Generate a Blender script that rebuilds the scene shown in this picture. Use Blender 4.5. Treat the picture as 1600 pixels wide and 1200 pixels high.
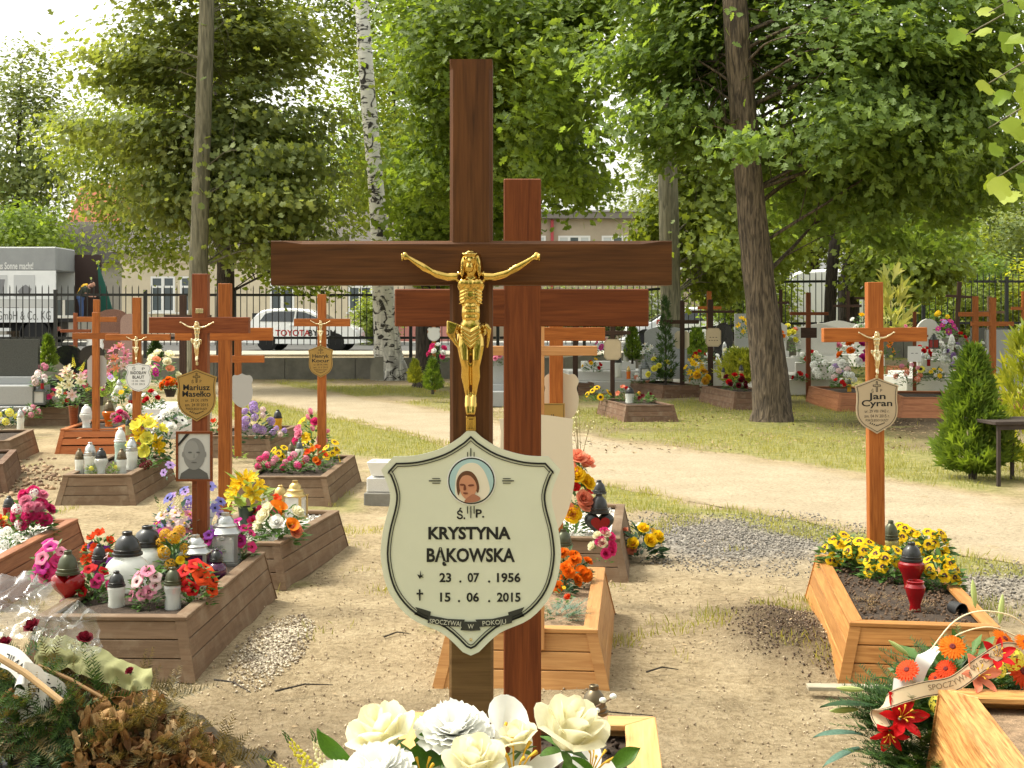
import bpy, bmesh, math, random
import numpy as np
from mathutils import Vector, Matrix, Euler
SC = bpy.context.scene
for _o in list(bpy.data.objects):
 bpy.data.objects.remove(_o)
RN = random.Random(11)
NP = np.random.default_rng(5)
rad = math.radians
# ------------------------------------------------------------------ camera, sky, sun, exposure
F, HC, HY = 2100.0, 1.64, 500.0          # focal length in photo pixels, eye height, horizon row
cam = bpy.data.cameras.new('camera')
cam.lens = 36.0 * F / 1600.0
cam.sensor_width = 36.0
cam.shift_y = -(600.0 - HY) / 1600.0
cam.clip_start = 0.05
cam.clip_end = 2000
camo = bpy.data.objects.new('camera', cam)
SC.collection.objects.link(camo)
camo.location = (0, 0, HC)
camo.rotation_euler = (rad(90), 0, 0)
SC.camera = camo
SUN_AZ, SUN_EL = rad(-78), rad(58)       # from the left, a little behind the scene, high, through thin haze
sdir = Vector((math.sin(SUN_AZ) * math.cos(SUN_EL), math.cos(SUN_AZ) * math.cos(SUN_EL), math.sin(SUN_EL)))
world = bpy.data.worlds.new('World')
SC.world = world
world.use_nodes = True
wn, wl = world.node_tree.nodes, world.node_tree.links
bg = wn['Background']
sky = wn.new('ShaderNodeTexSky')
sky.sky_type = 'NISHITA'
sky.sun_disc = False
sky.sun_elevation = SUN_EL
sky.sun_rotation = SUN_AZ
sky.air_density = 1.0
sky.dust_density = 4.0
sky.ozone_density = 1.0
hs = wn.new('ShaderNodeHueSaturation')
hs.inputs['Saturation'].default_value = 0.12
hs.inputs['Value'].default_value = 1.0
wl.new(sky.outputs[0], hs.inputs['Color'])
wm = wn.new('ShaderNodeMix')      # thin warm haze over the whole sky
wm.data_type = 'RGBA'
wm.blend_type = 'MULTIPLY'
wm.inputs[0].default_value = 1.0
wm.inputs[7].default_value = (1.0, 0.99, 0.90, 1)
wl.new(hs.outputs[0], wm.inputs[6])
wl.new(wm.outputs[2], bg.inputs['Color'])
bg.inputs['Strength'].default_value = 0.15
sun = bpy.data.lights.new('sun', 'SUN')
sun.energy = 1.4
sun.angle = rad(12.0)
sun.color = (1.0, 0.94, 0.78)
suno = bpy.data.objects.new('sun', sun)
SC.collection.objects.link(suno)
suno.rotation_euler = sdir.to_track_quat('Z', 'Y').to_euler()
suno.location = (0, 0, 40)
vs = SC.view_settings
vs.view_transform = 'Standard'
vs.look = 'None'
vs.gamma = 1.0
vs.use_curve_mapping = False
vs.exposure = 1.45
SC.render.engine = 'CYCLES'
SC.cycles.max_bounces = 6
SC.cycles.transparent_max_bounces = 12
SC.cycles.use_denoising = True
# ------------------------------------------------------------------ terrain and pixel to place
def sstep(t):
 t = np.clip(t, 0, 1)
 return t * t * (3 - 2 * t)
def fence_y(x):
 return 38.0 + 0.06 * x
def hz(x, y):
 r = 0.55 * sstep((y - 25.0) / 12.0) * sstep((x - 1.0) / 7.0)
 k = sstep((y - fence_y(x) - 0.1) / 0.25)
 return r * (1 - k) + 0.55 * k
def at(px, py, d):
 return Vector(((px - 800) * d / F, d, HC - (py - HY) * d / F))
def pt(px, py, z=None):
 """the point seen at a pixel that lies z above the ground there"""
 d = 10.0
 for _ in range(30):
  x = (px - 800) * d / F
  zz = (z or 0.0) + float(hz(x, d))
  if py - HY < 2:
   d = 60.0
   break
  dn = F * max(HC - zz, 0.05) / (py - HY)
  d = 0.5 * d + 0.5 * min(dn, 90)
 return Vector(((px - 800) * d / F, d, zz))
# ------------------------------------------------------------------ objects
def link(o, parent=None):
 SC.collection.objects.link(o)
 if parent is not None:
  o.parent = parent
 return o
def tag(o, label, cat, group=None):
 o['label'] = label
 o['category'] = cat
 if group:
  o['group'] = group
 return o
def obj(name, mesh, parent=None, loc=None, rot=None, scale=None, M=None):
 o = bpy.data.objects.new(name, mesh)
 link(o, parent)
 if M is not None:
  o.matrix_local = M
 else:
  if loc is not None:
   o.location = loc
  if rot is not None:
   o.rotation_euler = rot
  if scale is not None:
   o.scale = scale if hasattr(scale, '__len__') else (scale,) * 3
 return o
def thing(name, label, cat, loc=(0, 0, 0), rz=0.0, group=None):
 o = bpy.data.objects.new(name, None)
 o.empty_display_size = 0.1
 link(o)
 o.location = loc
 o.rotation_euler = (0, 0, rz)
 return tag(o, label, cat, group)
def structure(name, mesh):
 o = obj(name, mesh)
 o['kind'] = 'structure'
 return o
class MB:
 """collects shapes, builds one mesh"""
 def __init__(s):
  s.v, s.f, s.m = [], [], []
 def add(s, vs, fs, mi=0, M=None):
  b = len(s.v)
  if M is not None:
   vs = [M @ Vector(p) for p in vs]
  s.v.extend([tuple(p) for p in vs])
  s.f.extend([tuple(i + b for i in f) for f in fs])
  s.m.extend([mi] * len(fs))
  return s
 def box(s, a, b, mi=0, M=None):
  (x0, y0, z0), (x1, y1, z1) = a, b
  vs = [(x0, y0, z0), (x1, y0, z0), (x1, y1, z0), (x0, y1, z0), (x0, y0, z1), (x1, y0, z1), (x1, y1, z1), (x0, y1, z1)]
  return s.add(vs, HEXF, mi, M)
 def tube(s, pts, rs, n=8, mi=0, cap=True, M=None, jit=0.0):
  pts = [Vector(p) for p in pts]
  if not hasattr(rs, '__len__'):
   rs = [rs] * len(pts)
  vs, fs = [], []
  ref = Vector((0.31, 0.87, 0.22)).normalized()
  for i, p in enumerate(pts):
   t = (pts[min(i + 1, len(pts) - 1)] - pts[max(i - 1, 0)])
   t = t.normalized() if t.length > 1e-9 else Vector((0, 0, 1))
   a = t.cross(ref)
   if a.length < 0.05:
    a = t.cross(Vector((1, 0, 0)))
   a.normalize()
   b = t.cross(a)
   for k in range(n):
    an = 2 * math.pi * k / n
    r = rs[i] * (1 + (RN.uniform(-jit, jit) if jit else 0))
    vs.append(p + (a * math.cos(an) + b * math.sin(an)) * r)
  for i in range(len(pts) - 1):
   for k in range(n):
    k2 = (k + 1) % n
    fs.append((i * n + k, i * n + k2, (i + 1) * n + k2, (i + 1) * n + k))
  if cap:
   fs.append(tuple(range(n - 1, -1, -1)))
   fs.append(tuple((len(pts) - 1) * n + k for k in range(n)))
  return s.add(vs, fs, mi, M)
 def lathe(s, prof, n=20, mi=0, M=None, wave=None, caps=True):
  vs, fs = [], []
  for (r, z) in prof:
   for k in range(n):
    an = 2 * math.pi * k / n
    rr = r * (1 + (wave(an) if wave else 0))
    vs.append((rr * math.cos(an), rr * math.sin(an), z))
  for i in range(len(prof) - 1):
   for k in range(n):
    k2 = (k + 1) % n
    fs.append((i * n + k, i * n + k2, (i + 1) * n + k2, (i + 1) * n + k))
  if caps:
   if prof[0][0] > 1e-4:
    fs.append(tuple(range(n - 1, -1, -1)))
   if prof[-1][0] > 1e-4:
    fs.append(tuple((len(prof) - 1) * n + k for k in range(n)))
  return s.add(vs, fs, mi, M)
 def prism(s, outline, y0, y1, mi=0, M=None):
  """outline of (x,z) points, counter-clockwise seen from -y, extruded from y0 (front) to y1"""
  n = len(outline)
  vs = [(x, y0, z) for x, z in outline] + [(x, y1, z) for x, z in outline]
  fs = [tuple(range(n)), tuple(range(2 * n - 1, n - 1, -1))]
  fs += [(i, i + n, (i + 1) % n + n, (i + 1) % n) for i in range(n)]
  return s.add(vs, fs, mi, M)
 def mesh(s, name, mats, smooth=True, angle=38, bevel=0.0):
  me = bpy.data.meshes.new(name)
  me.from_pydata(s.v, [], s.f)
  if not isinstance(mats, (list, tuple)):
   mats = [mats]
  for m in mats:
   me.materials.append(m)
  if len(mats) > 1:
   me.polygons.foreach_set('material_index', s.m)
  me.update()
  if bevel:
   bm = bmesh.new()
   bm.from_mesh(me)
   bmesh.ops.recalc_face_normals(bm, faces=bm.faces)
   bmesh.ops.bevel(bm, geom=list(bm.edges), offset=bevel, segments=1, affect='EDGES', clamp_overlap=True)
   bm.to_mesh(me)
   bm.free()
  if smooth:
   me.polygons.foreach_set('use_smooth', [True] * len(me.polygons))
   if angle:
    me.set_sharp_from_angle(angle=rad(angle))
  me.update()
  return me
HEXF = [(0, 3, 2, 1), (4, 5, 6, 7), (0, 1, 5, 4), (1, 2, 6, 5), (2, 3, 7, 6), (3, 0, 4, 7)]
def np_mesh(name, verts, tris, mat, tint=None, smooth=False):
 """a big triangle mesh straight from arrays, with an optional value for each face"""
 me = bpy.data.meshes.new(name)
 nv, nt = len(verts), len(tris)
 me.vertices.add(nv)
 me.vertices.foreach_set('co', np.ascontiguousarray(verts, dtype=np.float32).ravel())
 me.loops.add(nt * 3)
 me.loops.foreach_set('vertex_index', np.ascontiguousarray(tris, dtype=np.int32).ravel())
 me.polygons.add(nt)
 me.polygons.foreach_set('loop_start', np.arange(0, nt * 3, 3, dtype=np.int32))
 me.polygons.foreach_set('loop_total', np.full(nt, 3, dtype=np.int32))
 if smooth:
  me.polygons.foreach_set('use_smooth', np.ones(nt, dtype=bool))
 for m in (mat if isinstance(mat, (list, tuple)) else [mat]):
  me.materials.append(m)
 if tint is not None:
  a = me.attributes.new('tint', 'FLOAT', 'FACE')
  a.data.foreach_set('value', np.ascontiguousarray(tint, dtype=np.float32))
 me.update()
 me.validate()
 return me
def rot_from(normals, yaw):
 """rotation matrices (N,3,3): columns = local x, y, z; z along the normals, turned by yaw"""
 n = normals / (np.linalg.norm(normals, axis=1, keepdims=True) + 1e-9)
 ref = np.where(np.abs(n[:, 2:3]) > 0.95, np.array([[1.0, 0, 0]]), np.array([[0, 0, 1.0]]))
 a = np.cross(ref, n)
 a /= np.linalg.norm(a, axis=1, keepdims=True) + 1e-9
 b = np.cross(n, a)
 c, s = np.cos(yaw)[:, None], np.sin(yaw)[:, None]
 x = a * c + b * s
 y = -a * s + b * c
 return np.stack([x, y, n], axis=2)
def scatter_arrays(tv, tt, pos, rots, scl, tint):
 N, k, m = len(pos), len(tv), len(tt)
 V = np.einsum('nij,kj->nki', rots, tv) * scl[:, None, None] + pos[:, None, :]
 T = tt[None, :, :] + (np.arange(N) * k)[:, None, None]
 return V.reshape(-1, 3), T.reshape(-1, 3), np.repeat(tint, m)
# ------------------------------------------------------------------ materials
_M = {}
def nodes_of(m):
 m.use_nodes = True
 return m.node_tree.nodes, m.node_tree.links
def srgb(r, g, b):
 f = lambda c: (c / 255 / 12.92) if c / 255 <= 0.04045 else ((c / 255 + 0.055) / 1.055) ** 2.4
 return (f(r), f(g), f(b))
def mat(name, col, rough=0.6, metal=0.0, spec=0.35, translucent=0.0, vary=0.0, vscale=8.0, bump=0.0, bscale=40.0,
  coat=0.0, alpha=1.0, transmission=0.0, col2=None, rand=0.0):
 if name in _M:
  return _M[name]
 m = bpy.data.materials.new(name)
 ns, ls = nodes_of(m)
 p = ns['Principled BSDF']
 p.inputs['Base Color'].default_value = (*col, 1)
 p.inputs['Roughness'].default_value = rough
 p.inputs['Metallic'].default_value = metal
 p.inputs['Specular IOR Level'].default_value = spec
 p.inputs['Coat Weight'].default_value = coat
 p.inputs['Coat Roughness'].default_value = 0.08
 p.inputs['Alpha'].default_value = alpha
 p.inputs['Transmission Weight'].default_value = transmission
 out = ns['Material Output']
 cs = None
 if vary or col2 or rand:
  tc = ns.new('ShaderNodeTexCoord')
  nz = ns.new('ShaderNodeTexNoise')
  nz.inputs['Scale'].default_value = vscale
  nz.inputs['Detail'].default_value = 5
  nz.inputs['Roughness'].default_value = 0.65
  oi = ns.new('ShaderNodeObjectInfo')
  ad = ns.new('ShaderNodeVectorMath')
  ad.operation = 'ADD'
  mu = ns.new('ShaderNodeMath')
  mu.operation = 'MULTIPLY'
  mu.inputs[1].default_value = 37.0
  ls.new(oi.outputs['Random'], mu.inputs[0])
  ls.new(tc.outputs['Object'], ad.inputs[0])
  ls.new(mu.outputs[0], ad.inputs[1])
  ls.new(ad.outputs[0], nz.inputs['Vector'])
  rp = ns.new('ShaderNodeValToRGB')
  rp.color_ramp.elements[0].position = 0.3
  rp.color_ramp.elements[1].position = 0.7
  c2 = col2 or tuple(min(1, c * (1 + vary)) for c in col)
  c1 = col if col2 else tuple(c * (1 - vary) for c in col)
  rp.color_ramp.elements[0].color = (*c1, 1)
  rp.color_ramp.elements[1].color = (*c2, 1)
  ls.new(nz.outputs['Fac'], rp.inputs['Fac'])
  cs = rp.outputs[0]
  if rand:
   hv = ns.new('ShaderNodeHueSaturation')
   mr = ns.new('ShaderNodeMapRange')
   mr.inputs['To Min'].default_value = 1 - rand
   mr.inputs['To Max'].default_value = 1 + rand
   ls.new(oi.outputs['Random'], mr.inputs['Value'])
   ls.new(mr.outputs[0], hv.inputs['Value'])
   ls.new(cs, hv.inputs['Color'])
   cs = hv.outputs[0]
  ls.new(cs, p.inputs['Base Color'])
 if bump:
  tc = ns.new('ShaderNodeTexCoord')
  nb = ns.new('ShaderNodeTexNoise')
  nb.inputs['Scale'].default_value = bscale
  nb.inputs['Detail'].default_value = 6
  bp = ns.new('ShaderNodeBump')
  bp.inputs['Strength'].default_value = bump
  bp.inputs['Distance'].default_value = 0.01
  ls.new(tc.outputs['Object'], nb.inputs['Vector'])
  ls.new(nb.outputs['Fac'], bp.inputs['Height'])
  ls.new(bp.outputs[0], p.inputs['Normal'])
 if translucent:
  t = ns.new('ShaderNodeBsdfTranslucent')
  t.inputs['Color'].default_value = (*col, 1)
  if cs is not None:
   ls.new(cs, t.inputs['Color'])
  mx = ns.new('ShaderNodeMixShader')
  mx.inputs[0].default_value = translucent
  ls.new(p.outputs[0], mx.inputs[1])
  ls.new(t.outputs[0], mx.inputs[2])
  ls.new(mx.outputs[0], out.inputs['Surface'])
 _M[name] = m
 return m
def leaf_mat(name, dark, light, translucent=0.45, glow=1.5, rough=0.5):
 """foliage: colour runs from dark to light with each leaf's own tint, light shines through"""
 if name in _M:
  return _M[name]
 m = bpy.data.materials.new(name)
 ns, ls = nodes_of(m)
 p = ns['Principled BSDF']
 at_ = ns.new('ShaderNodeAttribute')
 at_.attribute_name = 'tint'
 rp = ns.new('ShaderNodeValToRGB')
 rp.color_ramp.elements[0].color = (*dark, 1)
 rp.color_ramp.elements[1].color = (*light, 1)
 ls.new(at_.outputs['Fac'], rp.inputs['Fac'])
 ls.new(rp.outputs[0], p.inputs['Base Color'])
 p.inputs['Roughness'].default_value = rough
 p.inputs['Specular IOR Level'].default_value = 0.3
 t = ns.new('ShaderNodeBsdfTranslucent')
 gm = ns.new('ShaderNodeMix')
 gm.data_type = 'RGBA'
 gm.blend_type = 'MULTIPLY'
 gm.inputs[0].default_value = 1.0
 gm.inputs[7].default_value = (glow * 1.15, glow * 1.05, glow * 0.35, 1)
 ls.new(rp.outputs[0], gm.inputs[6])
 ls.new(gm.outputs[2], t.inputs['Color'])
 mx = ns.new('ShaderNodeMixShader')
 mx.inputs[0].default_value = translucent
 ls.new(p.outputs[0], mx.inputs[1])
 ls.new(t.outputs[0], mx.inputs[2])
 ls.new(mx.outputs[0], ns['Material Output'].inputs['Surface'])
 _M[name] = m
 return m
def wood(name, c1, c2, rough=0.5, coat=0.0, scale=1.0, contrast=(0.35, 0.68), bump=0.25, worn=None):
 """grain runs along the piece's own x axis"""
 if name in _M:
  return _M[name]
 m = bpy.data.materials.new(name)
 ns, ls = nodes_of(m)
 p = ns['Principled BSDF']
 p.inputs['Roughness'].default_value = rough
 p.inputs['Specular IOR Level'].default_value = 0.22
 p.inputs['Coat Weight'].default_value = coat
 p.inputs['Coat Roughness'].default_value = 0.25
 tc = ns.new('ShaderNodeTexCoord')
 oi = ns.new('ShaderNodeObjectInfo')
 mu = ns.new('ShaderNodeMath')
 mu.operation = 'MULTIPLY'
 mu.inputs[1].default_value = 53.0
 ls.new(oi.outputs['Random'], mu.inputs[0])
 ad = ns.new('ShaderNodeVectorMath')
 ad.operation = 'ADD'
 ls.new(tc.outputs['Object'], ad.inputs[0])
 ls.new(mu.outputs[0], ad.inputs[1])
 mp = ns.new('ShaderNodeMapping')
 mp.inputs['Scale'].default_value = (2.2 * scale, 34 * scale, 34 * scale)
 ls.new(ad.outputs[0], mp.inputs['Vector'])
 n1 = ns.new('ShaderNodeTexNoise')
 n1.inputs['Scale'].default_value = 1.0
 n1.inputs['Detail'].default_value = 4
 n1.inputs['Distortion'].default_value = 1.6
 ls.new(mp.outputs[0], n1.inputs['Vector'])
 mp2 = ns.new('ShaderNodeMapping')
 mp2.inputs['Scale'].default_value = (9 * scale, 260 * scale, 260 * scale)
 ls.new(ad.outputs[0], mp2.inputs['Vector'])
 n2 = ns.new('ShaderNodeTexNoise')
 n2.inputs['Scale'].default_value = 1.0
 n2.inputs['Detail'].default_value = 3
 ls.new(mp2.outputs[0], n2.inputs['Vector'])
 mm = ns.new('ShaderNodeMix')
 mm.inputs[0].default_value = 0.35
 ls.new(n1.outputs['Fac'], mm.inputs[2])
 ls.new(n2.outputs['Fac'], mm.inputs[3])
 rp = ns.new('ShaderNodeValToRGB')
 rp.color_ramp.elements[0].position, rp.color_ramp.elements[1].position = contrast
 rp.color_ramp.elements[0].color = (*c1, 1)
 rp.color_ramp.elements[1].color = (*c2, 1)
 ls.new(mm.outputs[0], rp.inputs['Fac'])
 hv = ns.new('ShaderNodeHueSaturation')
 mr = ns.new('ShaderNodeMapRange')
 mr.inputs['To Min'].default_value = 0.86
 mr.inputs['To Max'].default_value = 1.14
 ls.new(oi.outputs['Random'], mr.inputs['Value'])
 ls.new(mr.outputs[0], hv.inputs['Value'])
 ls.new(rp.outputs[0], hv.inputs['Color'])
 last = hv.outputs[0]
 if worn:
  nw = ns.new('ShaderNodeTexNoise')
  nw.inputs['Scale'].default_value = 6
  nw.inputs['Detail'].default_value = 8
  nw.inputs['Roughness'].default_value = 0.7
  ls.new(ad.outputs[0], nw.inputs['Vector'])
  r2 = ns.new('ShaderNodeValToRGB')
  r2.color_ramp.elements[0].position = 0.48
  r2.color_ramp.elements[1].position = 0.75
  ls.new(nw.outputs['Fac'], r2.inputs['Fac'])
  mw = ns.new('ShaderNodeMix')
  mw.data_type = 'RGBA'
  ls.new(r2.outputs[0], mw.inputs[0])
  ls.new(last, mw.inputs[6])
  mw.inputs[7].default_value = (*worn, 1)
  last = mw.outputs[2]
 ls.new(last, p.inputs['Base Color'])
 bp = ns.new('ShaderNodeBump')
 bp.inputs['Strength'].default_value = bump
 bp.inputs['Distance'].default_value = 0.003
 ls.new(mm.outputs[0], bp.inputs['Height'])
 ls.new(bp.outputs[0], p.inputs['Normal'])
 _M[name] = m
 return m
W_MAIN = wood('stained_dark_wood', (0.042, 0.015, 0.004), (0.115, 0.043, 0.012), 0.6, 0.03, 1.6, (0.3, 0.62))
W_RED = wood('stained_red_wood', (0.10, 0.024, 0.006), (0.20, 0.055, 0.014), 0.55, 0.05, 1.2)
W_ORANGE = wood('orange_varnished_wood', (0.23, 0.062, 0.011), (0.42, 0.135, 0.028), 0.5, 0.1, 1.2)
W_RUST = wood('rust_brown_wood', (0.15, 0.035, 0.010), (0.30, 0.085, 0.026), 0.5, 0.15, 1.2)
W_TAN = wood('light_tan_wood', (0.42, 0.19, 0.065), (0.62, 0.32, 0.13), 0.55, 0.1)
W_BROWN = wood('weathered_brown_boards', (0.135, 0.085, 0.050), (0.19, 0.123, 0.075), 0.75, 0.0, 1.0, worn=(0.24, 0.18, 0.12))
W_DARKBOX = wood('dark_brown_boards', (0.11, 0.062, 0.038), (0.18, 0.105, 0.068), 0.8, 0.0, 1.0, worn=(0.22, 0.16, 0.115))
W_HONEY = wood('honey_boards', (0.36, 0.165, 0.055), (0.50, 0.265, 0.098), 0.55, 0.1)
W_PINE = wood('fresh_pine_boards', (0.50, 0.25, 0.085), (0.66, 0.40, 0.16), 0.5, 0.1)
W_BURNT = wood('flamed_pine_boards', (0.27, 0.10, 0.026), (0.58, 0.32, 0.11), 0.5, 0.08, 1.5, (0.36, 0.6), 0.5)
W_AMBER = wood('amber_boards', (0.29, 0.12, 0.032), (0.50, 0.24, 0.075), 0.5, 0.1)
W_BOX_OR = wood('terracotta_boards', (0.27, 0.10, 0.045), (0.44, 0.19, 0.09), 0.6, 0.05)
W_BLACK = wood('old_black_brown_wood', (0.03, 0.016, 0.011), (0.065, 0.036, 0.024), 0.7)
GOLD = mat('polished_brass', (0.60, 0.41, 0.11), 0.12, 1.0, vary=0.2, vscale=6)
GOLD2 = mat('pale_brass', (0.78, 0.66, 0.42), 0.25, 1.0)
BLACKP = mat('black_print', (0.012, 0.012, 0.012), 0.5)
PLAQ_M = mat('ivory_enamel', (0.62, 0.635, 0.51), 0.28, vary=0.03, vscale=9, coat=0.3)
PLAQ_W = mat('white_enamel', (0.74, 0.74, 0.72), 0.3, coat=0.2)
PLAQ_G = mat('gold_plate', (0.40, 0.25, 0.075), 0.35, 0.35, vary=0.08, vscale=6)
PLAQ_T = mat('tan_plate', (0.50, 0.40, 0.27), 0.4, 0.15, vary=0.06, vscale=6)
PLAQ_C = mat('cream_plate', (0.66, 0.58, 0.44), 0.45)
PLAQ_B = mat('grey_plate_back', (0.42, 0.41, 0.39), 0.5)
SOIL = mat('dark_soil', (0.045, 0.030, 0.020), 0.95, vary=0.5, vscale=30, bump=0.9, bscale=90)
SANDSOIL = mat('sandy_soil', (0.24, 0.16, 0.095), 0.95, vary=0.35, vscale=25, bump=0.9, bscale=90)
PEBW = mat('white_pebbles', (0.72, 0.68, 0.62), 0.6, rand=0.1, vary=0.15)
LEAFG = mat('flower_leaf_green', (0.085, 0.17, 0.035), 0.5, translucent=0.35, vary=0.35, vscale=14)
LEAFD = mat('dark_leaf_green', (0.03, 0.075, 0.025), 0.5, translucent=0.25, vary=0.4, vscale=14)
LEAFY = mat('yellow_leaf_green', (0.26, 0.36, 0.055), 0.5, translucent=0.4, vary=0.25, vscale=14)
LEAFB = mat('blue_leaf_green', (0.10, 0.19, 0.14), 0.6, translucent=0.25, vary=0.3, vscale=14)
STONE_G = mat('grey_granite', (0.30, 0.31, 0.31), 0.4, vary=0.25, vscale=220, coat=0.1)
STONE_W = mat('pale_granite', (0.58, 0.57, 0.54), 0.45, vary=0.15, vscale=200)
STONE_K = mat('black_granite', (0.014, 0.014, 0.015), 0.12, spec=0.5, coat=0.3)
STONE_D = mat('dark_green_granite', (0.05, 0.055, 0.052), 0.2, spec=0.5, vary=0.3, vscale=60)
STONE_R = mat('brown_granite', (0.17, 0.085, 0.06), 0.5, vary=0.4, vscale=60)
CONC = mat('weathered_concrete', (0.20, 0.19, 0.165), 0.9, vary=0.35, vscale=1.5, bump=0.5, bscale=25)
METAL_K = mat('black_painted_steel', (0.022, 0.024, 0.026), 0.45)
# ------------------------------------------------------------------ flowers (facing +z, about 1 across)
PCOL = {'white': (0.90, 0.90, 0.87), 'cream': (0.86, 0.82, 0.60), 'yellow': (0.82, 0.55, 0.015), 'lemon': (0.78, 0.72, 0.10),
  'red': (0.55, 0.012, 0.015), 'scarlet': (0.74, 0.075, 0.015), 'orange': (0.80, 0.20, 0.012), 'salmon': (0.78, 0.28, 0.17),
  'pink': (0.75, 0.28, 0.40), 'hotpink': (0.68, 0.045, 0.20), 'magenta': (0.50, 0.03, 0.26), 'lilac': (0.42, 0.28, 0.58),
  'purple': (0.20, 0.04, 0.28), 'blue': (0.21, 0.20, 0.50), 'maroon': (0.14, 0.008, 0.018), 'teal': (0.15, 0.35, 0.32),
  'brown': (0.16, 0.07, 0.03), 'gold': (0.62, 0.34, 0.035), 'dustred': (0.34, 0.05, 0.03), 'rosewhite': (0.80, 0.60, 0.60)}
def petal_mat(c):
 return mat('petal_' + c, PCOL[c], 0.6, spec=0.15, translucent=0.55 if c in ('white', 'cream') else 0.4, vary=0.05 if c == 'white' else 0.10, vscale=5, rand=0.05)
def petal(mb, ang, r0, r1, w, z0, z1, curl=0.0, cup=0.0, mi=0, nu=4, nv=3, ruff=0.0, tip=0.75, M=None):
 vs, fs = [], []
 ca, sa = math.cos(ang), math.sin(ang)
 for i in range(nu + 1):
  u = i / nu
  r = r0 + (r1 - r0) * u
  z = z0 + (z1 - z0) * u + curl * u * u
  ww = w * (0.25 + 0.75 * math.sin(math.pi * min(1, 0.12 + 0.62 * u)) ) * (1 - (u ** 4) * tip)
  for j in range(nv):
   v = (2 * j / (nv - 1) - 1) if nv > 1 else 0
   zz = z + cup * v * v * w + (RN.uniform(-ruff, ruff) if i == nu or ruff > 0.04 else 0)
   rr = r - 0.12 * v * v * w * (u)
   vs.append((rr * ca - v * ww * sa, rr * sa + v * ww * ca, zz))
 for i in range(nu):
  for j in range(nv - 1):
   a = i * nv + j
   fs.append((a, a + 1, a + nv + 1, a + nv))
 mb.add(vs, fs, mi, M)
def wrap_petal(mb, a0, span, rb, rt, h, flare, z0=0.0, mi=0, nu=5, nv=6):
 vs, fs = [], []
 for i in range(nu + 1):
  u = i / nu
  for j in range(nv):
   v = 2 * j / (nv - 1) - 1
   r = rb + (rt - rb) * (u ** 0.6) + flare * u ** 4 * (1 - 0.4 * v * v)
   z = z0 + h * (u - 0.22 * u * u * v * v) - abs(flare) * 0.55 * u ** 6
   a = a0 + v * span * (0.55 + 0.45 * math.sin(math.pi * (0.15 + 0.7 * u)))
   vs.append((r * math.cos(a), r * math.sin(a), z))
 for i in range(nu):
  for j in range(nv - 1):
   b = i * nv + j
   fs.append((b, b + 1, b + nv + 1, b + nv))
 mb.add(vs, fs, mi)
def fl_rose(mb):
 wrap_petal(mb, 0, 3.0, 0.02, 0.07, 0.46, 0.0)
 for k in range(3): wrap_petal(mb, k * 2.09, 1.3, 0.04, 0.12, 0.48, 0.01)
 for k in range(4): wrap_petal(mb, 0.5 + k * 1.57, 1.1, 0.05, 0.20, 0.47, 0.03)
 for k in range(5): wrap_petal(mb, 0.2 + k * 1.257, 0.92, 0.06, 0.29, 0.43, 0.07)
 for k in range(5): wrap_petal(mb, 0.8 + k * 1.257, 0.85, 0.06, 0.36, 0.36, 0.14)
 for k in range(5): petal(mb, k * 1.257 + 0.4, 0.03, 0.34, 0.07, -0.02, 0.05, -0.1, mi=1)
def fl_carnation(mb, n=64, lay=1.0):
 for k in range(n):
  e = (k / n) ** 0.8
  a = k * 2.39996
  r = 0.04 + 0.10 * e
  r1 = r + 0.14 + 0.26 * e
  petal(mb, a, r * 0.3, r1, 0.10 + 0.05 * e, 0.05, 0.42 * lay - 0.36 * e * lay, 0, 0.2, nu=3, nv=5, ruff=0.035, tip=0.1)
 mb.lathe([(0.02, -0.25), (0.1, -0.18), (0.13, 0.05)], 8, 1)
def fl_marigold(mb):
 fl_carnation(mb, 80, 0.9)
def fl_lily(mb):
 for k in range(6):
  petal(mb, k * math.pi / 3, 0.03, 0.50, 0.135 if k % 2 else 0.10, -0.22, 0.24, -0.20, 0.35, nu=7, nv=5, tip=0.85)
 for k in range(6):
  a = k * 1.047 + 0.5
  mb.tube([(0, 0, -0.15), (0.1 * math.cos(a), 0.1 * math.sin(a), 0.1), (0.16 * math.cos(a), 0.16 * math.sin(a), 0.16)], [0.008, 0.008, 0.02], 5, 1)
def fl_gerbera(mb, n=20, disc=0.11, pw=0.055):
 for lay, (r1, z) in enumerate(((0.5, 0.02), (0.46, 0.06), (0.30, 0.08))):
  nn = n if lay < 2 else 14
  for k in range(nn):
   petal(mb, (k + 0.5 * lay) * 2 * math.pi / nn + RN.uniform(-.05, .05), disc * 0.6, r1 * RN.uniform(0.93, 1.0), pw, z, z + 0.05, -0.07, 0.3, nu=3, nv=3, tip=0.5)
 mb.lathe([(disc, 0.05), (disc * 0.9, 0.12), (disc * 0.4, 0.12), (0.0, 0.10)], 12, 1)
def fl_sunflower(mb):
 fl_gerbera(mb, 16, 0.22, 0.07)
def fl_daisy(mb):
 for k in range(6):
  petal(mb, k * math.pi / 3, 0.03, 0.48, 0.19, 0.0, 0.14, -0.12, 0.15, nu=4, nv=5, tip=0.35)
 mb.lathe([(0.10, 0.02), (0.09, 0.09), (0.0, 0.12)], 10, 1)
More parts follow.
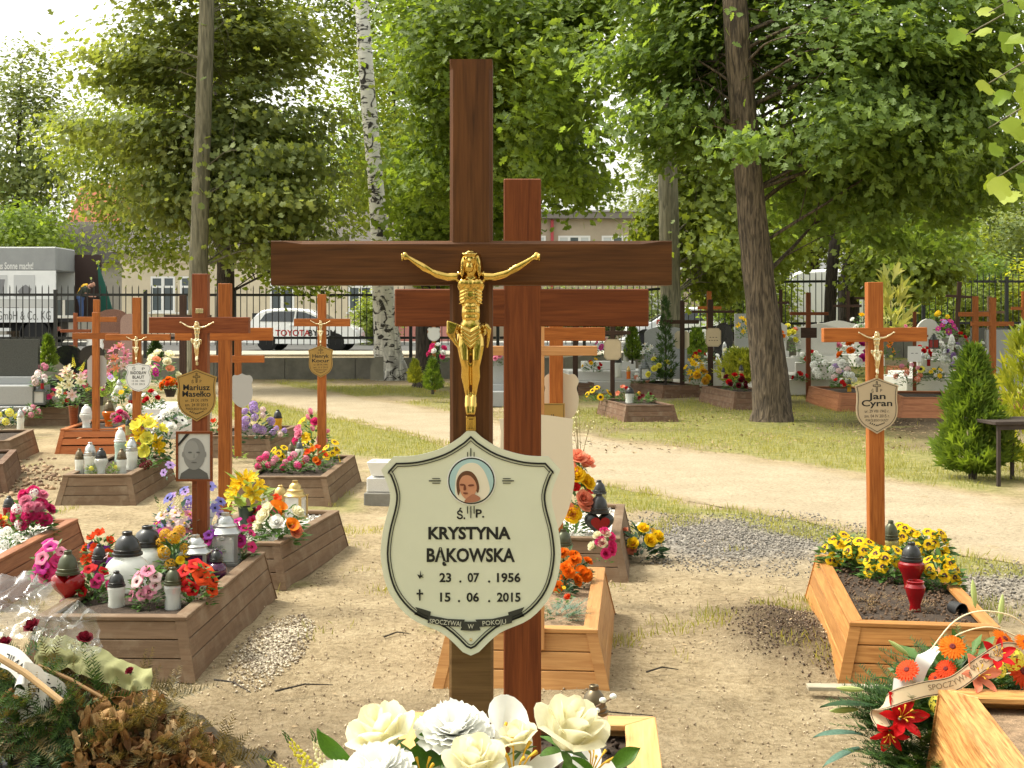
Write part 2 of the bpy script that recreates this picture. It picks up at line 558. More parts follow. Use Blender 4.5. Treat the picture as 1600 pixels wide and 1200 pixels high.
def fl_pansy(mb):
 for k, (a, r, w) in enumerate(((1.57 - 0.6, 0.5, 0.26), (1.57 + 0.6, 0.5, 0.26), (0.05, 0.46, 0.24), (3.09, 0.46, 0.24), (-1.57, 0.46, 0.32))):
  petal(mb, a, 0.02, r, w, 0.01 * k, 0.03 + 0.012 * k, -0.04, 0.05, nu=4, nv=5, ruff=0.012, tip=0.35)
  if k >= 2:
   petal(mb, a, 0.05, r * 0.46, w * 0.50, 0.025 + 0.012 * k, 0.045 + 0.012 * k, -0.03, 0.05, mi=1, nu=3, nv=3, tip=0.5)
 mb.lathe([(0.05, 0.06), (0.04, 0.09), (0, 0.1)], 6, 2)
def fl_petunia(mb):
 n = 20
 mb.lathe([(0.04, -0.4), (0.08, -0.1), (0.16, 0.05), (0.36, 0.12), (0.5, 0.09)], n, 0, wave=lambda a: 0.10 * math.cos(5 * a), caps=False)
 mb.lathe([(0.085, -0.05), (0.12, 0.03), (0.14, 0.055)], 10, 1, caps=False)
def fl_calla(mb):
 n = 16
 vs, fs = [], []
 for i in range(8):
  u = i / 7
  for k in range(n + 1):
   a = 2 * math.pi * k / n * 1.02
   e = 0.5 + 0.5 * math.cos(a)
   r = 0.05 + 0.34 * u ** 1.6
   vs.append((r * math.cos(a) * (1 + 0.25 * u * e), r * math.sin(a), u * (0.62 + 0.34 * e * u) - 0.35 - 0.15 * u ** 5 * (1 - e)))
 for i in range(7):
  for k in range(n):
   b = i * (n + 1) + k
   fs.append((b, b + 1, b + n + 2, b + n + 1))
 mb.add(vs, fs, 0)
 mb.tube([(0, 0, -0.3), (0.02, 0, 0.25)], [0.05, 0.03], 7, 1)
def fl_cluster(mb, n=36):
 for k in range(n):
  z = 1 - 1.55 * (k + 0.5) / n
  rr = math.sqrt(max(0, 1 - z * z))
  a = k * 2.39996
  d = Vector((rr * math.cos(a), rr * math.sin(a), z))
  M = Matrix.Translation(d * 0.40) @ d.to_track_quat('Z', 'Y').to_matrix().to_4x4() @ Matrix.Rotation(RN.random() * 3, 4, 'Z')
  for q in range(4):
   petal(mb, q * 1.57, 0.0, 0.14, 0.065, 0.02, 0.05, -0.03, 0, nu=2, nv=3, M=M)
def fl_spike(mb):
 for k in range(46):
  u = k / 46
  a = k * 2.4
  r = 0.13 * (1 - u) + 0.02
  M = Matrix.Translation((r * math.cos(a), r * math.sin(a), u * 1.2 - 0.3))
  mb.lathe([(0.0, -0.03), (0.055 * (1.15 - u), 0.0), (0.04 * (1.15 - u), 0.05), (0, 0.07)], 6, 0 if u < 0.75 else 1, M)
def fl_tulip(mb):
 for k in range(6):
  wrap_petal(mb, k * 1.047, 0.75, 0.10, 0.26 if k % 2 else 0.22, 0.75, -0.10, -0.3)
def fl_poppyhead(mb):
 for k in range(8):
  petal(mb, k * 0.785, 0.02, 0.40, 0.20, 0.0, 0.30 + 0.1 * (k % 2), -0.1, 0.3, nu=4, nv=4, ruff=0.05, tip=0.1)
FLK = {'rose': (fl_rose, 'green'), 'carnation': (fl_carnation, 'green'), 'marigold': (fl_marigold, 'green'), 'lily': (fl_lily, 'pollen'),
  'gerbera': (fl_gerbera, 'darkred'), 'sunflower': (fl_sunflower, 'darkbrown'), 'daisy': (fl_daisy, 'pollen'), 'anemone': (fl_daisy, 'black'),
  'pansy': (fl_pansy, 'pansydark'), 'petunia': (fl_petunia, 'darkred'), 'calla': (fl_calla, 'pollen'), 'cluster': (fl_cluster, 'green'),
  'spike': (fl_spike, 'green'), 'tulip': (fl_tulip, 'green'), 'peony': (fl_poppyhead, 'green')}
CEN = {'green': LEAFG, 'pollen': mat('pollen_yellow', (0.62, 0.36, 0.03), 0.8), 'darkred': mat('dark_red_heart', (0.12, 0.01, 0.01), 0.8),
  'darkbrown': mat('seed_brown', (0.03, 0.016, 0.008), 0.9), 'black': mat('black_heart', (0.015, 0.01, 0.02), 0.8),
  'pansydark': mat('pansy_mask', (0.045, 0.006, 0.008), 0.7)}
_FM = {}
def flower_mesh(kind, col):
 v = RN.randint(0, 1)
 key = (kind, col, v)
 if key not in _FM:
  fn, cn = FLK[kind]
  mb = MB()
  fn(mb)
  _FM[key] = mb.mesh(kind, [petal_mat(col), CEN[cn], CEN['pollen']], angle=0)
 return _FM[key]
FNAME = {'cluster': 'flower_cluster', 'spike': 'flower_spike', 'peony': 'ruffled_flower', 'daisy': 'flower', 'anemone': 'flower'}
def flower(kind, col, parent, loc, direction, size):
 d = Vector(direction).normalized()
 M = Matrix.Translation(loc) @ d.to_track_quat('Z', 'Y').to_matrix().to_4x4() @ Matrix.Rotation(RN.random() * 6.28 if kind != 'pansy' else RN.uniform(-.4, .4) + 3.14, 4, 'Z') @ Matrix.Diagonal((size, size, size * (1.35 if kind == 'rose' else 1), 1))
 return obj(FNAME.get(kind, kind), flower_mesh(kind, col), parent, M=M)
# ------------------------------------------------------------------ leaves
LEAF_T = (np.array([(0, 0, 0), (0.5, 0.20, 0.03), (0.5, -0.20, 0.03), (0.5, 0, -0.02), (1, 0, -0.06)], float),
   np.array([(0, 3, 1), (0, 2, 3), (1, 3, 4), (3, 2, 4)]))
def leaves(n, fn, mat_, size, name='foliage', tmpl=LEAF_T, upbias=0.4):
 """n leaves; fn(i) gives position and outward direction"""
 P, D = np.zeros((n, 3)), np.zeros((n, 3))
 for i in range(n):
  p, d = fn(i)
  P[i], D[i] = p, d
 D /= np.linalg.norm(D, axis=1, keepdims=True) + 1e-9
 side = np.cross(D, NP.normal(size=(n, 3)) * 0.35 + np.array([0, 0, 1.0]))
 side /= np.linalg.norm(side, axis=1, keepdims=True) + 1e-9
 up = np.cross(side, D)
 up = np.where(up[:, 2:3] < 0, -up, up)
 side = np.cross(up, D)
 Rm = np.stack([D, side, up], axis=2)
 S = size * NP.uniform(0.6, 1.15, n)
 V, T, t = scatter_arrays(*tmpl, P, Rm, S, NP.random(n))
 return np_mesh(name, V, T, mat_, t)
def clump_mesh(n, r, h, size, mat_, low=0.0):
 def fn(i):
  a = RN.random() * 6.283
  q = math.sqrt(RN.random())
  z = h * (low + (1 - low) * RN.random()) * (1 - 0.55 * q * q)
  p = (r * 0.8 * q * math.cos(a), r * 0.8 * q * math.sin(a), z)
  return p, (math.cos(a) * (0.4 + q), math.sin(a) * (0.4 + q), 0.9 - 0.8 * q + RN.uniform(-.3, .3))
 return leaves(n, fn, mat_, size)
def needle_mesh(name, nbr, r, h, L, mat_, nneed=26, up=0.25):
 """fir twigs radiating from a centre, each twig with its needles"""
 V, T = [], []
 for b in range(nbr):
  a = RN.random() * 6.283
  q = math.sqrt(RN.random())
  o = np.array([r * 0.6 * q * math.cos(a), r * 0.6 * q * math.sin(a), h * RN.random()])
  d = np.array([math.cos(a), math.sin(a), up + RN.uniform(-.35, .5)])
  d /= np.linalg.norm(d)
  s = np.cross(d, [0, 0, 1.0]); s /= np.linalg.norm(s)
  u = np.cross(s, d)
  LL = L * RN.uniform(0.6, 1.2)
  for k in range(nneed):
   t = (k + 0.5) / nneed
   p = o + d * LL * t
   sg = 1 if k % 2 else -1
   nl = LL * 0.28 * (1 - 0.6 * t)
   q2 = p + (d * 0.6 + s * sg + u * RN.uniform(-.1, .7)) * nl * 0.8
   w = d * nl * 0.14
   i0 = len(V)
   V += [p - w, p + w, q2]
   T.append((i0, i0 + 1, i0 + 2))
 V, T = np.array(V), np.array(T)
 return np_mesh(name, V, T, mat_, NP.random(len(T)))
def bouquet(label, px, py, wpx, hpx, spec, z=0.0, d=None, name='flower_bouquet', cat='flowers', group='flower bouquets on the graves',
   leaf=None, nleaf=None, vase=None, flat=0.55, base=None, lsize=None, group_off=False):
 """flowers set over a mass of leaves; (px, py) is where it stands, wpx and hpx its size in the photo"""
 P = Vector(base) if base is not None else (pt(px, py, z) if d is None else Vector(at(px, py, d)))
 s = F / P.y
 r, h = wpx / s / 2, hpx / s
 t = thing(name, label, cat, P, RN.uniform(-.3, .3), None if group_off else group)
 z0 = 0.0
 if vase:
  vr, vh, vm = vase
  vr, vh = vr / s, vh / s
  mb = MB()
  mb.lathe([(vr * 0.62, 0), (vr * 0.66, vh * 0.1), (vr * 0.85, vh * 0.6), (vr, vh), (vr * 0.86, vh), (vr * 0.8, vh * 0.9)], 16)
  obj('vase', mb.mesh('vase', vm), t)
  z0 = vh * 0.85
 hh = h - z0
 lm = leaf or LEAFG
 n = nleaf or int(60 + 12 * sum(c for _, _, c, _ in spec))
 obj('foliage', clump_mesh(n, r * 0.95, hh * 0.85, lsize or max(0.035, min(r * 0.5, 0.09)), lm), t, loc=(0, 0, z0))
 total = sum(c for _, _, c, _ in spec)
 seq = [(k, c, sz) for k, c, cnt, sz in spec for _ in range(cnt)]
 RN.shuffle(seq)
 off = RN.random() * 6
 for i, (k, c, sz) in enumerate(seq):
  u = (i + 0.5) / total
  e = math.acos(1 - u * 0.98)
  a = off + i * 2.39996
  if math.sin(a) > 0.35:       # keep most heads on the side that is seen
   a = -a
  dv = Vector((math.sin(e) * math.cos(a), math.sin(e) * math.sin(a), math.cos(e)))
  q = RN.uniform(0.82, 1.0)
  p = Vector((dv.x * r * 0.85 * q, dv.y * r * 0.85 * q, z0 + hh * (0.25 + 0.70 * dv.z * q)))
  flower(k, c, t, p, (dv.x, dv.y - 0.35, dv.z * 0.9 + 0.25), sz / s * RN.uniform(0.85, 1.12))
 return t
# ------------------------------------------------------------------ grave candles
GLC = {'clear': mat('clear_candle_glass', (0.78, 0.80, 0.78), 0.12, alpha=0.42, coat=0.5), 'white': mat('white_candle_glass', (0.78, 0.80, 0.76), 0.15, alpha=0.55, coat=0.5, translucent=0.25, vary=0.08),
  'red': mat('red_candle_glass', (0.30, 0.004, 0.008), 0.12, coat=0.6, translucent=0.3), 'yellow': mat('amber_candle_glass', (0.75, 0.42, 0.03), 0.15, coat=0.5, translucent=0.4),
  'purple': mat('purple_candle_glass', (0.06, 0.008, 0.05), 0.12, coat=0.6, alpha=0.9), 'teal': mat('pale_green_candle_glass', (0.45, 0.58, 0.50), 0.2, coat=0.5, alpha=0.85),
  'orange': mat('orange_candle_glass', (0.75, 0.20, 0.02), 0.15, coat=0.5, translucent=0.4), 'smoke': mat('olive_candle_glass', (0.35, 0.32, 0.12), 0.15, coat=0.5, alpha=0.75)}
LIDC = {'black': mat('black_lid', (0.02, 0.021, 0.021), 0.35, coat=0.2), 'grey': mat('grey_lid', (0.10, 0.11, 0.11), 0.35, 0.3), 'silver': mat('silver_lid', (0.45, 0.46, 0.45), 0.3, 0.8),
  'bronze': mat('bronze_lid', (0.13, 0.10, 0.06), 0.35, 0.6), 'green': mat('olive_lid', (0.07, 0.075, 0.045), 0.35, 0.4), 'gold': mat('gold_lid', (0.50, 0.36, 0.14), 0.3, 0.8),
  'white': mat('white_lid', (0.7, 0.7, 0.68), 0.4)}
WAX = mat('candle_wax', (0.75, 0.72, 0.62), 0.6, translucent=0.3)
_CM = {}
def lid_prof(r, h):
 return [(r, 0), (r * 1.08, 0.02 * h), (r * 1.08, 0.12 * h), (r * 0.95, 0.14 * h), (r * 0.97, 0.26 * h), (r * 0.90, 0.28 * h), (r * 0.88, 0.42 * h), (r * 0.72, 0.66 * h),
   (r * 0.42, 0.82 * h), (r * 0.36, 0.84 * h), (r * 0.36, 0.97 * h), (r * 0.30, 1.0 * h), (r * 0.22, 0.93 * h)]
def heart_outline(n=28):
 o = []
 for k in range(n):
  a = 2 * math.pi * k / n
  o.append((16 * math.sin(a) ** 3 / 34, (13 * math.cos(a) - 5 * math.cos(2 * a) - 2 * math.cos(3 * a) - math.cos(4 * a)) / 34))
 return o[::-1]
def candle(label, px, py, hpx, kind='jar', glass='clear', lid='black', z=0.0, d=None, wratio=None, base=None, yaw=None):
 P = Vector(base) if base is not None else (pt(px, py, z) if d is None else at(px, py, d))
 s = F / P.y
 h = hpx / s
 t = thing('grave_candle', label, 'grave candle', P, RN.uniform(-.4, .4) if yaw is None else yaw, 'grave candles')
 wr = wratio or {'jar': 0.36, 'globe': 0.62, 'heart': 0.62, 'lantern': 0.5, 'urn': 0.42}[kind]
 R = h * wr / 2
 g, l = (LIDC['black'] if kind == 'heart' and glass == 'smoke' else GLC[glass]), LIDC[lid]
 mb, ml = MB(), MB()
 if kind == 'jar':
  bh = h * 0.60
  mb.lathe([(R * 0.86, 0), (R * 0.92, bh * 0.03), (R * 0.9, bh * 0.12), (R * 0.84, bh * 0.5), (R * 0.95, bh * 0.85), (R * 0.95, bh * 0.92), (R * 0.8, bh)], 20)
  obj('glass_body', mb.mesh('glass_body', g), t)
  mw = MB().lathe([(R * 0.70, bh * 0.04), (R * 0.70, bh * 0.55), (R * 0.2, bh * 0.56)], 14)
  obj('wax', mw.mesh('wax', WAX if glass in ('clear', 'white', 'teal', 'smoke') else g), t)
  ml.lathe(lid_prof(R * 0.9, h - bh * 0.97), 20)
  obj('lid', ml.mesh('lid', l), t, loc=(0, 0, bh * 0.97))
 elif kind == 'globe':
  bh = h * 0.64
  pr = [(R * 0.45, 0)]
  for k in range(1, 12):
   a = -1.25 + 2.45 * k / 11
   pr.append((R * math.cos(a) ** 0.9, bh * (0.5 + 0.5 * math.sin(a))))
  pr.append((R * 0.55, bh))
  mb.lathe(pr, 36, wave=lambda a: 0.018 * math.cos(18 * a))
  obj('glass_body', mb.mesh('glass_body', g), t)
  ml.lathe(lid_prof(R * 0.62, h - bh * 0.96), 20)
  obj('lid', ml.mesh('lid', l), t, loc=(0, 0, bh * 0.96))
 elif kind == 'heart':
  bh = h * 0.62
  o = heart_outline()
  vs, fs = [], []
  n = len(o)
  lay = [(-0.5, 0.55), (-0.34, 0.86), (-0.14, 1.0), (0.14, 1.0), (0.34, 0.86), (0.5, 0.55)]
  for yy, sc in lay:
   vs += [(x * 2 * R * sc * 1.05, yy * R * 0.95, bh * 0.56 + zz * bh * 1.02 * sc) for x, zz in o]
  for i in range(len(lay) - 1):
   for k in range(n):
    fs.append((i * n + k, (i + 1) * n + k, (i + 1) * n + (k + 1) % n, i * n + (k + 1) % n))
  fs += [tuple(range(n)), tuple(range(6 * n - 1, 5 * n - 1, -1))]
  mb.add(vs, fs)
  mb.lathe([(R * 0.5, 0), (R * 0.45, bh * 0.12), (R * 0.25, bh * 0.2)], 16)
  obj('glass_body', mb.mesh('glass_body', g), t)
  if glass == 'smoke':      # black body with a red heart in front
   obj('red_heart', MB().prism([(x * 1.35 * R, bh * 0.56 + zz * bh * 0.66) for x, zz in o], -R * 0.56, -R * 0.44).mesh('red_heart', GLC['red'], smooth=False), t)
  ml.lathe(lid_prof(R * 0.62, h - bh * 0.90), 20)
  obj('lid', ml.mesh('lid', l), t, loc=(0, 0, bh * 0.90))
 elif kind == 'urn':
  bh = h * 0.64
  mb.lathe([(R * 0.6, 0), (R * 0.55, bh * 0.06), (R * 0.52, bh * 0.25), (R * 0.70, bh * 0.55), (R, bh * 0.78), (R * 0.97, bh * 0.90), (R * 0.7, bh)], 20)
  obj('glass_body', mb.mesh('glass_body', g), t)
  ml.lathe(lid_prof(R * 0.78, h - bh * 0.97), 20)
  obj('lid', ml.mesh('lid', l), t, loc=(0, 0, bh * 0.97))
 else:
  bh = h * 0.62
  mb.box((-R, -R, 0), (R, R, h * 0.06)).box((-R * 0.92, -R * 0.92, h * 0.06), (R * 0.92, R * 0.92, h * 0.09))
  obj('top_plate', MB().box((-R, -R, bh - h * 0.03), (R, R, bh)).mesh('top_plate', l), t)
  obj('metal_base', mb.mesh('metal_base', l), t)
  for sx in (-1, 1):
   for sy in (-1, 1):
    mp = MB().box((-R * 0.11, -R * 0.11, 0), (R * 0.11, R * 0.11, bh - h * 0.12))
    obj('corner_post', mp.mesh('corner_post', l), t, loc=(sx * R * 0.84, sy * R * 0.84, h * 0.09))
  for k in range(4):
   mp = MB().box((-R * 0.74, -0.0015, 0), (R * 0.74, 0.0015, bh - h * 0.12))
   o = obj('glass_pane', mp.mesh('glass_pane', g), t, loc=(0, 0, h * 0.09))
   o.rotation_euler = (0, 0, k * math.pi / 2)
   o.location = (math.sin(k * math.pi / 2) * R * 0.84, -math.cos(k * math.pi / 2) * R * 0.84, h * 0.09)
  obj('candle_insert', MB().lathe([(R * 0.5, h * 0.09), (R * 0.5, bh * 0.6), (R * 0.2, bh * 0.62)], 14).mesh('candle_insert', WAX if glass == 'clear' else GLC[glass]), t)
  ml.lathe([(R * 1.1, 0), (R * 0.92, h * 0.04), (R * 0.8, h * 0.10), (R * 0.82, h * 0.13), (R * 0.60, h * 0.17), (R * 0.56, h * 0.24), (R * 0.36, h * 0.30), (R * 0.28, h * 0.31), (R * 0.28, h * 0.37), (R * 0.1, h * 0.38)], 20)
  obj('lid', ml.mesh('lid', l), t, loc=(0, 0, bh))
 return t
# ------------------------------------------------------------------ text
def text_mesh(s, size, mat_, bold=0.0, sx=1.0, extrude=0.0003, shear=0.0, fit=None, spacing=1.0):
 cu = bpy.data.curves.new('lettering', 'FONT')
 cu.body = s
 cu.size = size
 cu.align_x = 'CENTER'
 cu.align_y = 'CENTER'
 cu.offset = bold
 cu.extrude = extrude
 cu.shear = shear
 cu.resolution_u = 3
 cu.space_character = spacing
 o = bpy.data.objects.new('lettering', cu)
 SC.collection.objects.link(o)
 dg = bpy.context.evaluated_depsgraph_get()
 me = bpy.data.meshes.new_from_object(o.evaluated_get(dg))
 bpy.data.objects.remove(o)
 bpy.data.curves.remove(cu)
 co = np.zeros(len(me.vertices) * 3, np.float32)
 me.vertices.foreach_get('co', co)
 co = co.reshape(-1, 3)
 if len(co):
  c = (co.min(0) + co.max(0)) / 2
  co[:, :2] -= c[:2]
  w = co[:, 0].max() - co[:, 0].min()
  co[:, 0] *= (fit / w) if fit else sx
  # lay it upright facing -y
  out = np.stack([co[:, 0], -co[:, 2], co[:, 1]], 1)
  me.vertices.foreach_set('co', out.astype(np.float32).ravel())
 me.materials.clear()
 me.materials.append(mat_)
 me.update()
 return me
def lettering(s, parent, x, z, size, mat_=BLACKP, y=-0.0034, **kw):
 return obj('lettering', text_mesh(s, size, mat_, **kw), parent, loc=(x, y, z))
def ring_strip(outline, t, y, mat_, name='border_line'):
 """a thin line along an outline"""
 n = len(outline)
 ins = []
 for i in range(n):
  p0, p1, p2 = (Vector(outline[i - 1]), Vector(outline[i]), Vector(outline[(i + 1) % n]))
  a, b = (p1 - p0).normalized(), (p2 - p1).normalized()
  na, nb = Vector((-a.y, a.x)), Vector((-b.y, b.x))
  m = (na + nb)
  m = m / max(0.35, m.dot(na)) if m.length > 1e-6 else na
  ins.append(p1 + m * t)
 vs = [(x, y, z) for x, z in outline] + [(p.x, y, p.y) for p in ins] + [(x, y + 0.001, z) for x, z in outline] + [(p.x, y + 0.001, p.y) for p in ins]
 fs = []
 for i in range(n):
  j = (i + 1) % n
  fs += [(i, j, n + j, n + i), (2 * n + i, 3 * n + i, 3 * n + j, 2 * n + j), (i, 2 * n + i, 2 * n + j, j), (n + i, n + j, 3 * n + j, 3 * n + i)]
 return MB().add(vs, fs).mesh(name, mat_, smooth=False)
def inset(outline, t):
 n = len(outline)
 r = []
 for i in range(n):
  p0, p1, p2 = (Vector(outline[i - 1]), Vector(outline[i]), Vector(outline[(i + 1) % n]))
  a, b = (p1 - p0).normalized(), (p2 - p1).normalized()
  na, nb = Vector((-a.y, a.x)), Vector((-b.y, b.x))
  m = (na + nb)
  m = m / max(0.5, m.dot(na)) if m.length > 1e-6 else na
  q = p1 + m * t
  r.append((q.x, q.y))
 return r
def catmull(pts, k=6, closed=False):
 out = []
 n = len(pts)
 for i in range(n if closed else n - 1):
  g = (lambda j: pts[j % n]) if closed else (lambda j: pts[min(max(j, 0), n - 1)])
  p0, p1, p2, p3 = (np.array(g(i + q), float) for q in (-1, 0, 1, 2))
  for j in range(k):
   t = j / k
   out.append(tuple(0.5 * ((2 * p1) + (-p0 + p2) * t + (2 * p0 - 5 * p1 + 4 * p2 - p3) * t * t + (-p0 + 3 * p1 - 3 * p2 + p3) * t ** 3)))
 if not closed:
  out.append(tuple(pts[-1]))
 return out
def mirror(half):
 """half outline from bottom centre up the right side to top centre -> closed, counter-clockwise seen from the front (-y)"""
 return half + [(-x, z) for x, z in half[-2:0:-1]]
# shield of the big plaque: unit = its own width 1, centre at 0
SH_MAIN = mirror([(0, -0.625)] + catmull([(0.045, -0.605), (0.16, -0.50), (0.33, -0.42), (0.45, -0.28), (0.498, -0.10), (0.488, 0.06), (0.45, 0.22), (0.455, 0.30), (0.497, 0.405)], 4)
     + [(0.43, 0.478)] + catmull([(0.43, 0.478), (0.30, 0.485), (0.16, 0.525), (0.06, 0.585)], 4)[1:] + [(0.0, 0.64)])
SH_OAK = mirror([(0, -0.66)] + catmull([(0.0, -0.66), (0.16, -0.565), (0.33, -0.46), (0.45, -0.28), (0.475, -0.06), (0.46, 0.12), (0.47, 0.30), (0.5, 0.44)], 4)[1:] + catmull([(0.5, 0.44), (0.28, 0.52), (0.12, 0.58), (0, 0.63)], 4)[1:])
SH_ROUND = mirror([(0, -0.56)] + catmull([(0, -0.56), (0.2, -0.50), (0.42, -0.32), (0.5, -0.02), (0.44, 0.2), (0.5, 0.36), (0.38, 0.5), (0.2, 0.50), (0, 0.56)], 4)[1:])
SH_OCT = mirror([(0, -0.6), (0.32, -0.6), (0.5, -0.42), (0.5, 0.42), (0.32, 0.6), (0, 0.6)])
SH_CREAM = mirror([(0, -0.78)] + catmull([(0, -0.78), (0.22, -0.72), (0.40, -0.48), (0.5, -0.1), (0.485, 0.2), (0.47, 0.5), (0.49, 0.66)], 4)[1:] + [(0.2, 0.70), (0, 0.72)])
SH_RECT = mirror([(0, -0.32), (0.5, -0.32), (0.5, 0.32), (0, 0.32)])
SHP = {'main': SH_MAIN, 'oak': SH_OAK, 'round': SH_ROUND, 'oct': SH_OCT, 'rect': SH_RECT, 'cream': SH_CREAM}
def plaque(cross, shape, w, x, y, z, m, lines=(), border=True, rz=0.0, bend=0.0, hscale=1.0, mb_=BLACKP):
 """lines: (text, height in plaque widths above its centre, letter size, x stretch, bold)"""
 o = [(px_ * w, pz_ * w * hscale) for px_, pz_ in SHP[shape]]
 me = MB().prism(o, -0.003, 0.003).mesh('plaque', m, angle=30)
 pl = obj('plaque', me, cross, loc=(x, y, z), rot=(0, 0, rz))
 if border:
  obj('border_line', ring_strip(inset(o, 0.035 * w), 0.011 * w, -0.0045, mb_), pl)
 for (s, zz, sz, fit, bold) in lines:
  lettering(s, pl, 0, zz * w, sz * w, bold=bold * w, fit=(fit * w if fit else None), mat_=mb_)
 return pl
# ------------------------------------------------------------------ the metal figure on a cross (unit: 1 = arm span), facing -y
def remeshed(mb, voxel, name, m, smooth_it=3):
 me = mb.mesh(name + '_raw', m)
 o = bpy.data.objects.new(name, me)
 SC.collection.objects.link(o)
 r = o.modifiers.new('r', 'REMESH')
 r.mode = 'VOXEL'
 r.voxel_size = voxel
 r.use_smooth_shade = True
 sm = o.modifiers.new('s', 'SMOOTH')
 sm.iterations = smooth_it
 sm.factor = 0.5
 dg = bpy.context.evaluated_depsgraph_get()
 out = bpy.data.meshes.new_from_object(o.evaluated_get(dg))
 bpy.data.objects.remove(o)
 bpy.data.meshes.remove(me)
 out.name = name
 out.materials.clear()
 out.materials.append(m)
 out.polygons.foreach_set('use_smooth', [True] * len(out.polygons))
 return out
def ell(mb, c, r, rot=None, n=14):
 M = Matrix.Translation(c)
 if rot is not None:
  M = M @ Euler(rot).to_matrix().to_4x4()
 M = M @ Matrix.Diagonal((r[0], r[1], r[2], 1))
 pr = [(math.sin(math.pi * k / n) + 1e-5, -math.cos(math.pi * k / n)) for k in range(n + 1)]
 mb.lathe(pr, n + 2, 0, M, caps=False)
_FIG = {}
def figure_mesh(detail, m):
 key = (detail, m.name)
 if key in _FIG:
  return _FIG[key]
 b = MB()
 for s in (-1, 1):        # arms with shoulder, elbow, wrist, fist
  b.tube([(s * 0.10, -0.03, -0.105), (s * 0.17, -0.04, -0.105), (s * 0.25, -0.04, -0.085), (s * 0.285, -0.04, -0.068), (s * 0.34, -0.04, -0.038), (s * 0.41, -0.03, 0.004), (s * 0.455, -0.025, 0.034), (s * 0.47, -0.025, 0.042)],
    [0.038, 0.032, 0.030, 0.024, 0.031, 0.023, 0.017, 0.019], 10)
  ell(b, (s * 0.484, -0.025, 0.046), (0.026, 0.018, 0.032))
  for q in range(4):
   b.tube([(s * 0.492, -0.03, 0.060 - q * 0.013), (s * 0.511, -0.044, 0.058 - q * 0.014), (s * 0.500, -0.055, 0.054 - q * 0.013)], 0.0075, 6)
  ell(b, (s * 0.046, -0.050, -0.155), (0.052, 0.032, 0.042), (0, 0, 0))      # chest
  b.tube([(s * 0.045, -0.04, -0.53), (s * 0.050, -0.065, -0.62), (s * 0.042, -0.09, -0.72), (s * 0.034, -0.088, -0.765), (s * 0.036, -0.06, -0.84), (s * 0.028, -0.05, -0.93), (s * 0.020, -0.05, -1.0)],
    [0.060, 0.051, 0.037, 0.034, 0.036, 0.023, 0.019], 10)
  b.tube([(s * 0.02, -0.055, -0.99), (s * 0.018, -0.085, -1.06), (s * 0.016, -0.10, -1.115)], [0.024, 0.026, 0.018], 8)
  for q in range(4):   # ribs
   b.tube([(s * 0.085, -0.035, -0.225 - q * 0.026), (s * 0.055, -0.058, -0.215 - q * 0.026), (s * 0.020, -0.066, -0.20 - q * 0.022)], 0.0075, 6)
  for q in range(3):   # belly
   ell(b, (s * 0.022, -0.060, -0.325 - q * 0.040), (0.022, 0.010, 0.020))
 ell(b, (0, -0.025, -0.165), (0.102, 0.045, 0.09))
 ell(b, (0, -0.022, -0.25), (0.088, 0.045, 0.11))
 ell(b, (0, -0.025, -0.37), (0.070, 0.040, 0.13))
 ell(b, (0, -0.03, -0.48), (0.082, 0.045, 0.08))
 b.tube([(0, -0.02, -0.12), (0, -0.04, -0.04)], [0.045, 0.036], 10)
 # head bowed a little to its right, with hair and beard
 ell(b, (-0.006, -0.060, 0.020), (0.054, 0.062, 0.076), (0.25, 0.1, 0))
 ell(b, (0, -0.045, -0.02), (0.062, 0.045, 0.075))
 ell(b, (-0.008, -0.105, -0.042), (0.030, 0.026, 0.038), (0.25, 0, 0))
 ell(b, (-0.007, -0.122, 0.004), (0.010, 0.014, 0.022))
 for s in (-1, 1):
  ell(b, (-0.007 + s * 0.022, -0.112, 0.026), (0.014, 0.009, 0.007))
  for q in range(4):
   b.tube([(s * (0.040 + 0.006 * q), -0.07 + 0.02 * q, 0.06), (s * (0.056 + 0.004 * q), -0.075 + 0.018 * q, 0.0), (s * (0.060 + 0.006 * q), -0.075 + 0.014 * q, -0.06), (s * (0.066 + 0.004 * q), -0.08 + 0.014 * q, -0.105)], [0.018, 0.020, 0.018, 0.010], 6)
 b.tube([(0.055 * math.cos(a) - 0.006, -0.062 + 0.06 * math.sin(a), 0.058 + 0.003 * math.sin(9 * a)) for a in np.linspace(0, 6.283, 25)], 0.0125, 6)
 body = remeshed(b, detail, 'crucifix_figure', m, 4 if detail < 0.008 else 2)
 c = MB()          # cloth
 for q in range(8):
  u = q / 7
  c.tube([(-0.108, -0.03, -0.45 - 0.05 * u), (-0.06, -0.092, -0.475 - 0.085 * u), (0.0, -0.098 - 0.012 * (q % 2), -0.50 - 0.125 * u), (0.06, -0.092, -0.47 - 0.10 * u), (0.106, -0.03, -0.445 - 0.07 * u)], 0.0115 + 0.003 * (q % 2), 6)
 for q in range(6):
  c.tube([(-0.10 - 0.012 * q, -0.075, -0.45 + 0.004 * q), (-0.125 - 0.008 * q, -0.08, -0.52), (-0.118 + 0.010 * q, -0.075, -0.585 - 0.012 * q), (-0.09 + 0.008 * q, -0.07, -0.615)], [0.018, 0.016, 0.014, 0.007], 6)
 c.tube([(0.11, -0.06, -0.46), (0.135, -0.07, -0.49), (0.13, -0.06, -0.55), (0.12, -0.06, -0.63)], [0.022, 0.020, 0.014, 0.008], 6)
 cloth = remeshed(c, detail * 0.85, 'loincloth', m, 2)
 f = MB()
 f.box((-0.035, -0.035, -1.24), (0.035, 0, -1.13)).box((-0.022, -0.045, -1.22), (0.022, -0.035, -1.15))
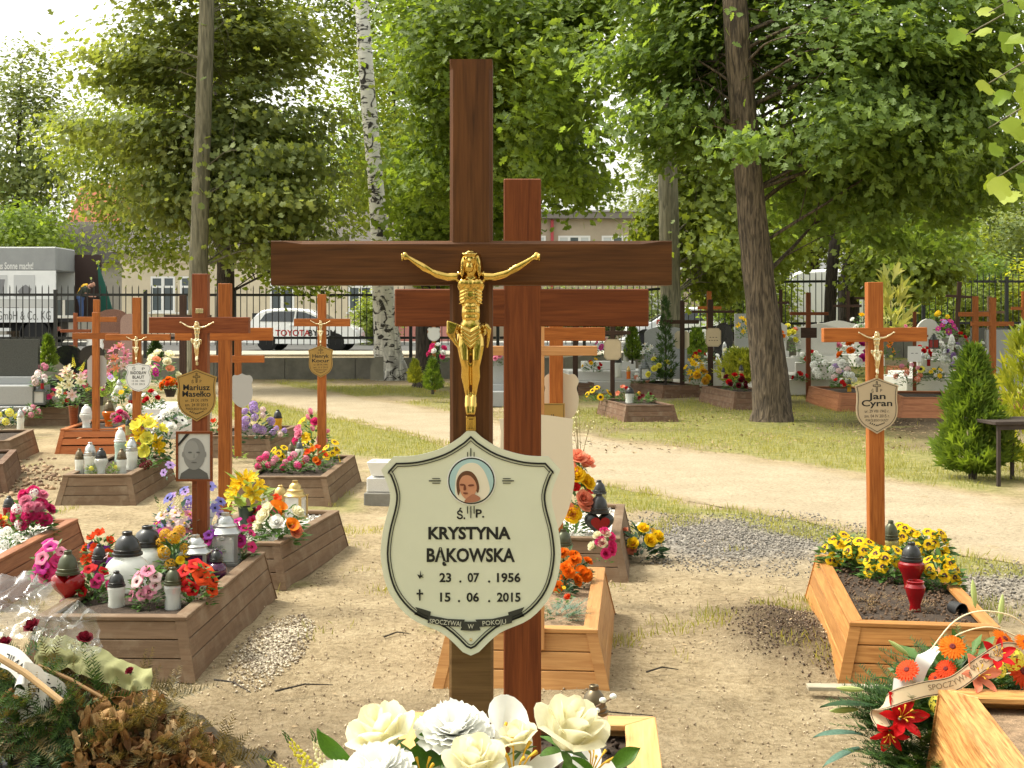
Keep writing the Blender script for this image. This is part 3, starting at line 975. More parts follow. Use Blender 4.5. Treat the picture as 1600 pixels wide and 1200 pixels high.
 f.box((-0.045, -0.05, -1.06), (-0.028, 0, -1.03)).box((0.028, -0.05, -1.06), (0.045, 0, -1.03))
 foot = f.mesh('foot_rest', m, smooth=False, bevel=0.004)
 _FIG[key] = (body, cloth, foot)
 return _FIG[key]
def add_figure(cross, x, y, z, span, m=GOLD, detail=0.0085):
 body, cloth, foot = figure_mesh(detail, m)
 o = obj('crucifix_figure', body, cross, loc=(x, y, z), scale=span)
 obj('loincloth', cloth, o)
 obj('foot_rest', foot, o)
 return o
# ------------------------------------------------------------------ wooden crosses
def beam(w, h, L, m, name, cham=0.0, stop=0.0):
 """beam along x; chamfered edges that stop short of the ends"""
 if not cham:
  return MB().box((-L / 2, -w / 2, -h / 2), (L / 2, w / 2, h / 2)).mesh(name, m, smooth=False, bevel=0.0025)
 xs = [(-L / 2, 0), (-L / 2 + stop * 0.35, 0.0), (-L / 2 + stop, 1), (L / 2 - stop, 1), (L / 2 - stop * 0.35, 0.0), (L / 2, 0)]
 vs, fs = [], []
 for x, k in xs:
  c = max(cham * k, 0.0012)
  vs += [(x, -w / 2 + c, -h / 2), (x, w / 2 - c, -h / 2), (x, w / 2, -h / 2 + c), (x, w / 2, h / 2 - c), (x, w / 2 - c, h / 2), (x, -w / 2 + c, h / 2), (x, -w / 2, h / 2 - c), (x, -w / 2, -h / 2 + c)]
 for i in range(len(xs) - 1):
  for k in range(8):
   fs.append((i * 8 + k, i * 8 + (k + 1) % 8, i * 8 + 8 + (k + 1) % 8, i * 8 + 8 + k))
 fs += [tuple(range(7, -1, -1)), tuple(range(40, 48))]
 return MB().add(vs, fs).mesh(name, m, smooth=False)
def cross(label, px, d, top, army, arml, armr, pw, ah, m, base_py=None, base_z=None, yaw=0.0, lean=0.0, depth=None, cham=0.0, fig=None, figm=GOLD, pl=None, name='wooden_cross', title=False):
 """all sizes in photo pixels at distance d; arm row army, arm ends arml..armr"""
 s = F / d
 X = (px - 800) / s
 g = float(hz(X, d))
 z0 = (base_z if base_z is not None else 0.0) + g
 zt = HC - (top - HY) / s
 za = HC - (army - HY) / s
 t = thing(name, label, 'cross', (X, d, z0), yaw, 'wooden grave crosses')
 t.rotation_euler = (0, lean, yaw)
 w = pw / s
 dp = depth or w * 0.8
 H = zt - z0 + 0.03
 o = obj('post', beam(dp, w, H, m, 'post', cham, cham * 3), t)
 o.rotation_euler = (rad(90), rad(-90), rad(90))       # local x up, z across, y deep
 o.matrix_local = Matrix(((0, 0, 1, 0), (0, 1, 0, 0), (-1, 0, 0, 0), (0, 0, 0, 1))).inverted().to_4x4()
 o.matrix_local = Matrix.Translation((0, 0, H / 2 - 0.03)) @ Matrix(((0, 0, 1, 0), (0, 1, 0, 0), (1, 0, 0, 0), (0, 0, 0, 1)))
 L = (armr - arml) / s / max(0.2, math.cos(yaw))
 off = ((arml + armr) / 2 - px) / s
 obj('crossbeam', beam(dp * 0.92 if not cham else dp, ah / s, L, m, 'crossbeam', cham, cham * 9), t, loc=(off, -0.003, za - z0))
 fy = -dp / 2 - 0.004
 if fig:
  fx, fz, sp = fig                 # centre pixel column, pixel row of the shoulders' fists, span in px
  add_figure(t, (fx - px) / s, fy - 0.004, HC - (fz - HY) / s - z0, sp / s, figm, 0.0058 if sp > 150 else 0.014)
  if title:
   obj('title_plate', MB().box((-0.022, -0.002, -0.013), (0.022, 0.002, 0.013)).mesh('title_plate', figm, smooth=False, bevel=0.001), t, loc=(0, fy, HC - (486 - HY) / s - z0))
 if pl:
  shape, cx, cy, wpx, pm, lines = pl[:6]
  kw = pl[6] if len(pl) > 6 else {}
  back = kw.pop('back', False)
  plaque(t, shape, wpx / s, (cx - px) / s, (-fy + 0.003) if back else fy - 0.003, HC - (cy - HY) / s - z0, pm, lines, **kw)
 t['_'] = 0
 del t['_']
 return t, s, z0
# ------------------------------------------------------------------ grave boxes of boards
BOXES = []
def plank_obj(name, vs, m, parent, bevel):
 """eight corner points (bottom four then top four, 0-1 along the length) -> an object whose x runs along the length"""
 vs = [Vector(v) for v in vs]
 c = sum(vs, Vector()) / 8
 x = (vs[1] - vs[0]).normalized()
 zt = (vs[4] - vs[0]).normalized()
 y = zt.cross(x).normalized()
 z = x.cross(y)
 R3 = Matrix((x, y, z))
 me = MB().add([R3 @ (v - c) for v in vs], HEXF).mesh(name, m, smooth=False, bevel=bevel)
 return obj(name, me, parent, M=Matrix.Translation(c) @ R3.transposed().to_4x4())
def grave_box(label, A, B, side, width, m, h=0.26, rows=3, slope=0.06, rim=0.055, soil=SOIL, fill=0.86, gap=0.004, rimm=None, name='grave_box', bumps=0.02, endslope=None):
 """A near and B far end of one bottom edge (world x, y); side = 'R' if that edge is the right one"""
 A, B = Vector((A[0], A[1], 0)), Vector((B[0], B[1], 0))
 ax = (B - A).normalized()
 L = (B - A).length
 lt = Vector((-ax.y, ax.x, 0))
 O = A if side == 'L' else A + lt * width
 yaw = math.atan2(ax.y, ax.x) - math.pi / 2
 g = float(hz(O.x, O.y))
 t = thing(name, label, 'grave', (O.x, O.y, g), yaw, 'board grave boxes')
 W = width
 th = 0.022
 sl, es = slope, (slope if endslope is None else endslope)
 def ring(z, ins):
  k = z / h
  return [(k * sl + ins, k * es + ins), (W - k * sl - ins, k * es + ins), (W - k * sl - ins, L - k * es - ins), (k * sl + ins, L - k * es - ins)]
 near = A.y < 12
 bv = 0.003 if near else 0.0
 hb = h - 0.02
 for r in range(rows):
  za, zb = -0.02 if r == 0 else hb * r / rows + gap / 2, hb * (r + 1) / rows - gap / 2
  oa, ob, ia, ib = ring(za, 0), ring(zb, 0), ring(za, th), ring(zb, th)
  for k in range(4):
   j = (k + 1) % 4
   vs = [(*oa[k], za), (*oa[j], za), (*ia[j], za), (*ia[k], za), (*ob[k], zb), (*ob[j], zb), (*ib[j], zb), (*ib[k], zb)]
   plank_obj('board', vs, m, t, bv)
 # corner battens, a little proud
 for k in range(4):
  j, i = (k + 1) % 4, (k - 1) % 4
  for nb in (j, i):
   if nb == i and k in (0, 1) or nb == j and k in (2, 3):
    pass
  sx = -1 if k in (0, 3) else 1
  sy = -1 if k in (0, 1) else 1
  b0, b1 = ring(-0.02, 0)[k], ring(hb, 0)[k]
  e, wv = 0.006, 0.045
  def q(p, z):
   return [(p[0] + sx * e, p[1] + sy * e, z), (p[0] - sx * wv, p[1] + sy * e, z), (p[0] - sx * wv, p[1] - sy * 0.003, z), (p[0] + sx * e, p[1] - sy * 0.003, z)]
  lo, hi = q(b0, -0.02), q(b1, hb)
  me = MB().add(lo + hi, HEXF).mesh('corner_batten', m, smooth=False)
  obj('corner_batten', me, t)
 # rim boards, mitred
 ro, ri = ring(h, -0.012), ring(h, rim)
 for k in range(4):
  j = (k + 1) % 4
  vs = [(*ro[k], h - 0.02), (*ro[j], h - 0.02), (*ri[j], h - 0.02), (*ri[k], h - 0.02), (*ro[k], h), (*ro[j], h), (*ri[j], h), (*ri[k], h)]
  plank_obj('rim_board', vs, rimm or m, t, bv)
 # filling
 nx, ny = (14, 30) if near else (6, 12)
 fz = h * fill
 k = fz / h
 vs, fs = [], []
 for i in range(ny + 1):
  for j in range(nx + 1):
   x = k * sl + th + (W - 2 * (k * sl + th)) * j / nx
   y = k * es + th + (L - 2 * (k * es + th)) * i / ny
   e = min(1, 3 * min(j / nx, 1 - j / nx)) * min(1, 4 * min(i / ny, 1 - i / ny))
   vs.append((x, y, fz + e * (RN.uniform(-bumps, bumps) * 0.5 + bumps * 0.6)))
 for i in range(ny):
  for j in range(nx):
   a = i * (nx + 1) + j
   fs.append((a, a + 1, a + nx + 2, a + nx + 1))
 obj('soil', MB().add(vs, fs).mesh('soil', soil, angle=0), t)
 info = dict(o=t, L=L, W=W, h=h, fz=fz, zs=g + fz, sl=sl)
 BOXES.append(info)
 return info
ROCK_T = (np.array([(1, 0, 0), (-1, 0, 0), (0, 1, 0), (0, -1, 0), (0, 0, 0.7), (0, 0, -0.7)], float) * 0.5,
   np.array([(0, 2, 4), (2, 1, 4), (1, 3, 4), (3, 0, 4), (2, 0, 5), (1, 2, 5), (3, 1, 5), (0, 3, 5)]))
def pebbles_in(box, n, size, m, name='pebbles', x0=0.05, x1=0.95, y0=0.05, y1=0.95):
 W, L = box['W'], box['L']
 e = box['sl'] + 0.05
 P = np.stack([e + (W - 2 * e) * NP.uniform(x0, x1, n), e + (L - 2 * e) * NP.uniform(y0, y1, n), box['fz'] + NP.uniform(0.0, 0.022, n)], 1)
 V, T, t = scatter_arrays(*ROCK_T, P, rot_from(NP.normal(size=(n, 3)), NP.uniform(0, 6, n)), size * NP.uniform(0.5, 1.2, n), NP.random(n))
 o = obj(name, np_mesh(name, V, T, m, t), box['o'])
 o['kind'] = 'stuff'
 return o
# ------------------------------------------------------------------ ground
def vnoise(x, y, s, seed=0):
 """smooth value noise on arrays"""
 x, y = np.asarray(x, float) / s, np.asarray(y, float) / s
 xi, yi = np.floor(x).astype(int), np.floor(y).astype(int)
 fx, fy = x - xi, y - yi
 fx, fy = fx * fx * (3 - 2 * fx), fy * fy * (3 - 2 * fy)
 def h(a, b):
  q = (a * 374761393 + b * 668265263 + seed * 974711) & 0x7fffffff
  q = ((q ^ (q >> 13)) * 1274126177) & 0x7fffffff
  return ((q ^ (q >> 16)) & 0xffff) / 65535.0
 return (h(xi, yi) * (1 - fx) + h(xi + 1, yi) * fx) * (1 - fy) + (h(xi, yi + 1) * (1 - fx) + h(xi + 1, yi + 1) * fx) * fy
def fbm(x, y, s, seed=0, o=3):
 r, a, t = 0, 1, 0
 for k in range(o):
  r = r + a * vnoise(x, y, s / 2 ** k, seed + k)
  t += a
  a *= 0.5
 return r / t
_n = np.array([(8, 2.0), (5.2, 5.6), (3.4, 8.95), (1.7, 12.1), (0.84, 13.5), (-0.8, 17.5), (-2.46, 21.5), (-5.4, 27.5), (-9, 33.5), (-13, 37)])
_f = np.array([(11, 3.5), (7.5, 8.2), (4.7, 12.3), (3.1, 15.6), (1.7, 18), (-0.2, 22), (-2.6, 27.5), (-5.2, 32.5), (-7.3, 36.8), (-11, 37.6)])
def y_near(x):
 return np.interp(x, _n[::-1, 0], _n[::-1, 1])
def y_far(x):
 return np.interp(x, _f[::-1, 0], _f[::-1, 1])
def axis(segs):
 out = []
 for a, b, st in segs:
  out += list(np.arange(a, b, st))
 return np.array(out)
gx = axis([(-400, -60, 40), (-60, -20, 2.5), (-20, -6, 0.4), (-6, 6, 0.09), (6, 20, 0.4), (20, 60, 2.5), (60, 401, 40)])
gy = axis([(-30, 1, 2.0), (1, 15, 0.09), (15, 26, 0.2), (26, 37, 0.4), (37, 42, 0.15), (42, 80, 2), (80, 801, 40)])
GX, GY = np.meshgrid(gx, gy)
GZ = hz(GX, GY)
nearf = np.clip(1 - (GY - 14) / 12, 0, 1) * (np.abs(GX) < 8) * (GY > 0)
def mound(x, y):
 return 0.11 * np.exp(-((x - 1.40) / 0.27) ** 2 - ((y - 6.95) / 0.62) ** 2)
GZ = GZ + mound(GX, GY) + nearf * ((fbm(GX, GY, 1.4, 1) - 0.5) * 0.05 + (fbm(GX, GY, 0.35, 5) - 0.5) * 0.035) - 0.012
# what lies where: r = grass, g = leaf litter, dark earth and shade painted on the near ground, b = grey grit
nz_ = fbm(GX, GY, 1.1, 9)
nz2 = fbm(GX, GY, 3.5, 21)
dn = y_near(GX) - GY
df = GY - y_far(GX)
grass = sstep((1.1 - np.abs(dn - 0.45) / 0.7) + (nz_ - 0.5) * 3.6) * (dn > -0.3)
grass = np.maximum(grass, sstep((2.6 - np.abs(dn - 1.3)) + (nz_ - 0.5) * 2.5) * (GX < -0.5) * (dn > -0.4) * (GX > -7) * (GY > 14))
lawn = sstep(df / 0.7 + (nz_ - 0.5) * 2.0) * sstep(0.30 + (nz2 - 0.45) * 5)
grass = np.maximum(grass, lawn * (GY < fence_y(GX)))
grass = np.maximum(grass, sstep((fbm(GX, GY, 0.8, 33) - 0.68) * 9) * (GY > 6.5) * 0.8)
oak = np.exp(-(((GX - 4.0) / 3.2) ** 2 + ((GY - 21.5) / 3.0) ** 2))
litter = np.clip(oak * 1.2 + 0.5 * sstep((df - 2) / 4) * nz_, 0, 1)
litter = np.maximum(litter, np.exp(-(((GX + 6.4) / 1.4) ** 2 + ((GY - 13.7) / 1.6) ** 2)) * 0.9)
litter = np.maximum(litter, 0.55 * np.exp(-(((GX + 0.9) / 2.0) ** 2 + ((GY - 5.0) / 1.1) ** 2)))  # tree shade put into the colour of the near ground
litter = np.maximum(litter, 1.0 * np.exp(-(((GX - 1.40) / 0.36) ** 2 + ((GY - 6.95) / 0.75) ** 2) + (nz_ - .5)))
grit = np.exp(-np.maximum(0, ((GX - 1.75) / 0.95) ** 2 + ((GY - 10.2) / 1.25) ** 2 - 0.35) * 2.2 + (nz_ - 0.5) * 2)
grit = np.maximum(grit, np.exp(-((GX - 3.2) / 0.8) ** 2 - ((GY - 8.3) / 0.7) ** 2 + (nz_ - 0.5)))
grit = np.clip(grit, 0, 1)
NXg, NYg = len(gx), len(gy)
ii = (np.arange(NYg - 1)[:, None] * NXg + np.arange(NXg - 1)[None, :]).ravel()
quads = np.stack([ii, ii + 1, ii + NXg + 1, ii + NXg], 1)
tris = np.concatenate([quads[:, [0, 1, 2]], quads[:, [0, 2, 3]]])
def ground_material(name, path=False):
 m = bpy.data.materials.new(name)
 ns, ls = nodes_of(m)
 p = ns['Principled BSDF']
 p.inputs['Roughness'].default_value = 0.95
 p.inputs['Specular IOR Level'].default_value = 0.15
 tc = ns.new('ShaderNodeTexCoord')
 def noise(scale, detail=6, rough=0.65, vec=None):
  n = ns.new('ShaderNodeTexNoise')
  n.inputs['Scale'].default_value = scale
  n.inputs['Detail'].default_value = detail
  n.inputs['Roughness'].default_value = rough
  ls.new(vec or tc.outputs['Object'], n.inputs['Vector'])
  return n.outputs['Fac']
 def ramp(f, stops):
  r = ns.new('ShaderNodeValToRGB')
  while len(r.color_ramp.elements) < len(stops):
   r.color_ramp.elements.new(0.5)
  for e, (pos, c) in zip(r.color_ramp.elements, stops):
   e.position = pos
   e.color = (*c, 1)
  ls.new(f, r.inputs['Fac'])
  return r.outputs[0]
 def mix(f, a, b):
  x = ns.new('ShaderNodeMix')
  x.data_type = 'RGBA'
  ls.new(f, x.inputs[0]) if not isinstance(f, float) else setattr(x.inputs[0], 'default_value', f)
  ls.new(a, x.inputs[6]); ls.new(b, x.inputs[7])
  return x.outputs[2]
 sand = ramp(noise(2.2, 8), [(0.30, (0.16, 0.118, 0.066)), (0.5, (0.33, 0.255, 0.15)), (0.68, (0.46, 0.37, 0.235))])
 crumbs = ramp(noise(26, 5, 0.75), [(0.36, (0.11, 0.078, 0.042)), (0.50, (0.33, 0.255, 0.15)), (0.66, (0.52, 0.425, 0.28))])
 base = mix(0.45, sand, crumbs)
 if path:
  pale = ramp(noise(1.6, 8, 0.6), [(0.3, (0.30, 0.245, 0.16)), (0.7, (0.45, 0.375, 0.26))])
  stones = ramp(noise(34, 4, 0.7), [(0.34, (0.14, 0.11, 0.08)), (0.47, (0.37, 0.295, 0.20)), (0.7, (0.52, 0.43, 0.31))])
  pl_ = mix(0.5, pale, stones)
  a = ns.new('ShaderNodeAttribute'); a.attribute_name = 'w'
  sp = ns.new('ShaderNodeSeparateColor')
  ls.new(a.outputs['Color'], sp.inputs[0])
  base = mix(sp.outputs[0], base, pl_)
 else:
  a = ns.new('ShaderNodeAttribute'); a.attribute_name = 'w'
  sp = ns.new('ShaderNodeSeparateColor')
  ls.new(a.outputs['Color'], sp.inputs[0])
  gcol = ramp(noise(9, 7, 0.7), [(0.3, (0.11, 0.12, 0.03)), (0.5, (0.22, 0.22, 0.065)), (0.72, (0.38, 0.31, 0.14))])
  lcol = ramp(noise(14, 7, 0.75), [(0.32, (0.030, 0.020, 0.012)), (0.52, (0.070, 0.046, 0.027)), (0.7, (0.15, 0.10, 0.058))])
  vo = ns.new('ShaderNodeTexVoronoi')
  vo.inputs['Scale'].default_value = 42
  ls.new(tc.outputs['Object'], vo.inputs['Vector'])
  kc = ramp(vo.outputs['Color'], [(0.1, (0.09, 0.083, 0.075)), (0.5, (0.22, 0.20, 0.175)), (0.9, (0.40, 0.36, 0.31))])
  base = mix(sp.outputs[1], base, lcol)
  base = mix(sp.outputs[2], base, kc)
  base = mix(sp.outputs[0], base, gcol)
 ls.new(base, p.inputs['Base Color'])
 bp = ns.new('ShaderNodeBump')
 bp.inputs['Strength'].default_value = 0.9
 bp.inputs['Distance'].default_value = 0.02
 hmix = ns.new('ShaderNodeMath'); hmix.operation = 'ADD'
 ls.new(noise(13, 8, 0.7), hmix.inputs[0]); ls.new(noise(60, 4, 0.7), hmix.inputs[1])
 ls.new(hmix.outputs[0], bp.inputs['Height'])
 ls.new(bp.outputs[0], p.inputs['Normal'])
 return m
def set_w(me, r, g, b):
 a = me.attributes.new('w', 'FLOAT_COLOR', 'POINT')
 a.data.foreach_set('color', np.stack([r.ravel(), g.ravel(), b.ravel(), np.ones(r.size)], 1).astype(np.float32).ravel())
gme = np_mesh('ground', np.stack([GX.ravel(), GY.ravel(), GZ.ravel()], 1), tris, ground_material('sandy_ground'), smooth=True)
set_w(gme, np.clip(grass, 0, 1) * 0.85, np.clip(litter, 0, 1), grit)
structure('ground', gme)
# the sandy path, a sheet just above the ground
sx_ = np.concatenate([np.arange(-10, 9.0, 0.12)])
tt_ = np.linspace(0, 1, 50)
PX, PT = np.meshgrid(sx_, tt_)
jn = (fbm(PX, PX * 0 + 3, 0.7, 40) - 0.5) * 0.9 + (fbm(PX, PX * 0 + 3, 0.2, 41) - 0.5) * 0.35
jf = (fbm(PX, PX * 0 + 8, 0.7, 44) - 0.5) * 1.0 + (fbm(PX, PX * 0 + 8, 0.2, 45) - 0.5) * 0.35
PY = (y_near(PX) + jn) * (1 - PT) + (y_far(PX) + jf) * PT
PY = np.minimum(PY, fence_y(PX) - 1.0)
PZ = hz(PX, PY) + np.clip(1 - (PY - 14) / 12, 0, 1) * ((fbm(PX, PY, 1.4, 1) - 0.5) * 0.05 + (fbm(PX, PY, 0.35, 5) - 0.5) * 0.035) * 0.98 - 0.0075
pe = sstep(np.minimum(PT, 1 - PT) / 0.16 + (fbm(PX, PY, 0.6, 60) - 0.5) * 1.6)
n1_, n2_ = len(sx_), len(tt_)
ii = (np.arange(n2_ - 1)[:, None] * n1_ + np.arange(n1_ - 1)[None, :]).ravel()
quads = np.stack([ii, ii + 1, ii + n1_ + 1, ii + n1_], 1)
pme = np_mesh('path', np.stack([PX.ravel(), PY.ravel(), PZ.ravel()], 1), np.concatenate([quads[:, [0, 1, 2]], quads[:, [0, 2, 3]]]), ground_material('pale_path', True), smooth=True)
set_w(pme, pe, pe * 0, pe * 0)
structure('path', pme)
def ground_z(x, y):
 nf = np.clip(1 - (y - 14) / 12, 0, 1) * (np.abs(x) < 8) * (y > 0)
 return hz(x, y) + mound(x, y) + nf * ((fbm(x, y, 1.4, 1) - 0.5) * 0.05 + (fbm(x, y, 0.35, 5) - 0.5) * 0.035) - 0.01
def stuff(name, label, cat, me):
 o = obj(name, me)
 o['kind'] = 'stuff'
 return tag(o, label, cat)
# grass blades, thick where the ground is green
BLADE_T = (np.array([(-0.06, 0, 0), (0.06, 0, 0), (0.04, 0.10, 0.55), (0.0, 0.32, 1.0), (-0.9, 0.05, 0.0), (-0.78, 0.05, 0), (-0.95, 0.1, 0.8), (0.7, -0.3, 0), (0.82, -0.3, 0), (1.0, -0.35, 0.7)], float),
   np.array([(0, 1, 2), (0, 2, 3), (4, 5, 6), (7, 8, 9)]))
def grass_patch(name, label, n, xr, yr, hgt, wfun, m):
 x, y = NP.uniform(*xr, n), NP.uniform(*yr, n)
 w = wfun(x, y)
 k = NP.random(n) < w
 x, y = x[k], y[k]
 P = np.stack([x, y, ground_z(x, y)], 1)
 nn = NP.normal(size=(len(x), 3)) * 0.25 + np.array([0, 0, 1.0])
 V, T, t = scatter_arrays(*BLADE_T, P, rot_from(nn, NP.uniform(0, 6.28, len(x))), hgt * NP.uniform(0.5, 1.5, len(x)), np.clip(fbm(x, y, 1.3, 70) * 0.7 + NP.random(len(x)) * 0.4, 0, 1))
 return stuff(name, label, 'grass', np_mesh(name, V, T, m, t))
GRASS = leaf_mat('grass_blades', (0.13, 0.18, 0.025), (0.42, 0.38, 0.13), 0.4, 1.3)
def wf_far(x, y):
 d = y - y_far(x)
 o = np.exp(-(((x - 4.0) / 3.0) ** 2 + ((y - 21.5) / 2.6) ** 2))
 return np.clip(sstep(d / 0.6 + (fbm(x, y, 1.1, 9) - 0.5) * 2) * sstep(0.12 + (fbm(x, y, 3.5, 21) - 0.45) * 5 + (fbm(x, y, 0.7, 25) - 0.5) * 2.5) * (1 - o * 0.85), 0, 1) * (y < fence_y(x) - 0.4)
def wf_near(x, y):
 d = y_near(x) - y
 g = sstep((1.1 - np.abs(d - 0.45) / 0.7) + (fbm(x, y, 1.1, 9) - 0.5) * 3.6) * (d > -0.3)
 g2 = sstep((2.6 - np.abs(d - 1.3)) + (fbm(x, y, 1.1, 9) - 0.5) * 2.5) * (x < -0.5) * (d > -0.4) * (x > -7) * (y > 14)
 return np.maximum(g, g2)
def wf_tuft(x, y):
 return sstep((fbm(x, y, 0.55, 133) - 0.66) * 10) * (y < y_near(x))
grass_patch('lawn_grass', 'patchy sunlit grass between the sandy path and the fence', 90000, (-9, 13), (12, 38), 0.055, wf_far, GRASS)
grass_patch('verge_grass', 'narrow strip of grass along the near edge of the sandy path', 60000, (-6, 5.5), (5, 27), 0.05, wf_near, GRASS)
grass_patch('grass_tufts', 'scattered small tufts of grass and weeds between the graves', 30000, (-4, 4), (6.3, 13), 0.04, wf_tuft, GRASS)
def grit_patch(name, label, cat, n, cx, cy, rx, ry, size, m, fall=1.6):
 u_, v_ = NP.normal(size=n), NP.normal(size=n)
 x, y = cx + u_ * rx / fall, cy + v_ * ry / fall
 k = (u_ ** 2 + v_ ** 2 < 1.5 + 5 * fbm(x, y, 0.6, 79)) & (fbm(x, y, 0.4, 77) + NP.random(n) * 0.4 > 0.52)
 x, y = x[k], y[k]
 n = len(x)
 P = np.stack([x, y, ground_z(x, y) + 0.004], 1)
 V, T, t = scatter_arrays(*ROCK_T, P, rot_from(NP.normal(size=(n, 3)) * np.array([.5, .5, 1]) + np.array([0, 0, .5]), NP.uniform(0, 6, n)), size * NP.uniform(0.35, 1.3, n) ** 1.3, NP.random(n))
 return stuff(name, label, cat, np_mesh(name, V, T, m, t))
def tint_mat(name, a, b, rough=0.8):
 if name in _M:
  return _M[name]
 m = bpy.data.materials.new(name)
 ns, ls = nodes_of(m)
 p = ns['Principled BSDF']
 p.inputs['Roughness'].default_value = rough
 at_ = ns.new('ShaderNodeAttribute'); at_.attribute_name = 'tint'
 rp = ns.new('ShaderNodeValToRGB')
 rp.color_ramp.elements[0].color = (*a, 1)
 rp.color_ramp.elements[1].color = (*b, 1)
 ls.new(at_.outputs['Fac'], rp.inputs['Fac'])
 ls.new(rp.outputs[0], p.inputs['Base Color'])
 _M[name] = m
 return m
CHIPS = tint_mat('white_stone_chips', (0.10, 0.065, 0.04), (0.66, 0.58, 0.44))
GRIT = tint_mat('grey_grit', (0.075, 0.068, 0.06), (0.33, 0.29, 0.24))
BARK = tint_mat('bark_chips', (0.10, 0.05, 0.025), (0.42, 0.28, 0.16))
CRUMB = tint_mat('soil_crumbs', (0.16, 0.11, 0.065), (0.55, 0.44, 0.30))
grit_patch('stone_chips', 'pale stone chips spilled beside the brown grave box full of candles', 'stone chips', 3600, -1.19, 6.8, 0.15, 0.60, 0.0145, CHIPS)
grit_patch('gravel', 'grey gravel patch beside the sandy path', 'gravel', 9000, 1.75, 10.1, 1.0, 1.15, 0.018, GRIT)
grit_patch('gravel', 'grey gravel patch right of the pansy grave', 'gravel', 2000, 3.2, 8.3, 0.7, 0.7, 0.02, GRIT)
grit_patch('bark_mulch', 'brown bark mulch between the graves on the left', 'mulch', 3500, -6.2, 13.6, 1.6, 1.8, 0.06, BARK)
grit_patch('soil_crumbs', 'loose crumbs of earth and small stones on the sandy ground', 'soil crumbs', 14000, 0.2, 6.0, 3.0, 2.8, 0.011, CRUMB, 1.4)
grit_patch('earth_mound', 'dark loose earth heaped along the pansy grave box', 'earth', 2600, 1.42, 6.95, 0.24, 0.65, 0.013, tint_mat('dark_earth', (0.035, 0.022, 0.014), (0.15, 0.098, 0.06)))
def litter_patch(name, label, n, cx, cy, rx, ry, size, m):
 x, y = NP.uniform(cx - rx, cx + rx, n), NP.uniform(cy - ry, cy + ry, n)
 k = fbm(x, y, 1.2, 91) > 0.47
 x, y = x[k], y[k]
 n = len(x)
 P = np.stack([x, y, ground_z(x, y) + 0.006], 1)
 V, T, t = scatter_arrays(*LEAF_T, P, rot_from(NP.normal(size=(n, 3)) * 0.3 + np.array([0, 0, 1.0]), NP.uniform(0, 6, n)), size * NP.uniform(0.3, 1.2, n), NP.random(n))
 return stuff(name, label, 'leaf litter', np_mesh(name, V, T, m, t))
LITT = tint_mat('dry_litter', (0.10, 0.06, 0.03), (0.42, 0.30, 0.16))
litter_patch('leaf_litter', 'dry leaf bits scattered over the sandy ground between the graves', 2600, 0.3, 7.5, 4.0, 4.0, 0.035, LITT)
litter_patch('leaf_litter', 'dry brown leaves under the big oak', 5000, 3.5, 21, 4.0, 4.5, 0.07, LITT)
# ------------------------------------------------------------------ retaining wall and fence
def fp(x):
 return Vector((x, fence_y(x), 0))
FX0, FX1 = -20.0, 21.0
mb = MB()
for k in range(21):
 xa, xb = FX0 + (FX1 - FX0) * k / 21, FX0 + (FX1 - FX0) * (k + 1) / 21 - 0.015
 a, b = fp(xa), fp(xb)
 za, zb = float(hz(xa, a.y)), float(hz(xb, b.y))
 mb.add([(a.x, a.y - 0.12, za - 0.3), (b.x, b.y - 0.12, zb - 0.3), (b.x, b.y + 0.12, zb - 0.3), (a.x, a.y + 0.12, za - 0.3),
   (a.x, a.y - 0.12, za + 0.58), (b.x, b.y - 0.12, zb + 0.58), (b.x, b.y + 0.12, zb + 0.58), (a.x, a.y + 0.12, za + 0.58)], HEXF)
tag(obj('retaining_wall', mb.mesh('retaining_wall', CONC, smooth=False)), 'low weathered concrete wall carrying the black fence', 'wall')
ft = thing('metal_fence', 'black metal picket fence on the low concrete wall', 'fence', (0, 0, 0))
def ftop(x):
 return float(hz(x, fence_y(x))) * 0.75 + 2.34
post_me = MB().box((-0.045, -0.045, 0), (0.045, 0.045, 2.0)).mesh('fence_post', METAL_K, smooth=False)
pick_me = MB().box((-0.011, -0.011, 0), (0.011, 0.011, 1.60)).add([(-0.011, -0.011, 1.60), (0.011, -0.011, 1.60), (0.011, 0.011, 1.60), (-0.011, 0.011, 1.60), (0, 0, 1.68)], [(0, 1, 4), (1, 2, 4), (2, 3, 4), (3, 0, 4)]).mesh('picket', METAL_K, smooth=False)
step = 2.45
x = FX0
while x < FX1:
 a, b = fp(x), fp(x + step)
 obj('fence_post', post_me, ft, loc=(a.x, a.y, ftop(x) - 1.86))
 for dz, hh in ((0.0, 0.035), (-1.20, 0.035)):
  za, zb = ftop(x) + dz, ftop(x + step) + dz
  vs = [(a.x + .05, a.y - .02, za - hh), (b.x - .05, b.y - .02, zb - hh), (b.x - .05, b.y + .02, zb - hh), (a.x + .05, a.y + .02, za - hh), (a.x + .05, a.y - .02, za + hh), (b.x - .05, b.y - .02, zb + hh), (b.x - .05, b.y + .02, zb + hh), (a.x + .05, a.y + .02, za + hh)]
  obj('rail', MB().add(vs, HEXF).mesh('rail', METAL_K, smooth=False), ft)
 npk = 13
 for k in range(npk):
  xx = x + step * (k + 1) / (npk + 1)
  q = fp(xx)
  obj('picket', pick_me, ft, loc=(q.x, q.y - 0.031, ftop(xx) - 1.40))
 x += step
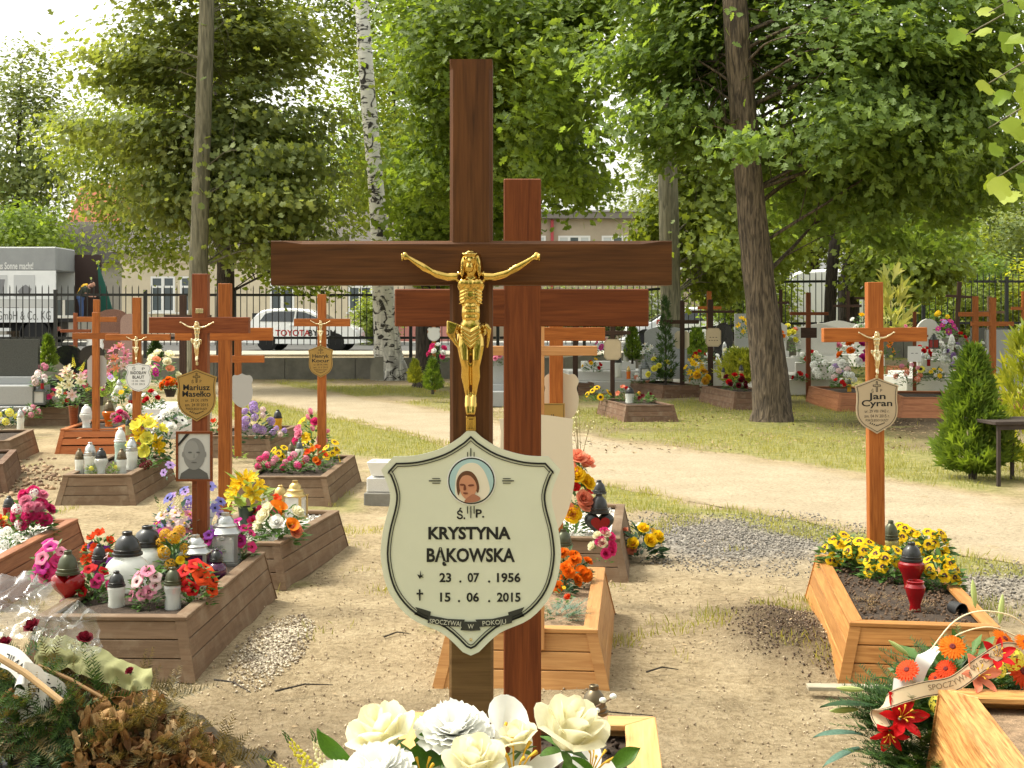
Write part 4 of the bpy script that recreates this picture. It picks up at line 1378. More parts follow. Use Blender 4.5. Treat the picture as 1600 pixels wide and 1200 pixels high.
# ------------------------------------------------------------------ street behind the fence
ASPH = mat('asphalt', (0.075, 0.073, 0.070), 0.9, vary=0.3, vscale=3, bump=0.3, bscale=60)
PAVE = mat('pavement_slabs', (0.34, 0.33, 0.30), 0.85, vary=0.15, vscale=2)
def sheet(name, x0, x1, y0, y1, z, m):
 return structure(name, MB().add([(x0, y0, z), (x1, y0, z), (x1, y1, z), (x0, y1, z)], [(0, 1, 2, 3)]).mesh(name, m, smooth=False))
sheet('road', -80, 80, 45.5, 57.5, 0.558, ASPH)
structure('pavement', MB().box((-80, 57.6, 0.4), (80, 61.5, 0.68)).mesh('pavement', PAVE, smooth=False))
structure('kerb', MB().box((-80, 57.45, 0.4), (80, 57.6, 0.685)).mesh('kerb', mat('kerb_stone', (0.42, 0.41, 0.39), 0.8), smooth=False))
structure('verge', MB().box((-80, 40.6, 0.3), (80, 45.4, 0.60)).mesh('verge', mat('verge_sand', (0.36, 0.32, 0.25), 0.95, vary=0.25, vscale=2), smooth=False))
# ------------------------------------------------------------------ buildings
PLAST = mat('cream_plaster', (0.62, 0.54, 0.40), 0.9, vary=0.10, vscale=1.2)
PLAST2 = mat('beige_plaster', (0.44, 0.37, 0.28), 0.9, vary=0.08, vscale=1.2)
WFR = mat('white_window_frame', (0.78, 0.78, 0.76), 0.4)
GLASSD = mat('window_glass', (0.10, 0.12, 0.13), 0.08, spec=0.6)
ROOFG = mat('grey_roofing', (0.085, 0.075, 0.068), 0.85, vary=0.25, vscale=3)
ROOFR = mat('red_roof_tiles', (0.30, 0.09, 0.05), 0.85, vary=0.3, vscale=4)
CURT = mat('net_curtain', (0.55, 0.58, 0.58), 0.9)
def window(par, x, z, w, h, y, leaves_=2, transom=False, curtain=False, bars=False):
 """a window part on a wall face at y (facing -y): frame, panes, sill"""
 fr = MB()
 f = 0.09
 for (a, b) in (((x - w / 2, y - 0.05, z), (x + w / 2, y + 0.02, z + f)), ((x - w / 2, y - 0.05, z + h - f), (x + w / 2, y + 0.02, z + h)),
     ((x - w / 2, y - 0.05, z + f), (x - w / 2 + f, y + 0.02, z + h - f)), ((x + w / 2 - f, y - 0.05, z + f), (x + w / 2, y + 0.02, z + h - f))):
  fr.box(a, b)
 for k in range(1, leaves_):
  xx = x - w / 2 + w * k / leaves_
  fr.box((xx - 0.07, y - 0.045, z + f), (xx + 0.07, y + 0.02, z + h - f))
 if transom:
  fr.box((x - w / 2 + f, y - 0.044, z + h * 0.68), (x + w / 2 - f, y + 0.02, z + h * 0.68 + 0.10))
 o = obj('window', fr.mesh('window', WFR, smooth=False), par)
 for k in range(leaves_):
  xa, xb = x - w / 2 + w * k / leaves_ + 0.08, x - w / 2 + w * (k + 1) / leaves_ - 0.08
  obj('pane', MB().box((xa, y - 0.02, z + f * 0.9), (xb, y - 0.005, z + h - f * 0.9)).mesh('pane', CURT if (curtain and k % 2 == 0) else GLASSD, smooth=False), o)
 obj('sill', MB().box((x - w / 2 - 0.08, y - 0.16, z - 0.07), (x + w / 2 + 0.08, y + 0.01, z)).mesh('sill', WFR, smooth=False), o)
def wall_obj(par, x0, x1, y0, y1, z0, z1, m, name='wall'):
 return obj(name, MB().box((x0, y0, z0), (x1, y1, z1)).mesh(name, m, smooth=False), par)
# cream single-storey building on the left
b1 = thing('cream_building', 'cream plastered low building with white windows behind the fence', 'building', (0, 0, 0))
Y1 = 62.0
wall_obj(b1, -18.0, -5.0, Y1, Y1 + 9, 0.5, 4.75, PLAST)
wall_obj(b1, -18.05, -4.95, Y1 - 0.04, Y1 + 9.02, 0.5, 1.0, mat('plinth_brown', (0.27, 0.19, 0.15), 0.9), 'plinth')
wall_obj(b1, -18.06, -4.94, Y1 - 0.08, Y1, 4.25, 4.42, PLAST, 'cornice')
for xx in (-16.1, -14.75, -10.6, -7.0):
 window(b1, xx, 2.0, 1.12, 1.65, Y1, 2, True)
rf = MB().add([(-18.5, Y1 - 0.5, 4.75), (-4.5, Y1 - 0.5, 4.75), (-4.5, Y1 + 9.5, 4.75), (-18.5, Y1 + 9.5, 4.75), (-18.5, Y1 + 4.5, 7.0), (-4.5, Y1 + 4.5, 7.0)], [(0, 3, 2, 1), (0, 1, 5, 4), (2, 3, 4, 5), (0, 4, 3), (1, 2, 5)])
r_ = obj('roof', rf.mesh('roof', ROOFG, smooth=False), b1)
obj('chimney', MB().box((-13.2, Y1 + 3.2, 5.6), (-12.4, Y1 + 4.0, 7.7)).mesh('chimney', ROOFR, smooth=False), r_)
# grey hall farther left
b0 = thing('grey_hall', 'long grey roofed hall behind the lorry', 'building', (0, 0, 0))
wall_obj(b0, -44, -20, 72, 80, 0.5, 4.7, mat('grey_render', (0.40, 0.39, 0.37), 0.9, vary=0.1, vscale=1))
rf = MB().add([(-44.4, 71.5, 4.7), (-19.6, 71.5, 4.7), (-19.6, 80.5, 4.7), (-44.4, 80.5, 4.7), (-44.4, 76, 7.2), (-19.6, 76, 7.2)], [(0, 3, 2, 1), (0, 1, 5, 4), (2, 3, 4, 5), (0, 4, 3), (1, 2, 5)])
obj('roof', rf.mesh('roof', ROOFG, smooth=False), b0)
for xx in (-40, -36, -32, -28, -24):
 window(b0, xx, 1.8, 1.6, 1.4, 72, 2)
# red roofed house seen through the leaves
b3 = thing('red_roofed_house', 'house with a red tiled roof glimpsed through the leaves at left', 'building', (0, 0, 0))
wall_obj(b3, -29, -20.5, 88, 96, 0.5, 7.2, PLAST2)
rf = MB().add([(-29.4, 87.6, 7.2), (-20.1, 87.6, 7.2), (-20.1, 96.4, 7.2), (-29.4, 96.4, 7.2), (-29.4, 92, 11.0), (-20.1, 92, 11.0)], [(0, 3, 2, 1), (0, 1, 5, 4), (2, 3, 4, 5), (0, 4, 3), (1, 2, 5)])
obj('roof', rf.mesh('roof', ROOFR, smooth=False), b3)
for xx in (-27, -24.5, -22):
 window(b3, xx, 4.6, 1.2, 1.5, 88, 2)
# beige flat-roofed building in the middle
b2 = thing('beige_building', 'beige flat-roofed building with white windows behind the crosses', 'building', (0, 0, 0))
Y2 = 68.0
wall_obj(b2, -4.0, 9.6, Y2, Y2 + 10, 0.5, 6.75, PLAST2)
wall_obj(b2, -4.4, 10.0, Y2 - 0.5, Y2 + 10.4, 6.75, 7.08, mat('roof_slab', (0.20, 0.18, 0.16), 0.9), 'roof')
wall_obj(b2, -4.46, 10.06, Y2 - 0.56, Y2 + 10.46, 7.08, 7.16, mat('roof_trim', (0.38, 0.37, 0.35), 0.6), 'roof_trim')
for xx in (-2.4, 0.9, 3.15, 5.35, 7.8):
 window(b2, xx, 4.25, 1.62, 1.65, Y2, 3, False, True)
 window(b2, xx, 1.5, 1.62, 1.5, Y2, 3, False, True)
wall_obj(b2, 1.95, 2.1, Y2 - 0.25, Y2 - 0.02, 0.6, 6.7, mat('red_drainpipe', (0.40, 0.06, 0.07), 0.5), 'drainpipe')
# pink boundary wall seen low through the fence
tag(obj('pink_wall', MB().box((-5.3, 60.2, 0.5), (-1.5, 60.4, 1.85)).box((-5.35, 60.15, 1.85), (-1.45, 60.45, 1.95)).mesh('pink_wall', mat('pink_plaster', (0.46, 0.20, 0.18), 0.9, vary=0.1), smooth=False)), 'pink plastered boundary wall behind the birch', 'wall')
# ------------------------------------------------------------------ vehicles
TYRE = mat('tyre_rubber', (0.018, 0.018, 0.019), 0.8)
RIM = mat('alloy_rim', (0.55, 0.56, 0.57), 0.3, 0.8)
CARW = mat('white_car_paint', (0.80, 0.81, 0.82), 0.25, coat=0.8)
CARGLASS = mat('tinted_car_glass', (0.03, 0.035, 0.04), 0.06, spec=0.6)
LAMP_R = mat('red_tail_lamp', (0.35, 0.01, 0.01), 0.2, coat=0.5)
LAMP_C = mat('clear_headlamp', (0.6, 0.62, 0.64), 0.1, coat=0.8)
DARKPL = mat('dark_plastic', (0.02, 0.02, 0.021), 0.6)
def wheel(par, x, y, r, w, out=-1):
 """axis along y; out=-1: rim shows towards -y"""
 Rm = Matrix.Rotation(rad(90), 4, 'X')
 t = MB().lathe([(r * 0.62, -w / 2), (r * 0.93, -w / 2), (r, -w * 0.35), (r, w * 0.35), (r * 0.93, w / 2), (r * 0.62, w / 2)], 28, 0, Rm)
 wo = obj('wheel', t.mesh('wheel', TYRE), par, loc=(x, y, r))
 rm = MB().lathe([(r * 0.64, -w * 0.3), (r * 0.64, w * 0.49), (r * 0.57, w * 0.47), (r * 0.55, w * 0.30), (0.0, w * 0.30)], 24, 0, Rm)
 for k in range(10):
  a = k * math.pi / 5
  M = Matrix.Rotation(a, 4, 'Y') @ Matrix.Translation((0, -w * 0.40, 0))
  rm.box((-r * 0.045, -w * 0.06, r * 0.06), (r * 0.045, w * 0.06, r * 0.58), 0, M)
 rm.lathe([(r * 0.13, w * 0.30), (r * 0.12, w * 0.48), (0, w * 0.49)], 12, 0, Rm)
 o = obj('rim', rm.mesh('rim', RIM), wo)
 if out > 0:
  o.rotation_euler = (0, 0, math.pi)
 return wo
def hatchback(label, x, y, z, yaw, L=4.0, text=None, group='parked cars'):
 """car pointing +x, near side -y"""
 t = thing('parked_car', label, 'car', (x, y, z), yaw, group)
 W = 1.72
 prof = [(-2.0, 0.42), (-2.02, 0.75), (-1.93, 0.98), (-1.86, 1.05), (-1.55, 1.38), (-1.2, 1.47), (-0.5, 1.50), (0.15, 1.45), (0.55, 1.28), (1.02, 0.99), (1.45, 0.93), (1.80, 0.82), (1.97, 0.66), (2.0, 0.40), (1.9, 0.24), (-1.9, 0.26)]
 prof = catmull(prof, 3, True)
 arches = [(-1.22, 0.36), (1.24, 0.36)]
 vs, fs = [], []
 n = len(prof)
 lay = [(-0.5, 0.90), (-0.47, 0.97), (-0.40, 1.0), (0.40, 1.0), (0.47, 0.97), (0.5, 0.90)]
 for yy, sc in lay:
  for (a, b) in prof:
   tum = max(0, b - 0.95) * 0.42           # sides lean in above the waist
   yv = yy * W
   yv = yv - math.copysign(min(tum, abs(yv) * 0.9), yv)
   vs.append((a * (0.98 if abs(yy) > 0.45 else 1.0), yv, 0.85 + (b - 0.85) * (sc if b > 0.85 else 1)))
 for i in range(len(lay) - 1):
  for k in range(n):
   k2 = (k + 1) % n
   fs.append((i * n + k, i * n + k2, (i + 1) * n + k2, (i + 1) * n + k))
 fs += [tuple(range(n - 1, -1, -1)), tuple((len(lay) - 1) * n + k for k in range(n))]
 obj('body', MB().add(vs, fs).mesh('body', CARW, angle=30), t)
 for s in (-1, 1):
  for nm, o in (('side_window', [(-1.50, 1.03), (-0.30, 1.01), (-0.28, 1.38), (-1.0, 1.375), (-1.32, 1.30)]), ('side_window', [(-0.22, 1.01), (0.80, 1.0), (0.45, 1.20), (0.08, 1.35), (-0.20, 1.38)])):
   mb = MB()
   oo = []
   for (a, b) in o:
    oo.append((a, b))
   v1 = [(a, s * (W / 2 * 0.985 - (b - 0.95) * 0.42 + 0.016), b) for a, b in oo]
   v0 = [(a, s * (W / 2 * 0.985 - (b - 0.95) * 0.42 - 0.03), b) for a, b in oo]
   k = len(oo)
   mb.add(v1 + v0, [tuple(range(k)) if s < 0 else tuple(range(k - 1, -1, -1))] + [(i, i + k, (i + 1) % k + k, (i + 1) % k) for i in range(k)])
   obj(nm, mb.mesh(nm, CARGLASS, smooth=False), t)
  for ax_, _ in arches:
   obj('wheel_arch', MB().lathe([(0.37, -0.02), (0.37, 0.02), (0.30, 0.02), (0.30, -0.02)], 24, 0, Matrix.Translation((ax_, s * (W / 2 - 0.03), 0.34)) @ Matrix.Rotation(rad(90), 4, 'X'), caps=False).mesh('wheel_arch', DARKPL), t)
   wheel(t, ax_, s * (W / 2 - 0.10), 0.315, 0.21, s)
  obj('headlight', MB().box((1.60, s * 0.55 - 0.16, 0.66), (1.93, s * 0.55 + 0.16, 0.80)).mesh('headlight', LAMP_C, smooth=False, bevel=0.03), t)
  obj('tail_light', MB().box((-1.97, s * 0.70 - 0.10, 0.80), (-1.84, s * 0.70 + 0.10, 1.06)).mesh('tail_light', LAMP_R, smooth=False, bevel=0.02), t)
  obj('door_mirror', MB().box((0.62, s * 0.93 - 0.10, 0.98), (0.76, s * 0.93 + 0.10, 1.12)).mesh('door_mirror', CARW, smooth=False, bevel=0.03), t)
  obj('door_handle', MB().box((-0.42, s * 0.862 - 0.015, 0.86), (-0.24, s * 0.862 + 0.015, 0.90)).mesh('door_handle', CARW, smooth=False), t)
 obj('windscreen', MB().add([(0.60, -0.60, 1.265), (0.60, 0.60, 1.265), (1.00, 0.70, 1.015), (1.00, -0.70, 1.015), (0.62, -0.60, 1.29), (0.62, 0.60, 1.29), (1.03, 0.70, 1.035), (1.03, -0.70, 1.035)], HEXF).mesh('windscreen', CARGLASS, smooth=False), t)
 obj('rear_window', MB().box((-1.84, -0.55, 1.08), (-1.60, 0.55, 1.32)).mesh('rear_window', CARGLASS, smooth=False), t)
 obj('grille', MB().box((1.93, -0.5, 0.35), (2.01, 0.5, 0.52)).mesh('grille', DARKPL, smooth=False, bevel=0.02), t)
 if text:
  for (s_, xx, zz, sz, mm) in text:
   obj('lettering', text_mesh(s_, sz, mm, bold=0.006, extrude=0.002), t, loc=(xx, -W / 2 - 0.006, zz))
 return t
hatchback('white car with red and black lettering on its doors, parked behind the fence', (477 - 800) * 48 / F, 48.3, 0.565, rad(-4),
   text=[('TOYOTA', -0.30, 0.62, 0.30, mat('red_lettering', (0.45, 0.02, 0.02), 0.5)), ('BYTOM', 0.75, 0.62, 0.30, BLACKP)])
hatchback('white car parked behind the grey headstones, left of the dark trunk', (1120 - 800) * 47 / F, 47.2, 0.60, rad(3))
hatchback('white car farther back on the street, right of the crossbeam', (1060 - 800) * 53 / F, 54.5, 0.565, rad(180))
hatchback('white car half hidden by flowers near the right end of the fence', (1465 - 800) * 44 / F, 46.3, 0.60, rad(-170))
# white delivery van
vt = thing('delivery_van', 'tall white delivery van parked behind the fence', 'van', ((1318 - 800) * 45 / F, 45.2, 0.6), rad(-8), 'parked cars')
prof = catmull([(-1.75, 0.35), (-1.80, 1.2), (-1.72, 2.3), (-1.45, 2.66), (0, 2.72), (0.9, 2.62), (1.35, 2.2), (1.75, 1.35), (2.5, 1.10), (2.75, 0.85), (2.78, 0.4), (0, 0.32)], 4, True)
mbv = MB()
n = len(prof)
vs, fs = [], []
for yy, sc in ((-0.98, 0.93), (-0.92, 0.98), (-0.8, 1), (0.8, 1), (0.92, 0.98), (0.98, 0.93)):
 vs += [(a, yy, 1.4 + (b - 1.4) * sc) for a, b in prof]
for i in range(5):
 for k in range(n):
  fs.append((i * n + k, i * n + (k + 1) % n, (i + 1) * n + (k + 1) % n, (i + 1) * n + k))
fs += [tuple(range(n - 1, -1, -1)), tuple(5 * n + k for k in range(n))]
obj('body', mbv.add(vs, fs).mesh('body', CARW, angle=30), vt)
for s in (-1, 1):
 for wx in (-1.1, 1.9):
  wheel(vt, wx, s * 0.88, 0.34, 0.22, s)
 obj('side_window', MB().add([(0.75, s * 0.955, 1.45), (1.55, s * 0.955, 1.40), (1.2, s * 0.925, 2.15), (0.75, s * 0.925, 2.2)] + [(0.75, s * 0.995, 1.45), (1.55, s * 0.995, 1.40), (1.2, s * 0.965, 2.15), (0.75, s * 0.965, 2.2)], HEXF).mesh('side_window', CARGLASS, smooth=False), vt)
 obj('tail_light', MB().box((-1.82, s * 0.86 - 0.06, 0.9), (-1.72, s * 0.86 + 0.06, 1.5)).mesh('tail_light', LAMP_R, smooth=False), vt)
# lorry with grey and white tarpaulin, its back open to the right
lt_ = thing('tarpaulin_lorry', 'lorry with grey and white printed tarpaulin and open back', 'lorry', ((103 - 800) * 57 / F, 57.0, 0.56), rad(0))
TGREY = mat('grey_tarpaulin', (0.30, 0.31, 0.31), 0.6, vary=0.08, vscale=2, bump=0.3, bscale=3)
TWHITE = mat('white_tarpaulin', (0.80, 0.81, 0.80), 0.55, vary=0.05, vscale=2, bump=0.4, bscale=3)
LW = mat('lorry_white_paint', (0.76, 0.77, 0.77), 0.4)
obj('upper_tarpaulin', MB().box((-7.2, -1.22, 3.12), (0, 1.22, 4.12)).mesh('upper_tarpaulin', TGREY, smooth=False, bevel=0.05), lt_)
obj('side_tarpaulin', MB().box((-7.2, -1.24, 1.95), (-0.02, -1.15, 3.13)).mesh('side_tarpaulin', TWHITE, smooth=False), lt_)
obj('side_tarpaulin', MB().box((-7.2, 1.15, 1.95), (-0.02, 1.24, 3.13)).mesh('side_tarpaulin', TWHITE, smooth=False), lt_)
obj('drop_side', MB().box((-7.2, -1.26, 0.98), (0, -1.20, 1.58)).mesh('drop_side', LW, smooth=False), lt_)
obj('drop_side', MB().box((-7.2, -1.25, 1.60), (0, -1.19, 1.94)).mesh('drop_side', mat('lorry_pale_grey', (0.55, 0.55, 0.53), 0.5), smooth=False), lt_)
obj('deck', MB().box((-7.2, -1.19, 0.98), (0.05, 1.19, 1.15)).mesh('deck', DARKPL, smooth=False), lt_)
obj('headboard', MB().box((-7.25, -1.19, 1.15), (-7.15, 1.19, 4.0)).mesh('headboard', LW, smooth=False), lt_)
obj('chassis', MB().box((-7.0, -0.5, 0.62), (-0.1, 0.5, 0.98)).mesh('chassis', DARKPL, smooth=False), lt_)
obj('side_guard', MB().box((-4.2, -1.2, 0.35), (-1.9, -1.15, 0.47)).box((-4.2, -1.2, 0.62), (-1.9, -1.15, 0.75)).mesh('side_guard', LW, smooth=False), lt_)
obj('mudguard', MB().lathe([(0.66, -0.30), (0.66, 0.30), (0.62, 0.30), (0.62, -0.30)], 28, 0, Matrix.Translation((-0.86, -0.95, 0.52)) @ Matrix.Rotation(rad(90), 4, 'X'), caps=False).mesh('mudguard', DARKPL), lt_)
for wx in (-0.86, -5.6):
 for s in (-1, 1):
  wheel(lt_, wx, s * 0.98, 0.54, 0.42, s)
obj('rear_lamp', MB().box((0.0, -1.15, 0.62), (0.06, -0.8, 0.80)).mesh('rear_lamp', LAMP_R, smooth=False), lt_)
for k, xx in enumerate((-2.45, -1.30, -3.6)):
 pr = obj('printed_panel', MB().box((xx - 0.45, -1.256, 2.05), (xx + 0.42, -1.245, 2.95)).mesh('printed_panel', mat('print_pale', (0.55, 0.56, 0.56), 0.6), smooth=False), lt_)
 o = [(-0.30, 0.62), (-0.20, -0.02), (0.22, -0.02), (0.34, 0.62)] if k != 1 else [(-0.28, 0.12), (-0.2, 0.0), (0.2, -0.02), (0.3, 0.22), (0.05, 0.40), (-0.12, 0.30)]
 obj('printed_basket', MB().prism([(a + xx, b + 2.15) for a, b in (o if k != 1 else o)], -1.266, -1.257).mesh('printed_basket', mat('print_grey', (0.22, 0.22, 0.23), 0.6) if k != 2 else mat('print_blue', (0.05, 0.10, 0.35), 0.6), smooth=False), pr)
obj('lettering', text_mesh('roal aus Sonne macht!', 0.40, PLAQ_W, bold=0.008, fit=1.95), lt_, loc=(-1.92, -1.232, 3.33))
obj('lettering', text_mesh('nn GmbH & Co. KG', 0.52, mat('grey_lettering', (0.18, 0.18, 0.18), 0.5), fit=2.62), lt_, loc=(-1.52, -1.268, 1.27))
# tail: open dark cargo space beside the tarpaulin with green sheet
obj('rear_door', MB().box((0.02, 1.10, 1.1), (1.15, 1.2, 3.9)).mesh('rear_door', mat('dark_brown_ply', (0.05, 0.03, 0.025), 0.7), smooth=False), lt_)
obj('tail_lift', MB().box((0.03, -1.1, 1.02), (1.3, 1.1, 1.12)).mesh('tail_lift', DARKPL, smooth=False), lt_)
obj('green_sheet', MB().add([(1.05, 0.9, 3.6), (1.5, 0.85, 2.3), (1.9, 0.8, 0.9), (1.2, 0.95, 0.9), (1.05, 0.97, 3.6), (1.5, 0.92, 2.3), (1.9, 0.87, 0.9), (1.15, 1.02, 0.9)], [(0, 3, 2, 1), (4, 5, 6, 7), (0, 1, 5, 4), (1, 2, 6, 5), (2, 3, 7, 6), (3, 0, 4, 7)]).mesh('green_sheet', mat('green_sheet', (0.02, 0.11, 0.08), 0.6), smooth=False), lt_)
# person bending at the lorry's open back, in a yellow vest
SKIN = mat('skin', (0.48, 0.25, 0.17), 0.6)
pt_ = thing('person', 'person in a yellow vest and blue jeans bending over at the lorry', 'person', ((118 - 800) * 56 / F, 56.6, 1.70), 0.0)
b = MB()
b.tube([(0, 0.10, 0.05), (0.02, 0.10, 0.45), (0.0, 0.10, 0.86)], [0.055, 0.07, 0.10], 10)
b.tube([(0.10, -0.10, 0.05), (0.10, -0.10, 0.45), (0.02, -0.09, 0.86)], [0.055, 0.07, 0.10], 10)
b.tube([(0.0, 0, 0.84), (0.05, 0, 1.02), (0.22, 0, 1.22), (0.34, 0, 1.34)], [0.16, 0.16, 0.18, 0.13], 12)
b.tube([(0.36, 0, 1.36), (0.44, 0, 1.40)], [0.06, 0.055], 8)
ell(b, (0.52, 0, 1.43), (0.11, 0.085, 0.12), (0, 0.6, 0))
ell(b, (0.62, 0, 1.39), (0.025, 0.02, 0.03))
for s in (-1, 1):
 b.tube([(0.30, s * 0.19, 1.30), (0.30, s * 0.22, 1.05), (0.46, s * 0.16, 0.92), (0.56, s * 0.12, 0.92)], [0.06, 0.05, 0.04, 0.032], 8)
 ell(b, (0.60, s * 0.11, 0.92), (0.05, 0.03, 0.035))
 ell(b, (0.03, s * 0.1, 0.03), (0.13, 0.05, 0.05))
obj('body', remeshed(b, 0.02, 'body', SKIN, 3), pt_)
def shell(parts, name, m, vox=0.02):
 q = MB()
 for pts_, rs_ in parts:
  q.tube(pts_, rs_, 12)
 obj(name, remeshed(q, vox, name, m, 2), pt_)
shell([([(0, 0.10, 0.08), (0.02, 0.10, 0.45), (0.0, 0.09, 0.88)], [0.08, 0.09, 0.125]), ([(0.10, -0.10, 0.08), (0.10, -0.10, 0.45), (0.02, -0.08, 0.88)], [0.08, 0.09, 0.125]), ([(0, 0, 0.80), (0.03, 0, 0.97)], [0.17, 0.175])], 'jeans', mat('blue_denim', (0.06, 0.10, 0.22), 0.9))
shell([([(0.03, 0, 0.92), (0.05, 0, 1.02), (0.22, 0, 1.22), (0.33, 0, 1.33)], [0.178, 0.178, 0.20, 0.15]), ([(0.30, 0.17, 1.30), (0.30, 0.22, 1.08)], [0.08, 0.068]), ([(0.30, -0.17, 1.30), (0.30, -0.22, 1.08)], [0.08, 0.068])], 'shirt', mat('dark_shirt', (0.04, 0.05, 0.035), 0.9))
shell([([(-0.06, 0, 1.0), (0.06, 0, 1.20), (0.20, 0, 1.37), (0.33, 0, 1.42)], [0.09, 0.125, 0.12, 0.07])], 'safety_vest', mat('yellow_vest', (0.75, 0.42, 0.02), 0.7))
shell([([(0.44, 0, 1.49), (0.50, 0, 1.53), (0.55, 0, 1.52)], [0.05, 0.085, 0.06])], 'hair', mat('dark_hair', (0.03, 0.02, 0.015), 0.8))
# ------------------------------------------------------------------ trees
def bark_mat(name, c1, c2, vz=3.0, hs_=24.0, bump=1.0):
 m = bpy.data.materials.new(name)
 ns, ls = nodes_of(m)
 p = ns['Principled BSDF']
 p.inputs['Roughness'].default_value = 0.95
 tc = ns.new('ShaderNodeTexCoord')
 mp = ns.new('ShaderNodeMapping')
 mp.inputs['Scale'].default_value = (hs_, hs_, vz)
 ls.new(tc.outputs['Object'], mp.inputs['Vector'])
 n = ns.new('ShaderNodeTexNoise')
 n.inputs['Scale'].default_value = 1.0
 n.inputs['Detail'].default_value = 6
 n.inputs['Distortion'].default_value = 0.8
 ls.new(mp.outputs[0], n.inputs['Vector'])
 rp = ns.new('ShaderNodeValToRGB')
 rp.color_ramp.elements[0].position, rp.color_ramp.elements[1].position = 0.38, 0.64
 rp.color_ramp.elements[0].color, rp.color_ramp.elements[1].color = (*c1, 1), (*c2, 1)
 ls.new(n.outputs['Fac'], rp.inputs['Fac'])
 ls.new(rp.outputs[0], p.inputs['Base Color'])
 bp = ns.new('ShaderNodeBump')
 bp.inputs['Strength'].default_value = bump
 bp.inputs['Distance'].default_value = 0.06
 ls.new(n.outputs['Fac'], bp.inputs['Height'])
 ls.new(bp.outputs[0], p.inputs['Normal'])
 return m
BK_OAK = bark_mat('oak_bark', (0.038, 0.027, 0.017), (0.155, 0.115, 0.075), 3.5, 26)
BK_GREY = bark_mat('grey_green_bark', (0.085, 0.080, 0.05), (0.19, 0.175, 0.115), 2.0, 14, 0.5)
BK_DARK = bark_mat('dark_bark', (0.020, 0.016, 0.012), (0.065, 0.05, 0.038), 3, 26)
def birch_mat():
 m = bpy.data.materials.new('birch_bark')
 ns, ls = nodes_of(m)
 p = ns['Principled BSDF']
 p.inputs['Roughness'].default_value = 0.8
 tc = ns.new('ShaderNodeTexCoord')
 def band(sc, dist, lo, hi):
  mp = ns.new('ShaderNodeMapping'); mp.inputs['Scale'].default_value = sc
  ls.new(tc.outputs['Object'], mp.inputs['Vector'])
  n = ns.new('ShaderNodeTexNoise'); n.inputs['Scale'].default_value = 1; n.inputs['Detail'].default_value = 5; n.inputs['Distortion'].default_value = dist
  ls.new(mp.outputs[0], n.inputs['Vector'])
  r = ns.new('ShaderNodeValToRGB'); r.color_ramp.elements[0].position = lo; r.color_ramp.elements[1].position = hi
  ls.new(n.outputs['Fac'], r.inputs['Fac'])
  return r.outputs[0]
 a = band((2.6, 2.6, 3.2), 1.5, 0.56, 0.61)
 b_ = band((3.5, 3.5, 20.0), 0.6, 0.58, 0.64)
 mx = ns.new('ShaderNodeMath'); mx.operation = 'MAXIMUM'
 ls.new(a, mx.inputs[0]); ls.new(b_, mx.inputs[1])
 # rough dark bark takes over towards the foot of an old birch
 sx = ns.new('ShaderNodeSeparateXYZ'); ls.new(tc.outputs['Object'], sx.inputs[0])
 mr = ns.new('ShaderNodeMapRange'); mr.inputs['From Min'].default_value = 2.6; mr.inputs['From Max'].default_value = 0.0; mr.inputs['To Min'].default_value = 0; mr.inputs['To Max'].default_value = 0.75
 ls.new(sx.outputs['Z'], mr.inputs['Value'])
 c = band((7, 7, 1.6), 1.2, 0.40, 0.62)
 mu = ns.new('ShaderNodeMath'); mu.operation = 'MULTIPLY'; ls.new(mr.outputs[0], mu.inputs[0]); ls.new(c, mu.inputs[1])
 m2 = ns.new('ShaderNodeMath'); m2.operation = 'MAXIMUM'; ls.new(mx.outputs[0], m2.inputs[0]); ls.new(mu.outputs[0], m2.inputs[1])
 mc = ns.new('ShaderNodeMix'); mc.data_type = 'RGBA'
 ls.new(m2.outputs[0], mc.inputs[0])
 mc.inputs[6].default_value = (0.70, 0.68, 0.63, 1)
 mc.inputs[7].default_value = (0.035, 0.030, 0.026, 1)
 ls.new(mc.outputs[2], p.inputs['Base Color'])
 bp = ns.new('ShaderNodeBump'); bp.inputs['Strength'].default_value = 0.6; bp.inputs['Distance'].default_value = 0.03
 ls.new(m2.outputs[0], bp.inputs['Height']); ls.new(bp.outputs[0], p.inputs['Normal'])
 return m
BK_BIRCH = birch_mat()
def lobed(lobes, depth):
 """leaf outline fan: rounded lobes"""
 pts_ = [(0.0, 0.0)]
 half = []
 for k in range(lobes + 1):
  u = (k + 0.5) / (lobes + 0.5)
  w = 0.36 * math.sin(math.pi * (0.12 + 0.80 * u))
  half.append((u - 0.06, w))
  if k < lobes:
   half.append((u + 0.05, w * depth))
 right = [(x, -w) for x, w in half]
 left = [(x, w) for x, w in half]
 ring = [(0, 0)] + right + [(1.0, 0)] + left[::-1]
 V = [(x, y, 0.10 * abs(y) - 0.10 * x * x) for x, y in ring]
 V.append((0.5, 0, -0.05))
 c = len(V) - 1
 n = len(ring)
 T = [(c, i, (i + 1) % n) for i in range(n)]
 return np.array(V, float) - np.array([0.5, 0, 0]), np.array(T)
OAKL = lobed(3, 0.55)
MAPL = (np.array([(-0.45, 0, 0), (-0.05, -0.48, 0.04), (0.05, -0.20, 0.0), (0.35, -0.34, 0.02), (0.5, 0, -0.05), (0.35, 0.34, 0.02), (0.05, 0.20, 0.0), (-0.05, 0.48, 0.04)], float),
  np.array([(0, 1, 2), (0, 2, 4), (2, 3, 4), (0, 4, 6), (4, 5, 6), (0, 6, 7)]))
SIMP = (np.array([(-0.5, 0, 0), (0.02, -0.30, 0.06), (0.5, 0, -0.06), (0.02, 0.30, 0.06)], float), np.array([(0, 1, 2), (0, 2, 3)]))
